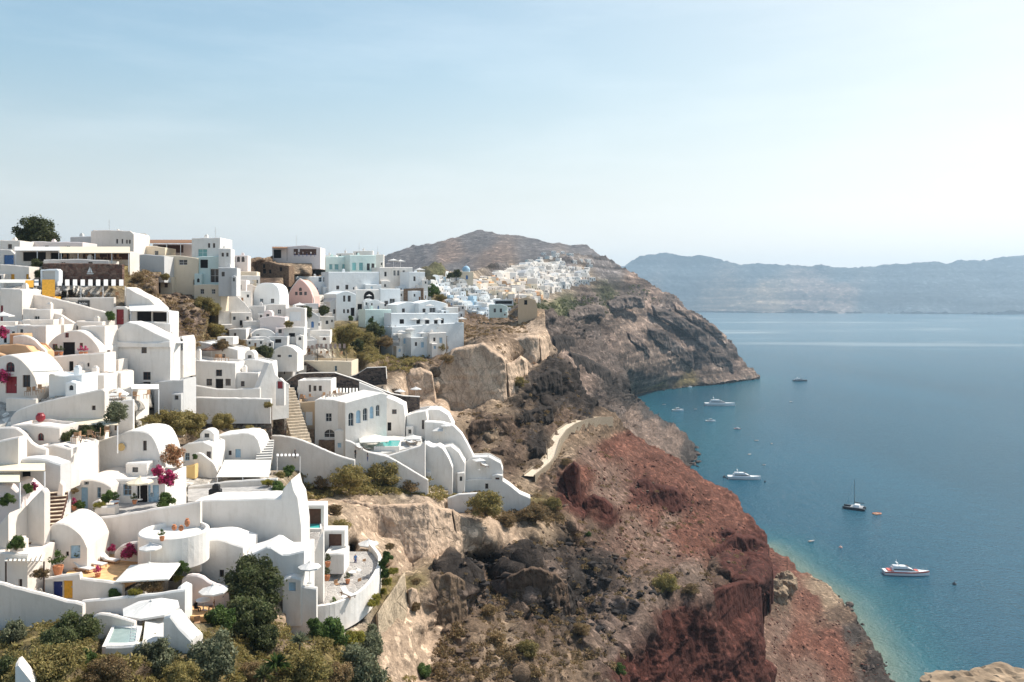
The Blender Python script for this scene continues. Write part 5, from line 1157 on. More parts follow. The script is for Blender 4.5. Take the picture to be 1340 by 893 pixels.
    for i,(px,py) in enumerate(((394,524),(400,525),(407,523),(423,521),(430,520),(438,519),(445,517))):
        p = P(px,py,160); CHAIR.put((p.x,p.y,p.z), i*1.3, 1.3, 'teak chair on the hotel roof terrace', 'teak chairs on the hotel roof terrace')
    canopy(436,470,514,508,163,5,'pale slatted pergola on the hotel roof', 'cloth', 2.4, slats=8, name='pergola', cat='pergola')
    terrace([(455,590,151),(500,594,150),(552,583,156),(552,574,162),(510,570,166),(462,574,160)], 'white paved pool terrace of the hotel', 'dimwhite', .5)
    pool([(492,588,152.5),(521,588,152.5),(524,577.5,159),(501,577,159)], 'turquoise swimming pool on the hotel terrace', .6)
    fa([(457,588),(480,592),(507,597),(550,584),(556,577)], 622, 149, 'white curved supporting wall beneath the hotel pool', d=1.2, par=0)
    umb('sqbig', 489, 575, 47, 154, 'largest square cream parasol beside the turquoise hotel pool')
    umb('sq', 540, 573, 27, 158, 'square parasol right of the hotel pool'); umb('sq', 573, 563, 17, 165, 'small square parasol on the upper pool terrace'); umb('oct', 583, 557, 12, 170, 'small round parasol below the chapel wall'); umb('sqsmall', 627, 602, 18, 166, 'white parasol on the lowest terrace')
    umb('oct', 523, 512, 14, 190, 'round white parasol behind the dark stone wall, left'); umb('oct', 544, 509, 14, 194, 'round white parasol behind the dark stone wall, right')
    fa([(556,545),(560,536),(575,536),(586,543),(593,556)], 576, 172, 'white gabled terrace house beside the cliff edge', d=5, par=0, mat='white')
    fa([(532,544),(545,540),(557,538),(559,548)], 572, 168, 'white cube house with a slit window above the pool umbrellas', [(552,550,555,562,'Wd')], d=5, par=.2)
    fa([(505,520),(516,524),(528,530),(530,546)], 568, 167, 'white stair block between the hotel and the cube house', [(513,536,519,542,'Wd'),(507,553,512,564,'Dd')], d=5, par=0)
    wall([(556,552),(575,553),(593,557),(604,568),(611,580),(617,592),(622,602)], 628, 166, 'tall bright white wall stepping down the cliff edge', d=2.5)
    fa([(549,588),(556,580),(566,586),(576,583),(586,597),(592,612)], 634, 158, 'white buttressed terrace wall with sloping piers', d=4, par=0, sm=1)
    fa([(575,586),(590,584),(600,592),(608,606)], 634, 161, 'white stepped cube below the cliff edge wall', d=4, par=.2)
    fa([(606,607),(618,598),(640,598),(655,606),(658,616)], 634, 165, 'white terrace stack with a parasol at the lower end', d=4, par=.3)
    for i,(px,py,Y,lb) in enumerate(((536,582,156,'lounger by the pool nearest the square parasol'),(545,580,157,'lounger by the pool at its right end'),(470,589,153,'lounger left of the hotel pool'),(480,590,153,'lounger under the largest pool parasol'),(634,612,164,'lounger on the lowest terrace'))):
        p = P(px,py,Y); BED.put((p.x,p.y,p.z+.15), .5, 1.2, lb, 'loungers round the hotel pool')
    person(386,603-3,142.5-1,'walker in dark clothes below the hotel, left', 1.75, 2.0, 'dark', 'dark'); person(481,604,145,'walker in dark clothes on the stair below the pool', 1.75, 1.5, 'dark', 'navypaint')
    person(465,600,146.5,'walker in a black top behind the wavy wall', 1.75, 1.0, 'black', 'dark')
    # stone steps left of the hotel
    steps((396,582,141),(373,508,152), 3.2, 20, 'long flight of beige stone steps left of the hotel', 'dirtstep', 'dirtstep')
    wall([(352,540),(357,525),(364,512),(372,503)], 585, 144, 'rubble side wall of the beige stone steps', mat='greystone', yaw=-30)
    # house with three dark windows
    fa([(227,469),(240,468),(262,472),(308,475)], 512, 140, 'broad white house with black door between two windows', [(282.5,484,290.5,492.5,'Wd'),(282,496,292,510,'Dd'),(270,496,277.5,505,'Wd'),(295,496,302,505,'Wd'),(246,490,252,494,'Wd'),(245,496,253,502,'Wd')], d=7, par=.4, chim=[(250,460,1)])
    fa([(308,487),(338,488)], 510, 140.6, 'lower white annex with one small window right of the black door', [(315,499,320,506,'Wd')], d=5, par=.3)
    fa([(218,486),(243,485)], 506, 138.6, 'low white cistern block left of the black door house', d=3, par=.1)
    fa([(240,450),(262,447),(300,455),(311,458)], 474, 149, 'white upper terrace house behind the brown parasol', d=7, par=.3)
    umb('brown', 277, 457, 24, 147, 'dark brown parasol on a white roof terrace')
    for i,(px,m) in enumerate(((283,0),(290,1),(297,2))):
        p = P(px,473,143.5); CHAIR.put((p.x,p.y,p.z), i, 1.4, 'teak chair on the white roof terrace beside the brown parasol', 'chairs by the brown parasol')
    fa([(312,472),(330,470),(352,474),(353,486)], 505, 145, 'white roof terrace with curved parapet beside the bright wall', d=5, par=.3)
    wall([(337,511),(345,492),(352,475),(356,474),(360,489),(367,496),(378,502)], 527, 139, 'bright white triangular gable wall facing the sea', d=1.5, yaw=48)
    wall([(218,496),(230,498),(245,502),(265,506),(290,510),(340,508)], 524, 136.5, 'long grey white terrace wall below the black door house', d=.6, sm=1)
    wall([(237,520),(300,521),(354,522)], 531, 134, 'white coping band along the rubble retaining wall', d=.9)
    wall([(237,530),(300,530),(355,530)], 560, 134.3, 'rubble stone retaining wall with white coping', mat='greystone', d=.5)
    wall([(166,546),(185,540),(215,532),(240,524)], 548, 127, 'long white wall rising to the rubble stone wall', d=.6)
    fa([(361,500),(366,495),(372,500)], 510, 150, 'small red framed shrine door beside the gable wall', [(363,498,370,509,'Dr')], d=1, par=0, name='shrine', cat='shrine')
    # roof terrace house upper right with dark stone
    fa([(380,472),(424,472),(460,473)], 497, 184, 'cream house with dark stone corner and blue window', [(389,478,401,489,'Dw'),(402,480,406,489,'Dd'),(438,479,441,486,'Wb')], d=8, mat='cream', par=.5)
    wall([(382,474),(400,474),(424,491)], 495, 183.2, 'triangular dark stone facing on the cream house', mat='darkstone', d=.35, ops=[(389,478.5,401,489.5,'Ow')])
    fa([(361,464),(382,463)], 499, 179, 'tall grey white house end with a narrow slot', [(371,478,373,490,'Wd')], d=6, mat='greywhite', par=.2)
    canopy(395,455,456,450,186,7,'dark timber pergola over roof terrace seating', 'darkwood', 2.3, name='pergola', cat='pergola', pm='darkmetal', slats=10)
    for i in range(6):
        p = P(401+i*9,466,188); CHAIR.put((p.x,p.y,p.z), i*2.1, 1.3, 'chair under the dark timber pergola', 'chairs under the dark pergola')
    dk = [(374,500),(382,494),(391,489.5),(415,488.5),(438,488.5),(455,494),(471,499),(490,507),(512,516),(530,519),(549,520)]
    r = wall(dk, 532, 174, 'long dark stone wall with white coping above the hotel', mat='darkstone', d=.5); coping(r, dk, 174)
    dk = [(456,494),(466,491),(480,482),(505,481),(506,496)]
    r = wall(dk, 502, 183, 'dark stone loop wall enclosing a small paved terrace', mat='darkstone', d=.5); coping(r, dk, 183)
    wall([(470,500),(500,512),(530,530),(535,548)], 552, 171, 'white sloping wall below the dark stone wall', d=.6)
    wall([(540,536),(560,532),(575,531),(590,550)], 552, 180, 'white curved wall top above the gabled terrace house', d=.6, sm=1)
    # --- left middle: vaulted house with red door
    fa([(-6,470),(0,467),(8,464.5),(16,464.5),(26,469),(36,479),(44,490),(48,503)], 521, 104, 'white vaulted house with a red door and red arched window', [(7.5,474,19,487,'Wra'),(7,493,22,515,'Dr'),(29.5,491,39.5,507,'Wd')], d=7, sm=1, par=0)
    wall([(8,521),(30,521),(47,522)], 535, 102, 'low white wall before the red door', d=.5)
    umb('sqbig', 61, 484, 38, 103.5, 'white parasol over the tables right of the red door')
    fa([(64,490),(85,492),(107,490)], 515, 104.5, 'lavender white block wall beside the parasol tables', d=4, mat='bluewhite', par=.2)
    for i,(px,py,lb) in enumerate(((36,518,'chair on the red door terrace, left of the table'),(47,517,'chair on the red door terrace, right of the table'),(54,514,'chair under the parasol by the red door'))):
        p = P(px,py,102.6); CHAIR.put((p.x,p.y,p.z), i*1.5, 1.2, lb, 'chairs by the red door')
    fa([(-5,452),(20,450),(34,452),(44,462)], 478, 111, 'terracotta cream house end behind the red door vault', d=5, mat='peach', par=.2, sm=0)
    wall([(17,440),(30,438),(44,443),(52,452),(59,458)], 470, 113, 'curved white stair wall above the terracotta house', sm=1, d=.6)
    fa([(60,456),(66,446),(76,438),(88,433.5),(98,432),(108,434),(118,441),(126,450),(130,457)], 467, 119, 'wide vaulted house with a dark door and four small windows', [(85,434.5,90,442,'Wr'),(68.5,450.5,75,457.5,'Wr'),(82,448,98,466,'Dd'),(104,449,108.5,455,'Wr')], d=9, sm=1, par=0)
    fa([(106,427),(137,426.5)], 462, 121, 'white cube room with a small window right of the wide vault', [(119,438.5,124.5,445,'Wd')], d=4, par=.2)
    fa([(68,467),(100,464),(136,462)], 490, 115, 'white lower storey with three small openings under the wide vault', [(90,473,96,487,'Dd'),(101,477,104,481,'Wd'),(114,475,117,480,'Wd')], d=3.5, par=.5, mat='warmwhite')
    for i,px in enumerate((74,80,106,112)):
        p = P(px,465,117); POT['pink' if i>1 else 'dark'].put((p.x,p.y,p.z), 0, .9, 'flower pot in a row before the wide vaulted house', 'flower pots before the wide vault')
    steps((131,461,121),(144,427,134), 2.6, 12, 'dark edged steps beside the tall white house', 'dimwhite', 'brownpaint')
    # tall white house
    fa([(135,463),(142,446),(150,434),(160,425),(168,421),(180,424),(194,431),(208,438),(222,444),(223,449)], 506, 125, 'tall white house with a curved gable and four dark windows', [(185,452.5,192,462.5,'Wd'),(187,487,197,497.5,'Wd'),(187,500,197,505,'Wd'),(159,476,163,482,'Wd')], d=4.5, par=0)
    wall([(148,447),(190,449),(222,447)], 452, 124.6, 'projecting white ledge across the tall white house', d=.45, bury=.3, ctl=False)
    fa([(210,445),(238,440),(240,446)], 470, 129, 'white terrace room with two dark doorways behind the tall house', [(213,449,221,462,'Dd'),(232,444,239,459,'Dd')], d=5, par=.2)
    canopy(208,240,449,443,127,4,'flat white awning over two dark doorways', 'clothwhite', 2.5)
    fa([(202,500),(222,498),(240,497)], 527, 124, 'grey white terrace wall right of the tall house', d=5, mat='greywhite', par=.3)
    fa([(135,473),(155,470),(158,492)][:2], 500, 121, 'white stair block left of the tall white house', d=3, par=.1)
    for (x0,x1,yt,yb,Y,lb,mt) in ((107,136,489,506,111,'white roof terrace with low dome left of the tall house','white'),(136,158,486,504,115,'small white vault before the tall house','white'),(88,108,484,494,113,'white flat roof above the lavender wall','warmwhite'),(160,178,507,522,112,'cream stair block under the tall house','warmwhite')):
        fa([(x0,yt+3),((x0+x1)/2,yt),(x1,yt+2)], yb, Y, lb, d=4, par=.2, mat=mt)
    terrace([(136,530,101.5),(174,528,102.5),(172,519,107),(138,519,107)],'small cafe terrace beyond the cream retaining wall','dimwhite',.5)
    wall([(136,525),(150,525),(174,523)], 546, 101.3, 'low white parapet of the small cafe terrace', d=.4)
    umb('sqbig', 155, 516, 28, 105, 'white parasol over a cafe table above the cream wall')
    canopy(172,208,509,503,109,4,'small cream canopy on the white stair terrace', 'cloth', 2.4)
    for i,(px,py,lb) in enumerate(((148,525,'chair under the parasol above the cream wall, left'),(160,526,'chair under the parasol above the cream wall, right'),(178,524,'chair under the small cream canopy, left'),(192,522,'chair under the small cream canopy, right'))):
        p = P(px,py,104); CHAIR.put((p.x,p.y,p.z), i*1.5, 1.3, lb, 'chairs on the cafe terrace')
    wall([(14,546),(20,538),(32,533),(50,527),(90,518),(125,511),(134,509),(137,512)], 562, 98, 'long cream white retaining wall with one small window', mat='warmwhite', ops=[(120,531,125,537,'Wd')], d=1.0, sm=1)
    canopy(76,155,556,541,95,5,'broad cream canopy over the planted restaurant terrace', 'clothcream', 2.4, xb0=96, xb1=150)
    canopy(34,80,559,552,93,4,'low cream awning left of the restaurant canopy', 'clothcream', 2.2, xb0=50)
    fa([(14,557),(40,555),(78,560)], 582, 91, 'white house front with one red arched window', [(49,567,57.5,577,'Wra')], d=4, par=.3)
    for i,(k,px,py,r,Y,lb) in enumerate((('dark',92,572,12,92,'dark green plant under the left end of the restaurant canopy'),('dark',112,566,10,94,'dark plant under the middle of the restaurant canopy'),('dark',128,562,9,95,'dark plant under the right end of the restaurant canopy'),('tree_grey',150,542,17,99,'grey olive tree at the right end of the restaurant canopy'),('olive',222,552,26,118,'large olive coloured bush left of the rubble wall'),('olive',252,552,22,122,'olive coloured bush in front of the rubble wall'),('olive',289,551,17,127,'round olive bush against the rubble wall'),('wild',196,550,12,108,'thin dry bush left of the large olive bush'),('wild',350,530,7,137,'small bush at the head of the rubble wall'),('pinkflower',1,436,8,112,'pink bougainvillea at the left edge, upper'),('pinkflower',1,494,9,103,'pink bougainvillea at the left edge by the red door'))): bush(k,px,py,r,Y,lb)
    for i,(px,py) in enumerate(((98,582),(108,580),(118,578),(128,576),(140,574))):
        p = P(px,py,92.5); CHAIR.put((p.x,p.y,p.z+.3), i*1.7, 1.2, 'wooden chair under the restaurant canopy', 'chairs under the restaurant canopy')
    person(104,581,92,'seated guest in pale clothes under the restaurant canopy',1.7,.5,'clothwhite','dark',True); person(122,577,93,'seated guest in dark clothes under the restaurant canopy',1.7,2.5,'dark','dark',True)
    m = MB(); m.lathe([(.25,0),(.5,.3),(.5,.7),(.3,.95),(.35,1.0)], 14); ob = m.obj('clay_jar','redpaint'); ob.location = P(53,552,94); tag(ob,'big dark red jar above the arched window','jar')
def village_top():
    # --- ridge on the left
    bush('tree_dark', 40, 309, 28, 178, 'big dark green tree on the left skyline')
    fa([(0,314),(26,315)], 330, 166, 'low white house left of the skyline tree', d=5)
    fa([(41,316),(108,317)], 332, 171, 'long pale pink flat house below the skyline tree', d=6, mat='pinkwhite')
    fa([(92,310),(121,309)], 330, 182, 'grey white lower wing of the skyline house', d=6, mat='greywhite')
    fa([(119,303),(122,301),(150,301.5),(170,302),(175,306)], 328, 180, 'bright cream house with four small windows on the skyline', [(152,313,154.5,319,'Wd'),(159,313,161,319,'Wd'),(165,314,167,319,'Wd'),(168.5,314,171,319,'Wd')], d=8, par=.3, chim=[(143,299.5,1)])
    fa([(57,340),(100,339),(142,341)], 347, 150, 'low white parapet under the long restaurant awnings', d=4)
    canopy(19,78,328,323,152,5,'long white awning of the skyline restaurant, left half', 'clothwhite', 2.6); canopy(78,170,331,323,151,6,'long cream awning of the skyline restaurant, right half', 'clothcream', 2.6)
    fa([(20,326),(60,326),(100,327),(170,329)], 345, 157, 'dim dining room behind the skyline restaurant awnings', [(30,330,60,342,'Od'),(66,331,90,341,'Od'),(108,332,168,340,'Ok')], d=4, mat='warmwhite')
    for i in range(9):
        p = P(84+i*9,344,152.5); CHAIR.put((p.x,p.y,p.z+.4), i*1.9, 1.4, 'wooden chair under the long cream awning', 'chairs of the skyline restaurant')
    wall([(56,345),(100,344.5),(160,346)], 372, 147, 'dark red stone wall carrying a small white sail emblem', mat='redstone', d=.8)
    m = MB(); m.add([(-.05,0,0),(-.05,0,1.15),(-.55,0,0)],[(0,1,2)]); m.add([(.05,0,0),(.45,0,0),(.05,0,1.0)],[(0,1,2)]); m.add([(-.7,0,-.12),(.7,0,-.12),(.5,0,-.28),(-.5,0,-.28)],[(0,1,2,3)])
    ob = m.obj('sail_emblem','paintwhite'); ob.location = P(118,357,146.9); tag(ob,'small white sail emblem on the dark red stone wall','emblem')
    fa([(53,353),(74,352),(77,354)], 372, 142, 'blue edged picture kiosk beside the red stone wall', [(55,355,72,366,'Ow')], d=1.2, mat='bluewhite', par=.05, name='kiosk', cat='kiosk')
    canopy(45,166,374,366,138,6,'white slatted pergola roof over the red stone dining room', 'clothwhite', 2.5, slats=12, name='pergola', cat='pergola')
    for i in range(8):
        p = P(84+i*10,391,139.5); (CHAIR if i%2 else TABLE).put((p.x,p.y,p.z), i*1.9, 1.3, 'chair under the white slatted pergola' if i%2 else 'table under the white slatted pergola', 'seats under the slatted pergola' if i%2 else 'tables under the slatted pergola')
    wall([(81,390),(149,389)], 412, 136, 'white front wall of the pergola restaurant with a grey sign', d=.7)
    o = empty('restaurant_sign', P(109.5,402,135.9), 'grey sign with pale lettering on the pergola restaurant wall', 'sign'); s = MB(); s.box(-.98,.98,-.06,.02,0,1.12); s.obj('board','darkmetal',o)
    s = MB()
    for i,(a,b,h) in enumerate(((-.7,-.55,.4),(-.5,-.4,.22),(-.35,-.22,.22),(-.15,-.1,.4),(-.02,.12,.22),(.18,.24,.4),(.3,.44,.22),(.5,.62,.22))): s.box(a,b,-.075,-.062,.45,.45+h)
    s.box(-.75,.7,-.075,-.062,.32,.36); s.obj('lettering','paintwhite',o)
    for i,(x0,x1,yf,yb,Y,lb) in enumerate(((33,44,376,367,135,'ochre awning beside the kiosk, left'),(55,72,388,366,134,'large ochre awning under the white pergola'),(70,80,394,388,132.5,'small ochre awning nearest the sloping wall'))): canopy(x0,x1,yf,yb,Y,3,lb,'ochrecloth',2.0)
    fa([(0,346),(20,347),(38,349)], 372, 146, 'white terrace house with ochre shutters at the left edge', [(14,359,19,366,'Do'),(34,359,40,367,'Do')], d=4)
    fa([(0,326),(14,327),(19,332)], 346, 158, 'white corner house with a blue painted board', [(5,334,18,346,'Db')], d=4)
    canopy(0,44,370,366,139,3,'cream flat awning at the left edge above the sloping wall', 'cloth', 2.2)
    for k,px,py,r,Y,lb in (('dark',47,345,7,150,'dark shrub beside the red stone wall'),('dark',52,358,6,146,'dark shrub left of the kiosk')): bush(k,px,py,r,Y,lb)
    wall([(29,382),(60,388),(100,398),(144,410)], 430, 130, 'long sloping white stair wall below the pergola restaurant', d=.7)
    wall([(62,406),(80,412),(102,426)], 432, 127, 'lower sloping white stair wall', d=.6)
    fa([(0,377),(26,378),(29,380)], 432, 127, 'tall white house at the left edge with a dark door', [(-1,400,4,428,'Dr')], d=5)
    umb('sq', 4, 413, 26, 120, 'white parasol at the left edge beside the tall house')
    for (x0,x1,yt,yb,Y,lb,mt) in ((30,66,404,432,126,'white courtyard house with two grey grilles','white'),(20,60,425,440,119,'low white roof terrace above the curved stair wall','warmwhite'),(58,84,424,442,124,'small white block behind the wide vault','white'),(100,134,420,436,127,'white stepped block at the foot of the sloping walls','white')):
        fa([(x0,yt),(x1,yt+1)], yb, Y, lb, [(33,400-0,43,406,'Ww'),(48,400,58,406,'Ww')] if x0==99 else (), d=4, mat=mt, par=.3)
    wall([(148,403),(152,401),(163,401),(167,403)], 430, 133, 'white gate wall with a dark red door', ops=[(152,405,162,425,'Dr')], d=.6)
    fa([(165,376),(170,378),(180,384),(195,391),(208,403)], 424, 136, 'white house end with a sloping top beside the rocky slope', d=4, par=0)
    canopy(170,220,407,399,131,5,'wide white awning over an open dark cafe', 'clothwhite', 2.4, xb0=168, xb1=208)
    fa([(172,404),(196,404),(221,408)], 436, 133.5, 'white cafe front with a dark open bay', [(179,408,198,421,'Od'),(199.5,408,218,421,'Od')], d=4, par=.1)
    wall([(178,421),(200,421),(223,424)], 436, 131, 'white cafe parapet under the wide awning', d=.5)
    bush('green',144,414,7,129,'green climber beside the dark red door')
    # modern buildings
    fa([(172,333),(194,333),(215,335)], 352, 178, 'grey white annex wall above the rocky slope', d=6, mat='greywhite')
    fa([(176,322),(200,322),(216,324)], 338, 186, 'cream terrace block behind the grey annex', d=6, mat='cream')
    canopy(180,256,318,314,188,8,'flat pergola roof of the modern hotel', 'wood', 3.0, name='pergola', cat='pergola', pm='paintwhite')
    fa([(200,319),(252,319)], 334, 197, 'shaded pink back wall under the flat pergola roof', [(206,321,240,331,'Ok')], d=2, mat='pinkwhite')
    fa([(214,334),(240,335),(259,338)], 384, 183, 'cream lower storey of the modern hotel', [(234,340,245,347,'Ww'),(253,366,256,373,'Wd')], d=7, mat='cream')
    fa([(251,311.5),(288,311)], 340, 186, 'white upper storey of the modern hotel with two windows', [(272,318.5,275,324.5,'Wd'),(278.5,318.5,281.5,324.5,'Wd'),(259,326,271,336,'Wwt')], d=8)
    fa([(257,336),(288,335)], 376, 183.5, 'pale green storey of the modern hotel with a dark balcony bay', [(262,340,272,351,'Od'),(275,352,287,370,'Ww')], d=6, mat='mint')
    fa([(254,373),(275,372),(289,373)], 390, 180, 'low cream base of the modern hotel', d=5, mat='cream')
    # behind
    for i,(x0,x1,yt,yb,Y,mt,lb,ops) in enumerate(((286,302,325,352,205,'white','white two storey house right of the modern hotel',[(290,331,293,336,'Wd'),(296,331,299,336,'Wd')]),(301,324,334,352,212,'pinkwhite','pink house with a row of brown arches',[(304,336,308,343,'Wda'),(310,336,314,343,'Wda'),(316,336,320,343,'Wda')]),(286,310,350,372,198,'greywhite','grey white house below the brown arches',[(290,356,294,362,'Wd')]),(306,336,355,374,206,'cream','cream house with a parasol terrace',[(312,360,316,366,'Wd')]),(296,322,366,388,192,'pinkwhite','pinkish house above the bright white slope',[(303,373,307,379,'Wd'),(312,373,316,379,'Wd')]))):
        fa([(x0,yt),(x1,yt+.5)], yb, Y, lb, ops, d=6, mat=mt, yaw=10)
    fa([(331,348),(340,344),(352,342),(364,346),(378,348)], 362, 238, 'ruined brown stone house with dark windows', [(344,346,347,351,'Dd'),(344,352,348,358,'Dd'),(352,353,355,358,'Dd'),(366,350,369,355,'Dd')], d=6, mat='brownstone', par=0)
    fa([(357,324),(378,322.5),(400,321),(419,324)], 340, 258, 'hilltop cafe with dark pergola bays on the skyline', [(358,327,368,338,'Od'),(384,326,390,334,'Ok'),(392,326,414,334,'Ok')], d=7, mat='pinkwhite', par=.2)
    canopy(356,376,325,323,254,5,'dark pergola roof at the left end of the hilltop cafe', 'wood', 3, pm='darkwood', name='pergola', cat='pergola')
    for i,w in enumerate(('left end of the row, in white','second from the left, in dark clothes','third from the left, in white','third from the right, in dark clothes','second from the right, in white','right end of the row, in dark clothes')): person(386+i*5.2,336,256,'guest at the hilltop cafe railing, '+w,1.7,i,'dark' if i%2 else 'clothwhite','navypaint')
    fa([(378,388),(380,380),(386,372),(391,366),(394,366),(400,371),(406,379),(409,388)], 396, 214, 'pink gabled chapel front with dark windows', [(391,376.5,395,381,'Wda'),(386,382,389.5,386.5,'Wd'),(391.5,382,395.5,386.5,'Wd'),(398,382,401.5,386.5,'Wd')], d=8, mat='pink', par=0, sm=1)
    wall([(376,391),(379,380),(386,370),(391,364.5),(394,364.5),(400,369.5),(407,378),(411,391)], 397, 214.7, 'white moulded outline behind the pink chapel gable', d=.5, sm=1)
    fa([(332,384),(334,376),(340,371),(349,370),(358,371),(364,376),(366,386)], 402, 198, 'white vaulted house with a broad shaded front', d=8, mat='bluewhite', par=0, sm=1)
    fa([(286,391),(294,385),(302,380),(308,385),(320,396),(330,408),(331,428)], 440, 187, 'bright white roof slope facing the sea', d=5, yaw=40, par=0)
    # cluster px 300-400, py 395-450
    for i,(x0,x1,yt,yb,Y,mt,ops,lb) in enumerate(((320,346,400,420,190,'greywhite',[(322,404,327,409,'Wd')],'grey white roof house beside the bright roof slope'),(344,374,398,418,193,'white',[],'flat white house under the broad vault'),(374,399,403,430,191,'white',[(379,408,394,420,'Ob')],'white house with a curved pediment niche'),(340,373,415,440,182,'pinkwhite',[(341,432,343.5,438,'Wd'),(347,432,349.5,438,'Wd'),(353,434,356,438,'Wd')],'pinkish white house with three tiny windows'),(318,342,420,444,184,'white',[(330,430,333,436,'Wd')],'white cube house at the foot of the bright slope'),(372,398,428,448,181,'white',[(378,436,386,441,'Od')],'white terrace house with a dark bay'),(396,432,432,448,197,'white',[(402,440,406,446,'Wd')],'white stepped house behind the dark pergola'),(300,322,430,450,176,'white',[(306,436,309,442,'Wd')],'white cube house beside the rocky slope'),(350,376,440,456,176,'greywhite',[(360,444,368,449,'Od')],'low white house with a curved awning bay'))):
        fa([(x0,yt+1),((x0+x1)/2,yt-(1.5 if i in(2,3) else 0)),(x1,yt+.5)], yb, Y, lb, ops, d=6, mat=mt, yaw=8)
    fa([(355,462),(362,455),(372,452),(382,454),(389,461)], 470, 190, 'rounded white house left of the dark pergola', d=6, par=0, sm=1)
    for k,px,py,r,Y,lb in (('dark',346,462,11,165,'dark green shrub between the rocky slope and white houses'),('dark',400,408,8,196,'dark shrub below the pink chapel'),('dark',424,406,7,205,'dark shrub left of the windowed white house'),('olive',283,432,14,166,'olive scrub at the right edge of the rocky slope'),('olive',276,404,13,172,'olive scrub under the low cream hotel base'),('olive',266,398,16,165,'olive scrub at the top of the rocky slope'),('dry',290,452,13,160,'brown bush at the foot of the rocky slope'),('dry',312,452,13,160,'reddish brown bush beside the rocky slope foot'),('dry',180,366,10,152,'brown bush on the rocky slope near the pergola'),('olive',215,362,7,168,'olive bush under the cream hotel storey'),('olive',378,424,7,190,'olive bush beside the niche house')): bush(k,px,py,r,Y,lb)
    # upper right village (px 385-610)
    T = [(426,460,336,357,268,'mint',[(431,346,435,353,'Wbt'),(438,346,443,353,'Wbt'),(448,346,453,353,'Wbt')],'pale teal glazed hotel on the ridge, left part',8),
     (458,492,334,356,270,'mint',[(461,344,466,354,'Dt'),(470,344,475,354,'Wbt'),(480,345,484,354,'Wd'),(486,345,490,354,'Wd')],'pale teal hotel on the ridge with a dark door',8),
     (387,432,362,384,252,'bluewhite',[(398,366,401,371,'Wb'),(417,363,421,369,'Wb'),(423,363,427,369,'Wb'),(412,377,416,384,'Db')],'white house with bright blue windows below the teal hotel',8),
     (430,496,356,382,258,'bluewhite',[(440,374,444,379,'Wd'),(452,373,456,379,'Wd'),(462,376,466,380,'Wd')],'long white retaining house below the teal hotel',5),
     (497,540,350,380,272,'white',[(503,356,506,362,'Wd'),(515,354,518,361,'Ww'),(520,354,523,361,'Ww'),(527,354,530,361,'Ww')],'white house with a row of tall windows on the ridge',8),
     (536,556,356,380,268,'bluewhite',[(541,362,544,368,'Wd')],'bluish white end house on the ridge above the green shrub',6),
     (440,466,382,418,240,'bluewhite',[(449,387,452,395,'Wd'),(455,387,459,395,'Wd'),(449,405,451.5,410,'Wd'),(454,405,457,410,'Wd'),(459,403,464,414,'Dd')],'tall white gabled house with dark windows above the olive bushes',8),
     (432,444,392,416,238,'greywhite',[(436,405,439,411,'Wd')],'narrow grey white house left of the gabled house',5),
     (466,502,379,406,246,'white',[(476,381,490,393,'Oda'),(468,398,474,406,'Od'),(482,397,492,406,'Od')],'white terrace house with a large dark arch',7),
     (498,524,378,404,250,'bluewhite',[(503,394,508,401,'Wd'),(510,391,517,400,'Ww')],'white square house right of the large dark arch',7),
     (478,512,405,426,236,'mint',[(486,414,489,419,'Wd')],'pale turquoise pool wall above the olive bushes',4),
     (519,552,396,412,246,'bluewhite',[(526,404,530,409,'Wd'),(543,404,546,408,'Wd')],'white vaulted house in the cliff edge hotel',6),
     (548,584,394,414,249,'bluewhite',[(553,404,557,409,'Wd'),(562,403,570,409,'Ww')],'white gabled house in the cliff edge hotel',6),
     (584,600,402,422,252,'white',[(587,412,590,419,'Dd'),(592,414,595,419,'Wd')],'white end house of the cliff edge hotel',6),
     (512,600,410,428,240,'bluewhite',[(523,418,529,424,'Od'),(545,418,550,424,'Od'),(556,418,562,424,'Od'),(568,418,573,424,'Od'),(577,417,581,424,'Dd')],'long white terrace front with dark bays on the cliff edge',4)]
    for i,(x0,x1,yt,yb,Y,mt,ops,lb,d) in enumerate(T):
        g = 'gabled' in lb or 'vaulted' in lb
        fa([(x0,yt+(3 if g else 0)),((x0+x1)/2-2,yt-(1 if g else 0)),((x0+x1)/2+2,yt-(1 if g else 0)),(x1,yt+(3 if g else 0))], yb, Y, lb, ops, d=d, mat=mt, yaw=40, par=0 if g else .4)
    fa([(513,428),(560,425),(607,422)], 462, 237, 'tall bluish white retaining wall under the cliff edge hotel', d=6, mat='bluewhite', yaw=40, par=.8, bury=6, name='retaining_wall', cat='wall')
    for i,(x0,x1,yt,yb,Y,mt,lb) in enumerate(((515,538,437,464,231,'white','low white terrace room at the foot of the tall retaining wall, left'),(538,562,442,464,231.5,'bluewhite','low white terrace room at the foot of the tall retaining wall, middle'),(562,584,436,460,234,'white','low white terrace room at the foot of the tall retaining wall, right'))):
        fa([(x0,yt),(x1,yt-1)], yb, Y, lb, [(x0+5,yt+6,x0+8,yt+11,'Wd'),(x0+13,yt+6,x0+17,yt+13,'Dl')], d=4, mat=mt, yaw=40, par=.5)
    umb('sqsmall', 552, 436, 13, 230, 'white parasol above the lower terrace rooms, right'); umb('sqsmall', 525, 434, 12, 229, 'white parasol above the lower terrace rooms, left')
    wall([(528,378),(554,377)], 392, 262, 'brown stone retaining wall under the ridge houses', mat='brownstone', d=1)
    steps((518,450,226),(512,420,236), 2, 14, 'narrow white steps beside the tall retaining wall', 'dimwhite', 'greyfloor')
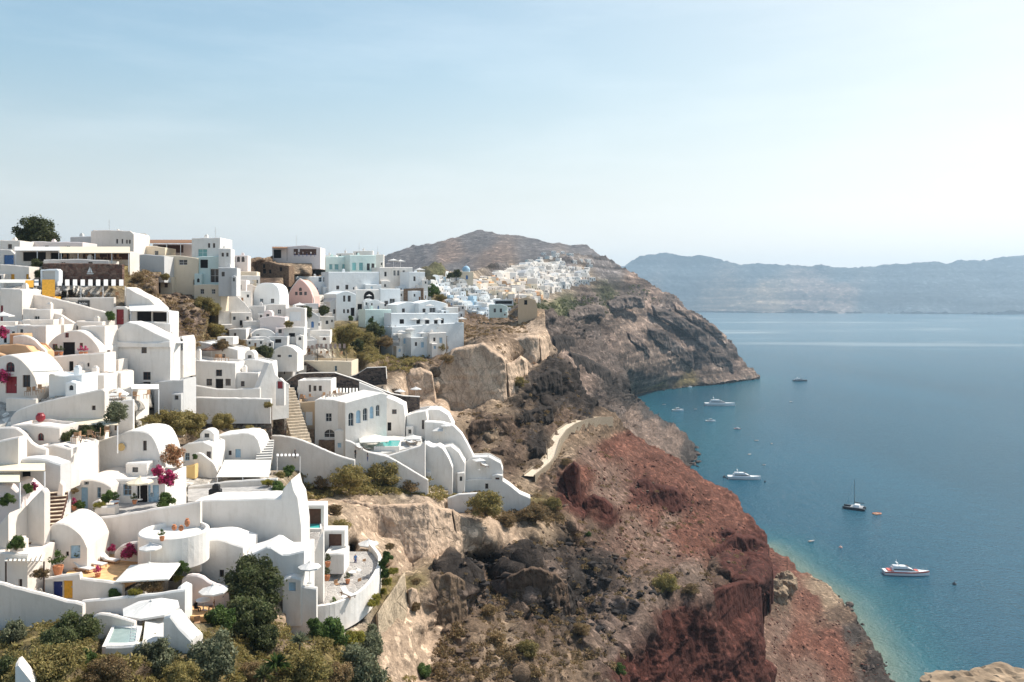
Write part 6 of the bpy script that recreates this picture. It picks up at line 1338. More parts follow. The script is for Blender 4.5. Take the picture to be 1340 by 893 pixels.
    for px,py,w,Y,lb in ((515,418,13,237,'white parasol on the cliff edge hotel terrace, first from the left'),(542,418,14,238,'white parasol on the cliff edge hotel terrace, second from the left'),(557,418,14,238,'white parasol on the cliff edge hotel terrace, third from the left'),(573,418,15,239,'white parasol on the cliff edge hotel terrace, fourth from the left'),(537,431,16,232,'white parasol on the lower terrace of the cliff edge hotel'),(604,417,14,245,'white parasol at the right tip of the cliff edge hotel'),(515,341,18,268,'white parasol on the ridge roof, left of two'),(524,342,15,269,'white parasol on the ridge roof, right of two'),(549,353,16,264,'white parasol above the end house on the ridge'),(483,387,9,243,'small white parasol before the large dark arch'),(392,399,22,207,'cream parasol below the pink chapel'),(500,397,9,246,'small white parasol beside the square white house'),(562,400,14,250,'white parasol above the gabled cliff edge house')):
        umb('sqsmall', px, py, w, Y, lb)
    for px,py,Y,h,lb in ((470,334,286,4.5,'thin aerial on the ridge roofs, above the teal hotel door'),(452,337,287,3.5,'thin aerial on the ridge roofs, left'),(494,337,285,4,'thin aerial on the ridge roofs, right'),(143,302,184,2.5,'thin aerial on the cream skyline house'),(282,311,190,2.5,'thin aerial on the modern hotel roof'),(388,322,262,3.5,'thin aerial on the hilltop cafe roof')):
        p = P(px,py,Y); m = MB(); m.tube((0,0,-.6),(0,0,h),.05,.03,5)
        for k in (.55,.75,.92): m.tube((-.45*(1.2-k),0,h*k),(.45*(1.2-k),0,h*k),.02,None,4)
        ob = m.obj('aerial','metal'); ob.location = p; tag(ob,lb,'aerial')
    # skyline clutter: low roofs and flues
    for i,(x0,x1,yt,yb,Y,lb) in enumerate(((440,462,331,340,285,'low white roof block on the ridge skyline, left'),(462,488,328,338,288,'low white roof block on the ridge skyline, centre'),(486,502,333,350,284,'low white roof block on the ridge skyline, right'),(420,440,334,346,275,'small white house between cafe hill and teal hotel'),(552,560,366,384,266,'tiny white shed at the end of the ridge houses'))):
        fa([(x0,yt+.5),(x1,yt)], yb, Y, lb, [(x0+4,yt+2.5,x0+6,yt+5.5,'Wd')], d=5, yaw=6, chim=[((x0+x1)/2,yt-3,1)])
    for k,px,py,r,Y,lb in (('green',565,381,10,268,'green shrub below the ridge end house'),('olive',575,390,8,272,'olive shrub right of the green ridge shrub'),('olive',452,436,20,226,'olive green bush below the gabled house'),('dark',490,433,14,228,'dark bush left of the tall retaining wall'),('olive',475,446,18,222,'wide olive bush on the slope under the turquoise wall'),('dry',505,448,14,222,'brown bush beside the narrow white steps'),('green',459,417,4,236,'small green shrub before the gabled house'),('green',485,420,4,234,'small palm like shrub on the turquoise wall'),('dark',466,452,9,216,'dark bush right of the dark pergola roof')): bush(k,px,py,r,Y,lb)
# ------------------------------------------------------------------ boats
def hull_mesh(mb, L, B, Hh, mi=0, fine=1.0, stripe=None, sheer=.25):
    n = 13; rows = []
    for i in range(n):
        t = i/(n-1); x = (t-.5)*L                     # stern -> bow
        w = B/2*(1 if t < .45 else max(.02, 1-((t-.45)/.55)**2.2)) * (.92+.08*min(1,t*5)); z = Hh*(1+sheer*t*t)
        rows.append([(x,-w*.55,-.35),(x,-w*.9,0.05),(x,-w,z*.62),(x,-w*1.02,z*.66),(x,-w*1.03,z),(x,w*1.03,z),(x,w*1.02,z*.66),(x,w,z*.62),(x,w*.9,.05),(x,w*.55,-.35)])
    vs = [v for r in rows for v in r]; m = 10
    for i in range(n-1):
        for k in range(m-1):
            mi_ = mi
            if k in (3,5) and stripe is not None: mi_ = stripe
            if k == 4: mi_ = mi
            mb.add([vs[i*m+k],vs[(i+1)*m+k],vs[(i+1)*m+k+1],vs[i*m+k+1]], [(0,1,2,3)], mi_)
    mb.add(rows[0], [tuple(range(m))], mi)
def cabin(mb, x0, x1, w, z0, z1, rake0, rake1, mi, tap=.8):
    mb.add([(x0,-w,z0),(x1,-w,z0),(x1,w,z0),(x0,w,z0),(x0+rake0,-w*tap,z1),(x1-rake1,-w*tap,z1),(x1-rake1,w*tap,z1),(x0+rake0,w*tap,z1)], [(4,5,6,7),(0,1,5,4),(1,2,6,5),(2,3,7,6),(3,0,4,7)], mi)
def seaY(py): return CZ*F/(py-HY)
def at_sea(px, py): p = P(px, py, seaY(py)); p.z = 0; return p
def motor_yacht(px, py, wpx, head, label, kind='white'):
    p = at_sea(px, py); L = wpx/F*p.y/max(.5,abs(math.cos(head))); B = L*.24; Hh = L*.085
    o = empty('motor_yacht', p, label, 'yacht', None, head)
    hm, st = {'white':('boatwhite','boatwhite'),'red':('boatwhite','boatred'),'dark':('boatdark','boatgrey')}[kind]
    h = MB(); hull_mesh(h, L, B, Hh, 0, stripe=1); ho = h.obj('hull', [hm, st], o, False)
    if kind == 'red':
        r = MB(); r.box(-L*.42,-L*.30,-B*.4,B*.4,Hh*1.02,Hh*1.25,0,.05); r.box(L*.12,L*.25,-B*.28,B*.28,Hh*1.22,Hh*1.32,0,.03); r.obj('cushions','boatred',o)
    c = MB(); cabin(c, -L*.34, L*.22, B*.36, Hh*1.0, Hh*1.9, L*.02, L*.16, 0); c.obj('cabin', 'boatwhite', o)
    g = MB(); cabin(g, -L*.30, L*.165, B*.345, Hh*1.35, Hh*1.68, L*.01, L*.075, 0, .93); g.obj('window_band', 'boatdark', o)
    f = MB(); cabin(f, -L*.30, L*.05, B*.30, Hh*1.902, Hh*2.35, L*.01, L*.08, 0, .9); fo = f.obj('flybridge', 'boatwhite', o)
    w = MB(); cabin(w, -L*.0, L*.048, B*.27, Hh*2.352, Hh*2.6, L*.0, L*.04, 0, .9); w.obj('windscreen', 'boatdark', fo)
    a = MB(); a.tube((-L*.17,-B*.26,Hh*2.35),(-L*.21,-B*.22,Hh*3.1),L*.008,None,5); a.tube((-L*.17,B*.26,Hh*2.35),(-L*.21,B*.22,Hh*3.1),L*.008,None,5); a.box(-L*.225,-L*.195,-B*.24,B*.24,Hh*3.08,Hh*3.2); a.tube((-L*.21,0,Hh*3.2),(-L*.22,0,Hh*3.9),L*.004,None,5); a.obj('radar_arch','boatwhite',o)
    r = MB()
    for s in (-1,1):
        for i in range(5):
            x = L*(.15+i*.075); t = x/L+.5; wv = B/2*max(.02,1-((t-.45)/.55)**2.2)*.95
            r.tube((x,s*wv,Hh*(1+.25*t*t)),(x,s*wv,Hh*(1+.25*t*t)+.8),.03,None,4)
    r.obj('bow_rail','metal',o); return o
def small_boat(px, py, wpx, head, label, hull='boatwhite', inner='boatwood', name='motor_boat', cat='boat', mast=0, canopy_=False, group=None):
    p = at_sea(px, py); L = wpx/F*p.y/max(.5,abs(math.cos(head))); B = L*.36; Hh = L*.12
    o = empty(name, p, label, cat, group, head); h = MB(); hull_mesh(h, L, B, Hh, 0, stripe=1, sheer=.4); h.obj('hull', [hull, hull if inner=='boatwood' else inner], o)
    c = MB(); c.box(-L*.38,L*.2,-B*.3,B*.3,Hh*1.02,Hh*1.10,0,.02); c.obj('deck', inner, o)
    if canopy_:
        k = MB(); cabin(k,-L*.15,L*.2,B*.3,Hh*1.1,Hh*2.3,0,L*.08,0); k.obj('wheelhouse','boatwhite',o)
        k = MB(); cabin(k,-L*.13,L*.165,B*.29,Hh*1.6,Hh*2.05,0,L*.02,0,.97); k.obj('window_band','boatdark',o)
    if mast:
        k = MB(); k.tube((L*.08,0,Hh),(L*.08,0,mast),L*.010,L*.006,6); k.tube((L*.08,0,Hh*2.2),(-L*.38,0,Hh*2.2),L*.012,None,6); k.obj('mast','boatgrey',o)
    return o
def dinghy(px, py, wpx, head, label, mat='boatgrey', group='small dinghies moored in the bay'):
    p = at_sea(px, py); L = max(2.2, wpx/F*p.y); o = empty('dinghy', p, label, 'dinghy', group, head)
    m = MB(); pts = [(-.5,-.22),(.2,-.24),(.42,-.14),(.5,0),(.42,.14),(.2,.24),(-.5,.22)]
    for a, b in zip(pts[:-1], pts[1:]): m.tube((a[0]*L,a[1]*L,.3),(b[0]*L,b[1]*L,.3),L*.07,None,7)
    m.obj('tubes', mat, o); f = MB(); f.box(-.48*L,.3*L,-.2*L,.2*L,.1,.2); f.box(-.1*L,.0,-.19*L,.19*L,.2,.42); f.obj('floor','boatwood',o); return o
def buoy(px, py, r, label, mat):
    p = at_sea(px, py); m = MB(); m.lathe([(r*.5,-r*.4),(r,0),(r*.9,r*.5),(r*.4,r*.95),(.1,r),(.1,r*1.5)],10); ob = m.obj('buoy', mat); ob.location = p; return tag(ob, label, 'buoy')
def fleet():
    motor_yacht(1186, 752, 57, -.12, 'white motor yacht with red stripes nearest in the bay', 'red')
    motor_yacht(974, 627, 42, -.15, 'white motor yacht anchored off the red cliff')
    motor_yacht(942, 531, 39, -.1, 'large white motor yacht at the foot of the far headland')
    motor_yacht(1047, 499, 19, .1, 'dark hulled motor yacht off the headland tip', 'dark')
    # sailing catamaran
    p = at_sea(1118, 666); o = empty('sailing_catamaran', p, 'dark sailing catamaran with a tall bare mast', 'sailboat', None, 2.6); L = 26/F*p.y*1.05
    for s in (-1,1):
        h = MB(); hull_mesh(h, L, L*.14, L*.10, 0); ob = h.obj('hull','boatdark',o); ob.location = (0,s*L*.22,0)
    d = MB(); d.box(-L*.38,L*.15,-L*.27,L*.27,L*.103,L*.125,0,.02); d.obj('deck','boatgrey',o); c = MB(); cabin(c,-L*.25,L*.08,L*.2,L*.126,L*.22,L*.02,L*.09,0); c.obj('cabin','boatwhite',o)
    m = MB(); m.tube((0,0,L*.12),(0,0,L*1.42),L*.013,L*.008,7); m.obj('mast','boatdark',o); m = MB(); m.tube((0,0,L*.32),(-L*.45,0,L*.30),L*.028,L*.016,7); m.obj('furled_sail','boatdark',o)
    m = MB(); m.tube((L*.42,0,L*.12),(0,0,L*1.36),L*.003,None,4); m.tube((-L*.05,L*.24,L*.12),(0,0,L*1.3),L*.003,None,4); m.tube((-L*.05,-L*.24,L*.12),(0,0,L*1.3),L*.003,None,4); m.obj('rigging','metal',o)
    o = dinghy(1148, 673, 11, .3, 'round orange inflatable boat beside the catamaran', 'boatorange', None)
    small_boat(1062, 709, 9, .4, 'small pale rowing boat alone off the red bluff', 'boatgrey')
    small_boat(887, 538, 15, .1, 'small white cabin boat with short mast by the far shore', 'boatwhite', 'boatwood', mast=7, canopy_=True)
    small_boat(930, 552, 13, -.1, 'white sailing boat with mast below the large yacht', 'boatwhite', 'boatwood', name='sailing_boat', mast=12, canopy_=True)
    small_boat(965, 562, 8, -.5, 'small white motor boat between the two white yachts', 'boatwhite', 'boatred', canopy_=True)
    small_boat(903, 507, 6, .5, 'tiny white boat close under the far headland', 'boatwhite', canopy_=True)
    small_boat(869, 530, 5, .2, 'tiny grey boat left of the white cabin boat', 'boatgrey')
    for px,py,w,h,lb in ((990,577,5,.2,'grey dinghy above the white motor yacht, left of two'),(1010,581,4,1.,'dark dinghy above the white motor yacht, right of two'),(981,595,5,.6,'dark dinghy closest above the white motor yacht'),(1000,609,4,.1,'dark dinghy just right of the white motor yacht'),(1035,526,4,.3,'tiny dinghy far out right of the large white yacht'),(910,536,4,.1,'tiny dinghy between cabin boat and large yacht')):
        dinghy(px,py,w,h,lb)
    buoy(948,625,1.1,'dark buoy at the stern of the white motor yacht','boatdark'); buoy(1001,631,.7,'dark buoy off the bow of the white motor yacht','boatdark')
    buoy(1100,717,.8,'pink buoy right of the pale rowing boat','pink'); buoy(1249,765,.8,'dark buoy right of the red striped yacht','boatdark')
# ------------------------------------------------------------------ far villages
def far_house_maker(v, mat):
    def make():
        o = empty('village_house', (0,0,0), 'x', 'house'); rnd = random.Random(v); w = rnd.uniform(5,8); h = rnd.uniform(3,5.5); d = rnd.uniform(5,7)
        ops = []; n = rnd.choice((2,2,3))
        for i in range(n):
            u = -w/2+w*(i+.5)/n; ops.append((u-.45,u+.45,(h*.45 if i!=1 else .1),(h*.45+1.2 if i!=1 else 2.1),v%3==0 and i==1))
        ct = [(-w/2,h),(w/2,h)] if v%3 else smooth_top([(-w/2,h*.75),(-w/4,h*1.05),(w/4,h*1.05),(w/2,h*.75)],2)
        b = MB(); body(b, ct, -4, d, ops, .35 if v%3 else 0); b.obj('wall', mat, o)
        for op in ops:
            f = MB(); pane_shape(f, op, .2); f.obj('window' if op[2]>.5 else 'door', 'glass' if op[2]>.5 else ['bluepaint','dark','wood'][v%3], o)
        return o
    return make
def far_villages():
    kinds = {m: [Proto(far_house_maker(v*7+k, m)) for v in range(4)] for k, m in enumerate(('bluewhite','skyblue','warmwhite','cream','peach','white','greywhite'))}
    rnd = random.Random(4)
    def fill(poly, n, mats, label, group, s0, s1, gap):
        got = []; xs = [p[0] for p in poly]; ys = [p[1] for p in poly]; t = 0
        while len(got) < n and t < 6000:
            t += 1; x, y = rnd.uniform(min(xs),max(xs)), rnd.uniform(min(ys),max(ys))
            if not inside(np.array([[x,y]]), poly)[0]: continue
            if any(abs(x-a) < gap and abs(y-b) < gap*.45 for a,b in got): continue
            got.append((x,y))
        for x, y in got:
            m = rnd.choices([a for a,_ in mats],[b for _,b in mats])[0]; p = on_ground(x, y, 'headland') or on_ground(x, y, 'mountain')
            if p is None: continue
            kinds[m][rnd.randrange(4)].put((p.x,p.y,p.z), rnd.uniform(.55,1.25), rnd.uniform(s0,s1)*(1 if p.y < 550 else 1.1), label[m] if isinstance(label,dict) else label, group)
    fill([(562,372),(585,364),(606,364),(640,384),(668,408),(666,417),(642,420),(614,410),(586,392)], 95, [('bluewhite',6),('skyblue',1),('white',4)], {'bluewhite':'pale bluish cube house in the blue village behind the ridge hotel','skyblue':'sky blue cube house in the blue village behind the ridge hotel','white':'white cube house among the blue village behind the ridge hotel'}, 'houses of the blue village behind the ridge', .5, .8, 5.5)
    fill([(612,376),(640,366),(690,372),(725,384),(705,398),(672,398),(640,388)], 105, [('cream',2),('warmwhite',7),('peach',1)], {'cream':'cream cube house in the dense village right of the blue houses','warmwhite':'warm white cube house in the dense village right of the blue houses','peach':'peach coloured house in the dense village right of the blue houses'}, 'houses of the cream village', .65, 1.0, 4.8)
    fill([(650,368),(668,356),(700,350),(735,350),(772,362),(778,370),(752,376),(730,384),(690,372)], 130, [('white',5),('warmwhite',3),('greywhite',1)], {'white':'white cube house in the far village below the mountain','warmwhite':'warm white cube house in the far village below the mountain','greywhite':'greyish cube house in the far village below the mountain'}, 'houses of the far village below the mountain', .9, 1.35, 4.2)
    fill([(690,345),(715,330),(745,332),(772,345),(780,358),(740,348)], 16, [('white',1)], 'scattered white house on the mountain slope above the far village', 'scattered houses on the mountain slope', .8, 1.1, 8)
    # small houses that fill the bare terraces between the larger ones
    def tuck(poly, n, mats, label, group, s0, s1, gap, y0, y1):
        got = []; xs = [p[0] for p in poly]; ys = [p[1] for p in poly]; t = 0; e = Vector((0,0,CZ))
        while len(got) < n and t < 4000:
            t += 1; x, y = rnd.uniform(min(xs),max(xs)), rnd.uniform(min(ys),max(ys))
            if not inside(np.array([[x,y]]), poly)[0] or any(abs(x-a) < gap and abs(y-b) < gap*.5 for a,b in got): continue
            if 368 < x < 418 and y < 402: continue
            g = on_ground(x, y, 'hillside'); h = SURF['things'].ray_cast(e, (P(x,y,1.)-e).normalized(), 400)[0]
            if g is None or (h is not None and h.y < g.y-.2): continue
            got.append((x,y)); m = rnd.choice(mats); kinds[m][rnd.randrange(4)].put((g.x,g.y-1.0,g.z-.3), rnd.uniform(y0,y1), rnd.uniform(s0,s1), label, group)
    tuck([(285,345),(330,372),(380,398),(430,402),(440,418),(420,440),(400,470),(340,458),(300,440)], 34, ('white','white','warmwhite','greywhite'), 'small white house squeezed between the larger houses below the pink chapel', 'small infill houses below the pink chapel', .5, .8, 8, .2, .8)
    tuck([(425,338),(500,350),(556,366),(560,392),(600,400),(604,418),(520,410),(430,396)], 30, ('white','white','bluewhite'), 'small white house squeezed between the larger ridge houses', 'small infill houses on the ridge', .45, .75, 8, .4, .9)
    tuck([(0,395),(60,400),(150,425),(140,440),(60,440),(0,448)], 12, ('warmwhite','white'), 'small white house squeezed in above the wide vaulted house', 'small infill houses above the vault', .4, .6, 9, 0, .4)
    # blue domed church, tree, peach tower house
    p = P(611,366,430); o = empty('domed_church', p, 'cream church with a blue dome above the blue village', 'church', None, .2)
    b = MB(); body(b, [(-3.4,4.2),(3.4,4.2)], -3, 6, [(-.6,.6,.1,2.3,True)], .3); b.obj('wall','cream',o); f = MB(); pane_shape(f,(-.6,.6,.1,2.3,True),.2); f.obj('door','bluepaint',o)
    d = MB(); d.lathe([(2.1,4.2),(2.1,5.2),(2.2,5.25),(2.0,6.0),(1.5,6.8),(.8,7.25),(.12,7.4),(.1,8.2)],16,c=(0,3,0)); d.obj('dome','lightblue',o)
    fa([(678,402),(680,391),(690,389),(701,393),(703,403)], 424, 302, 'square cream ruin with a peach upper wall on the cliff knob', [(686,393,690,399,'Dd')], d=7, mat='sand', par=.6, bury=5, name='ruined_house', cat='ruin')
    fa([(640,399),(655,398),(664,401)], 416, 385, 'pale turquoise house at the lower end of the blue village', [(646,404,649,409,'Wd'),(654,404,657,409,'Wd')], d=6, mat='mint')
    fa([(646,392),(672,392)], 400, 400, 'long low house with a dark open gallery in the far village', [(648,394,670,398,'Od')], d=6, mat='greywhite')
    bush('tree_dark',597,359,7,425,'dark round tree beside the blue domed church')
    bush('tree_dark',588,361,5,420,'small dark tree left of the church tree')
# ------------------------------------------------------------------ scrub, stones, path
BV = {}
def on_ground(px, py, name):
    from mathutils.bvhtree import BVHTree
    if name not in BV:
        me = bpy.data.objects[name].data; BV[name] = BVHTree.FromPolygons([v.co for v in me.vertices], [tuple(f.vertices) for f in me.polygons])
    e = Vector((0,0,CZ)); return BV[name].ray_cast(e, (P(px,py,1.)-e).normalized())[0]
def scatter(name, poly, n, maker, kind='stuff', surf='hillside', sd=1, zmin=-99):
    sv, p, q, quads = SURF[surf]; rs = np.random.RandomState(sd)
    ok = inside(q[:len(p)], poly)
    for bare in ([(808,845),(840,815),(900,785),(990,762),(1008,840),(1005,960),(800,960)],[(564,510),(590,458),(630,448),(666,474),(666,530),(600,542),(566,530)],[(410,655),(560,655),(600,670),(600,728),(560,748),(490,748),(420,705)],[(735,610),(806,665),(806,702),(740,680)],[(490,745),(550,765),(566,893),(490,893)]): ok &= ~inside(q[:len(p)], bare)
    idx = np.nonzero(ok)[0]
    return p[rs.choice(idx, min(n, len(idx)), replace=False)]
def stones_mesh(pts, smin, smax, seed, flat=.6):
    rs = np.random.RandomState(seed); ico = [(0,0,1),(.89,0,.45),(.28,.85,.45),(-.72,.53,.45),(-.72,-.53,.45),(.28,-.85,.45),(.72,.53,-.45),(-.28,.85,-.45),(-.89,0,-.45),(-.28,-.85,-.45),(.72,-.53,-.45),(0,0,-1)]
    tri = [(0,1,2),(0,2,3),(0,3,4),(0,4,5),(0,5,1),(1,6,2),(2,7,3),(3,8,4),(4,9,5),(5,10,1),(6,7,2),(7,8,3),(8,9,4),(9,10,5),(10,6,1),(11,7,6),(11,8,7),(11,9,8),(11,10,9),(11,6,10)]
    ico = np.array(ico); V = []; Fc = []
    for k, c in enumerate(pts):
        s = smin+(smax-smin)*rs.rand()**3; j = ico*(1+rs.uniform(-.3,.3,(12,1)))*np.array([1,rs.uniform(.6,1),flat*rs.uniform(.6,1.2)])*s
        t = rs.rand()*6.28; j = np.c_[j[:,0]*math.cos(t)-j[:,1]*math.sin(t), j[:,0]*math.sin(t)+j[:,1]*math.cos(t), j[:,2]]
        b = len(V)*1; V.extend((j+c).tolist()); Fc.extend([(a+b,d+b,e+b) for a,d,e in tri])
    return V, Fc
def scrub_mesh(pts, smin, smax, seed, per=70):
    rs = np.random.RandomState(seed); n = len(pts); s = smin+(smax-smin)*rs.rand(n,1)**2
    d = rs.normal(size=(n,per,3)); d /= np.linalg.norm(d,axis=2,keepdims=True); d[:,:,2] = np.abs(d[:,:,2])*.75
    c = np.array(pts)[:,None]+d*(s*rs.uniform(.5,1.0,(n,per)))[:,:,None]
    a = rs.normal(size=c.shape)+d; a /= np.linalg.norm(a,axis=2,keepdims=True); b = np.cross(a, rs.normal(size=c.shape)); b /= np.linalg.norm(b,axis=2,keepdims=True)+1e-9
    L = (s*.22)[:,None]; q = np.stack([c-a*L,c+b*L*.45,c+a*L,c-b*L*.45],2).reshape(-1,3)
    return q.tolist(), np.arange(len(q)).reshape(-1,4).tolist()
def dressing():
    cliff = [(560,420),(700,420),(760,530),(800,600),(1000,720),(1000,900),(560,900),(600,760),(700,700),(640,640),(560,540)]
    for nm, poly, n, a, b, mat, sd, sf in (('scattered_stones', cliff, 2000, .10, .8, 'brownrock', 1, 'hillside'), ('red_stones', [(740,620),(860,600),(1000,720),(900,740),(800,720)], 800, .10, .7, 'redrock', 2, 'hillside'), ('dark_stones', [(600,720),(780,720),(860,790),(780,850),(600,800)], 900, .12, 1.0, 'blackrock', 3, 'hillside'), ('scree_stones', [(980,700),(1170,893),(1100,920),(1000,893)], 1000, .10, .6, 'redrock', 4, 'scree_slope'), ('hill_stones', [(180,350),(240,370),(330,460),(270,460),(200,400)], 420, .15, 1.0, 'brownrock', 5, 'hillside')):
        v, f = stones_mesh(scatter(nm, poly, n, None, surf=sf, sd=sd), a, b, sd); o = link(bpy.data.objects.new(nm, mesh(nm, v, f, mat))); tag(o, kind='stuff')
    # black shore boulders
    pts = []; rs = np.random.RandomState(8)
    for (x0,y0),(x1,y1),n in (((1085,778),(1107,802),60),((1104,800),(1160,893),330),((1040,746),(1085,776),60)):
        for i in range(n):
            t = rs.rand(); x = x0+(x1-x0)*t; y = y0+(y1-y0)*t; c = P(x,y,CZ*F/(y-HY)); pts.append((c.x+rs.normal()*1.6-.8, c.y+rs.normal()*1.6, .1))
    v, f = stones_mesh(pts, .3, 2.2, 9, .7); tag(link(bpy.data.objects.new('shore_boulders', mesh('shore_boulders', v, f, 'darkstone'))), kind='stuff')
    pts = []
    for (x0,y0),(x1,y1),n in (((835,525),(908,592),150),((908,592),(901,608),90),((828,515),(992,496),160)):
        for i in range(n):
            t = rs.rand(); x = x0+(x1-x0)*t; y = y0+(y1-y0)*t; c = P(x,y,CZ*F/(y-HY)); pts.append((c.x+rs.normal()*3.-1, c.y+rs.normal()*3, .1))
    v, f = stones_mesh(pts, .6, 4.0, 10, .7); tag(link(bpy.data.objects.new('far_shore_boulders', mesh('far_shore_boulders', v, f, 'darkstone'))), kind='stuff')
    v, f = stones_mesh([tuple(P(x,y,CZ*F/(y-HY))+Vector((0,0,.2))) for x,y in ((1072,770),(1077,772),(1082,776),(1086,780),(1079,777),(1090,786),(1094,789),(1099,793))], .8, 3., 12, .4); tag(link(bpy.data.objects.new('pale_shore_rubble', mesh('pale_shore_rubble', v, f, 'pebble'))), kind='stuff')
    for nm, poly, n, a, b, mat, sd, sf in (('dry_scrub', cliff, 900, .3, 1.1, 'leaf_dry', 21, 'hillside'), ('olive_scrub', [(560,760),(700,760),(760,893),(560,900)], 230, .3, 1.2, 'leaf_dry', 22, 'hillside'), ('cliff_top_scrub', [(400,622),(560,628),(600,652),(560,660),(400,655)], 330, .4, 1.4, 'leaf_olive', 23, 'hillside'), ('slope_scrub', [(600,640),(660,648),(720,665),(740,690),(690,690),(620,680)], 240, .4, 1.3, 'leaf_dry', 24, 'hillside'), ('hill_scrub', [(160,345),(240,370),(330,460),(260,460),(170,375)], 300, .3, 1.2, 'leaf_dry', 25, 'hillside'), ('slope_grass', [(0,830),(420,820),(540,893),(540,955),(0,955)], 1500, .25, .9, 'leaf_olive', 26, 'hillside'), ('ridge_scrub', [(420,430),(500,440),(560,470),(540,500),(440,455)], 380, .4, 1.4, 'leaf_olive', 27, 'hillside'), ('upper_scrub', [(560,380),(600,400),(700,405),(690,440),(600,450),(560,470)], 380, .4, 1.3, 'leaf_dry', 28, 'hillside'), ('plateau_scrub', [(660,402),(760,392),(830,380),(860,400),(760,420),(690,415)], 420, 1.2, 3.6, 'leaf_dark', 29, 'headland'), ('rubble_slope_scrub', [(160,540),(350,545),(350,572),(190,575)], 150, .3, .9, 'leaf_olive', 30, 'hillside')):
        v, f = scrub_mesh(scatter(nm, poly, n, None, surf=sf, sd=sd), a, b, sd); tag(link(bpy.data.objects.new(nm, mesh(nm, v, f, mat))), kind='stuff')
    # footpath down the cliff with low parapets
    pts = [(797,549,258),(780,548,253),(762,551,246),(745,557,238),(732,566,230),(724,578,222),(722,592,214),(724,602,208),(714,610,200),(703,617,193),(692,627,187)]
    q = [(on_ground(a,b,'hillside') or P(a,b,c))+Vector((0,0,.4)) for a,b,c in pts]
    for _ in range(2): q = [q[0]]+[(q[i-1]+q[i]*2+q[i+1])/4 for i in range(1,len(q)-1)]+[q[-1]]
    m = MB(); w = MB(); w2 = MB()
    for i,(a,b) in enumerate(zip(q[:-1],q[1:])):
        n = Vector((b.y-a.y,a.x-b.x,0)).normalized()*1.2; up = Vector((0,0,.25)); dn = Vector((0,0,-2.5))
        m.add([a-n+up,b-n+up,b+n+up,a+n+up,a-n+dn,b-n+dn,b+n+dn,a+n+dn],[(0,1,2,3),(4,5,1,0),(3,2,6,7)])
        for W, s in ((w,1.0),(w2,-1.0)):
            k = n*s; e = n.normalized()*.3*s; h = Vector((0,0,.6)); W.add([a+k+dn,b+k+dn,b+k+h,a+k+h,a+k+e+dn,b+k+e+dn,b+k+e+h,a+k+e+h],[(0,1,2,3),(7,6,5,4),(3,2,6,7)])
    tag(m.obj('footpath','dirtstep'), kind='structure'); tag(w.obj('path_parapet','creamstone'),'low stone parapet along the outer edge of the cliff footpath','wall'); tag(w2.obj('path_parapet','creamstone'),'low stone parapet along the inner edge of the cliff footpath','wall')
    p = P(716,614,198); m = MB(); m.tube((0,0,-.5),(0,0,5.5),.1,.08,6); ob = m.obj('utility_pole','trunk'); ob.location = p; tag(ob,'thin wooden pole standing beside the cliff footpath','pole')
    p = P(1030,752,280); m = MB(); m.tube((0,0,-1.5),(0,0,6),.12,.08,6); ob = m.obj('utility_pole','trunk'); ob.location = p; tag(ob,'thin pole on the red scree above the shore','pole')
    # outcrops on the scree
    for i,(px,py,Y,r,lb) in enumerate(((1012,778,262,3.6,'tan rock outcrop at the foot of the red bluff, left'),(1028,764,272,3.0,'tan rock outcrop at the foot of the red bluff, right'))):
        rk(px,py,Y,r,lb,'ruinrock',30+i)
    # cliff retaining wall on the right of the curved terrace
    strip = [(497,770,104),(514,763,107),(528,752,110)]
    for k,px,py,r,lb in (('yellow',488,790,9,'yellow green plants on the garden strip, lowest'),('yellow',497,775,9,'yellow green plants on the garden strip, middle'),('green',503,752,8,'green shrub on the garden strip'),('green',506,730,8,'bright green shrub at the top of the garden strip'),('yellow',492,782,7,'yellow green plants low on the garden strip'),('yellow',506,762,8,'yellow green plants higher on the garden strip'),('yellow',514,748,8,'yellow plants at the back of the garden strip'),('green',500,740,7,'small green shrub by the parapet end'),('dry',510,716,8,'reddish shrub above the garden strip'),('dry',545,762,8,'dry bush hanging on the cream rock buttress'),('dry',544,795,10,'grey brown bush on the cream rock buttress')): bush(k,px,py,r,102 if px<530 else 106,lb)
def rk(px,py,Y,r,label,mat,seed,name='rock_outcrop',sz=(1,1,1)):
    bm = bmesh.new(); bmesh.ops.create_icosphere(bm, subdivisions=4, radius=1.0); v = np.array([tuple(x.co) for x in bm.verts])
    n = fbm(v*1.1+seed,4,seed,True)*.5+fbm(v*3+seed,4,seed+3,True)*.28+.9
    for x, k, c in zip(bm.verts, n, v): x.co = (c[0]*k*r*sz[0], c[1]*k*r*sz[1], c[2]*k*r*sz[2])
    m = bpy.data.meshes.new(name); bm.to_mesh(m); bm.free(); m.materials.append(M[mat]); o = link(bpy.data.objects.new(name, m)); o.location = P(px,py,Y); return tag(o, label, 'rock')
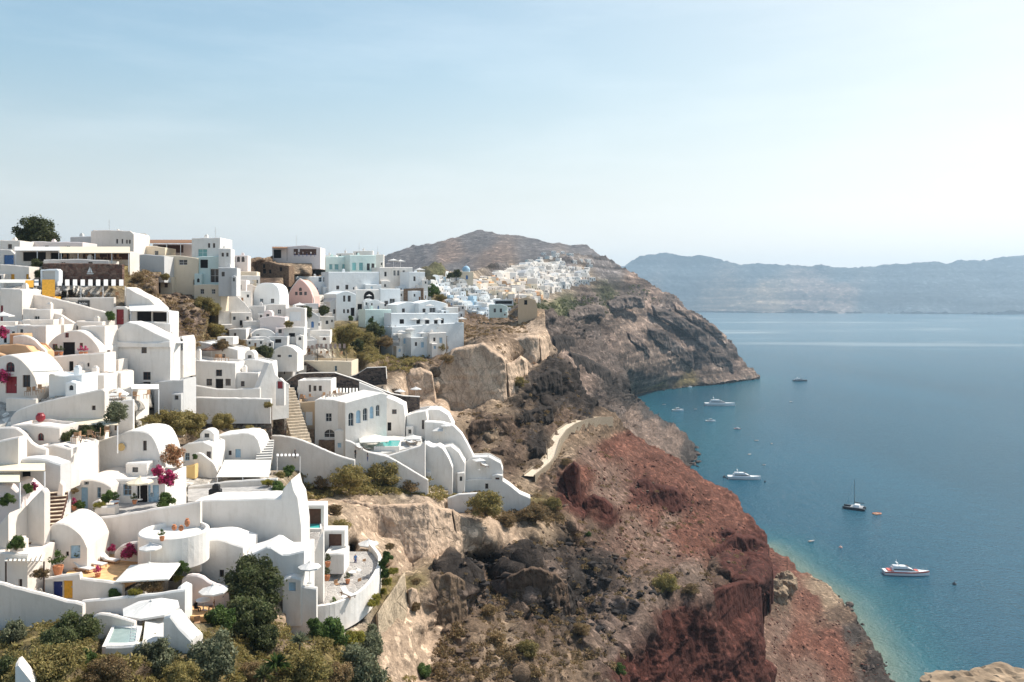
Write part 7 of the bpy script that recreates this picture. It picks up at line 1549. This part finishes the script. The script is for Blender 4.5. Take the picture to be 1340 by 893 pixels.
def foreground():
    for i,(k,px,py,r,lb) in enumerate((('tree_grey',16,832,20,'pale grey green shrub at the left edge below the long wall'),('dark',92,828,29,'tall dark green oleander below the long white wall'),('dark',70,842,22,'dark green shrub beside the tall oleander'),('olive',55,878,42,'wide olive brown bush at the bottom left'),('dark',4,878,22,'dark green bush in the bottom left corner'),('dry',140,882,34,'dry brown bush along the bottom edge'),('green',112,862,14,'small green sapling in front of the dry bush'),('grey',203,864,30,'large grey olive bush below the plunge pool'),('olive',232,884,26,'olive bush along the bottom edge below the white terrace'),('grey',276,862,36,'big grey green bush in the middle of the bottom edge'),('dark',318,812,34,'dense dark green bush under the round tree'),('green',286,812,22,'leafy green bush beside the diners terrace'),('dark',345,838,21,'dark bush right of the dense dark green one'),('olive',395,878,35,'olive brown bush at the bottom, left of the pale green one'),('dry',330,884,24,'orange brown dry bush at the bottom edge'),('green',432,832,26,'dark leafy green bush below the curved terrace'),('yellow',462,836,18,'yellow green bush below the garden strip'),('grey',480,846,26,'grey green bush against the retaining wall'),('grey',472,878,34,'pale green rounded bush at the bottom, left of the retaining wall'),('green',412,822,14,'green bush at the foot of the curved parapet'),('dry',440,886,26,'brown bush between the olive and pale green ones'),('green',552,880,13,'bright green bush at the foot of the cliff'),('yellow',175,776,10,'yellow green shrub left of the octagonal parasol'),('dry',196,768,18,'brown leafy shrub behind the octagonal parasol'),('green',236,745,10,'green hedge plant right of the square parasol'),('yellow',232,757,7,'yellow green hedge plant below the green one'),('green',148,780,9,'green shrub against the navy door wall'),('dry',52,752,12,'reddish shrub under the bamboo shade'))):
        Y = {175:73,196:74,236:80.5,232:80,148:73.5,52:73}.get(px)
        bush(k, px, py, r, Y, lb)
    bush('tree_dark', 335, 768, 39, 80, 'round dark green tree in front of the scalloped gable house')
    for px,py,r,lb,lf in ((362,866,22,'green palm like yucca at the bottom','leaf_green'),(392,836,17,'grey spiky yucca on the stony ground','leaf_grey'),(345,880,18,'dark spiky yucca beside the green one','leaf_dark')): yucca(px,py,r,ground(px,py).y-2,lb,lf)
    for k,px,py,r,lb in (('wild',872,764,20,'pale green bush on the edge of the brown slope'),('wilddry',905,772,14,'brown bush right of the pale green cliff bush'),('wilddry',760,824,14,'olive brown bush on the dark slope'),('wild',690,850,18,'grey brown bush low on the cliff slope'),('wilddry',650,838,18,'dry bush low on the cliff slope, left'),('wilddry',640,800,14,'dry bush below the dark overhang'),('wild',500,622,30,'wide olive bush on top of the cream cliff'),('wild',455,626,28,'olive bush on the cliff top left of the widest one'),('wilddry',420,630,20,'brown bush on the cliff top by the wavy wall'),('wilddry',535,636,20,'brown bush on the cliff top, right end'),('wild',636,660,28,'big olive bush on the slope below the lowest terrace'),('wilddry',664,682,16,'brown bush below the big olive one'),('wilddry',700,672,22,'brown bush at the end of the lowest terrace'),('wild',725,660,15,'olive bush right of the lowest terrace'),('wilddry',560,624,7,'small round dry bush beside the cliff top walkway'),('green',770,700,4,'tiny green bush on the red slope'),('green',810,878,9,'small green bush near the bluff foot'),('wild',680,500,12,'green streak bush on the upper cream cliff'),('wilddry',740,605,10,'brown bush beside the footpath bend'),('wilddry',586,470,12,'brown bush on the crest of the upper cream cliff'),('wild',575,455,10,'dark bush left of the upper cream cliff crest'),('wild',445,690,16,'olive bush at the foot of the spire'),('wilddry',437,668,14,'brown bush below the wavy wall')):
        bush(k,px,py,r,None,lb)
    rk(1268,905,13.5,.5,'weathered stone ruin top in the bottom right corner, left lump','ruinrock',61,'ruin_rock',(1.1,.9,.42)); rk(1322,902,14.2,.5,'weathered stone ruin top in the bottom right corner, right lump','ruinrock',64,'ruin_rock',(1.1,.9,.55))
# ------------------------------------------------------------------ light, air, camera
SUN_AZ, SUN_EL = 54.0, 47.0
def setup():
    w = bpy.data.worlds.new('World'); scn.world = w; w.use_nodes = True; nt = w.node_tree
    bg = nt.nodes['Background']; sk = nt.nodes.new('ShaderNodeTexSky'); sk.sky_type = 'NISHITA'; sk.sun_disc = False
    sk.sun_elevation = R(SUN_EL); sk.sun_rotation = R(SUN_AZ); sk.altitude = 110; sk.air_density = 1.0; sk.dust_density = 1.3; sk.ozone_density = 1.0
    hs = nt.nodes.new('ShaderNodeHueSaturation'); hs.inputs['Saturation'].default_value = 1.5; 
    a1 = nt.nodes.new('ShaderNodeVectorMath'); a1.operation = 'ADD'; a1.inputs[1].default_value = (8.,)*3; nt.links.new(sk.outputs[0], a1.inputs[0])
    a2 = nt.nodes.new('ShaderNodeVectorMath'); a2.operation = 'DIVIDE'; nt.links.new(sk.outputs[0], a2.inputs[0]); nt.links.new(a1.outputs[0], a2.inputs[1])
    a3 = nt.nodes.new('ShaderNodeVectorMath'); a3.operation = 'SCALE'; a3.inputs['Scale'].default_value = 9.0; nt.links.new(a2.outputs[0], a3.inputs[0]); a4 = nt.nodes.new('ShaderNodeVectorMath'); a4.operation = 'MULTIPLY'; a4.inputs[1].default_value = (1.08,1.01,.88); nt.links.new(a3.outputs[0], a4.inputs[0]); nt.links.new(a4.outputs[0], hs.inputs['Color'])
    # thin cirrus veil and one small cloud, by direction of the sky
    tc = nt.nodes.new('ShaderNodeTexCoord'); mp = nt.nodes.new('ShaderNodeMapping'); mp.inputs['Scale'].default_value = (1.5,1.5,9); nt.links.new(tc.outputs['Generated'], mp.inputs['Vector'])
    nz = nt.nodes.new('ShaderNodeTexNoise'); nz.inputs['Scale'].default_value = 2.2; nz.inputs['Detail'].default_value = 6; nz.inputs['Roughness'].default_value = .6; nt.links.new(mp.outputs[0], nz.inputs['Vector'])
    rp = nt.nodes.new('ShaderNodeValToRGB'); rp.color_ramp.elements[0].position = .45; rp.color_ramp.elements[1].position = .85; rp.color_ramp.elements[1].color = (.10,.10,.10,1); nt.links.new(nz.outputs['Fac'], rp.inputs['Fac'])
    dv = Vector(((1250-670)/F, 1, (HY-236)/F)).normalized(); sub = nt.nodes.new('ShaderNodeVectorMath'); sub.operation = 'SUBTRACT'; sub.inputs[1].default_value = dv; nt.links.new(tc.outputs['Generated'], sub.inputs[0])
    sc2 = nt.nodes.new('ShaderNodeVectorMath'); sc2.operation = 'MULTIPLY'; sc2.inputs[1].default_value = (60,60,95); nt.links.new(sub.outputs[0], sc2.inputs[0])
    n2 = nt.nodes.new('ShaderNodeTexNoise'); n2.inputs['Scale'].default_value = 1.1; n2.inputs['Detail'].default_value = 5; nt.links.new(sc2.outputs[0], n2.inputs['Vector'])
    ln = nt.nodes.new('ShaderNodeVectorMath'); ln.operation = 'LENGTH'; nt.links.new(sc2.outputs[0], ln.inputs[0])
    m1 = nt.nodes.new('ShaderNodeMath'); m1.operation = 'MULTIPLY_ADD'; m1.inputs[1].default_value = 2.6; nt.links.new(n2.outputs['Fac'], m1.inputs[0]); m1.inputs[2].default_value = -.55
    m2 = nt.nodes.new('ShaderNodeMath'); m2.operation = 'SUBTRACT'; m2.use_clamp = True; nt.links.new(m1.outputs[0], m2.inputs[0]); nt.links.new(ln.outputs['Value'], m2.inputs[1])
    ad = nt.nodes.new('ShaderNodeMath'); ad.operation = 'ADD'; ad.use_clamp = True; nt.links.new(rp.outputs['Color'], ad.inputs[0]); nt.links.new(m2.outputs[0], ad.inputs[1])
    mx = nt.nodes.new('ShaderNodeMix'); mx.data_type = 'RGBA'; nt.links.new(ad.outputs[0], mx.inputs[0]); 
    bw = nt.nodes.new('ShaderNodeRGBToBW'); nt.links.new(hs.outputs[0], bw.inputs[0]); wt = nt.nodes.new('ShaderNodeVectorMath'); wt.operation = 'MULTIPLY'; wt.inputs[1].default_value = (1.12,1.06,1.02); nt.links.new(bw.outputs[0], wt.inputs[0])
    sz = nt.nodes.new('ShaderNodeSeparateXYZ'); nt.links.new(tc.outputs['Generated'], sz.inputs[0]); mr = nt.nodes.new('ShaderNodeMapRange'); mr.inputs['From Min'].default_value = -.02; mr.inputs['From Max'].default_value = .29; mr.inputs['To Min'].default_value = .85; mr.inputs['To Max'].default_value = 0; mr.interpolation_type = 'SMOOTHSTEP'; nt.links.new(sz.outputs['Z'], mr.inputs['Value'])
    hz = nt.nodes.new('ShaderNodeMix'); hz.data_type = 'RGBA'; nt.links.new(mr.outputs[0], hz.inputs[0]); nt.links.new(hs.outputs[0], hz.inputs[6]); nt.links.new(wt.outputs[0], hz.inputs[7]); nt.links.new(hz.outputs[2], mx.inputs[6]); mx.inputs[7].default_value = (7,6.9,6.8,1)
    nt.links.new(mx.outputs[2], bg.inputs['Color']); bg.inputs['Strength'].default_value = .104
    L = bpy.data.lights.new('sun', 'SUN'); L.energy = 2.6; L.angle = R(.5); L.color = (1.,.945,.86)
    o = link(bpy.data.objects.new('sun', L)); a, e = R(SUN_AZ), R(SUN_EL)
    d = Vector((math.sin(a)*math.cos(e), math.cos(a)*math.cos(e), math.sin(e)))
    o.rotation_euler = (-d).to_track_quat('-Z','Y').to_euler(); o.location = (100,150,300)
    c = bpy.data.cameras.new('camera'); c.sensor_width = 36; c.lens = 36*F/1340; c.shift_y = -(446.5-HY)/1340; c.clip_start = .5; c.clip_end = 60000
    co = link(bpy.data.objects.new('camera', c)); co.location = (0,0,CZ); co.rotation_euler = (R(90),0,0); scn.camera = co
    v = scn.view_settings; v.view_transform = 'Standard'; v.look = 'None'; v.exposure = EXPO; v.gamma = 1; v.use_curve_mapping = False
    cy = scn.cycles; cy.use_denoising = True; cy.denoiser = 'OPENIMAGEDENOISE'; cy.max_bounces = 6; cy.diffuse_bounces = 3; cy.glossy_bounces = 2
    cy.transmission_bounces = 2; cy.volume_bounces = 0; cy.sample_clamp_indirect = 4; cy.caustics_reflective = False; cy.caustics_refractive = False
EXPO = 1.33
def haze():
    m = bpy.data.materials.new('haze'); m.use_nodes = True; nt = m.node_tree
    for n in list(nt.nodes):
        if n.type == 'BSDF_PRINCIPLED': nt.nodes.remove(n)
    pv = nt.nodes.new('ShaderNodeVolumePrincipled'); pv.inputs['Color'].default_value = (.56,.78,1.,1); pv.inputs['Density'].default_value = HAZE
    pv.inputs['Anisotropy'].default_value = .25
    nt.links.new(pv.outputs[0], nt.nodes['Material Output'].inputs['Volume']); M['haze'] = m
    b = MB(); b.box(-7000,14000,-600,11500,-60,720); o = b.obj('haze', 'haze'); tag(o, kind='stuff')
HAZE = 8.6e-5
import time; _t = time.time()
def tick(n):
    print('TICK', n, round(time.time()-_t,1), flush=True)
build_sea(); village_front(); village_mid(); village_top(); tick('village')
settle(); build_land(); rock_faces(); found(); tick('land')
fleet(); tick('fleet'); far_villages(); tick('far'); dressing(); tick('dress'); foreground(); grow_all(); settle(); tick('grow'); setup(); haze()
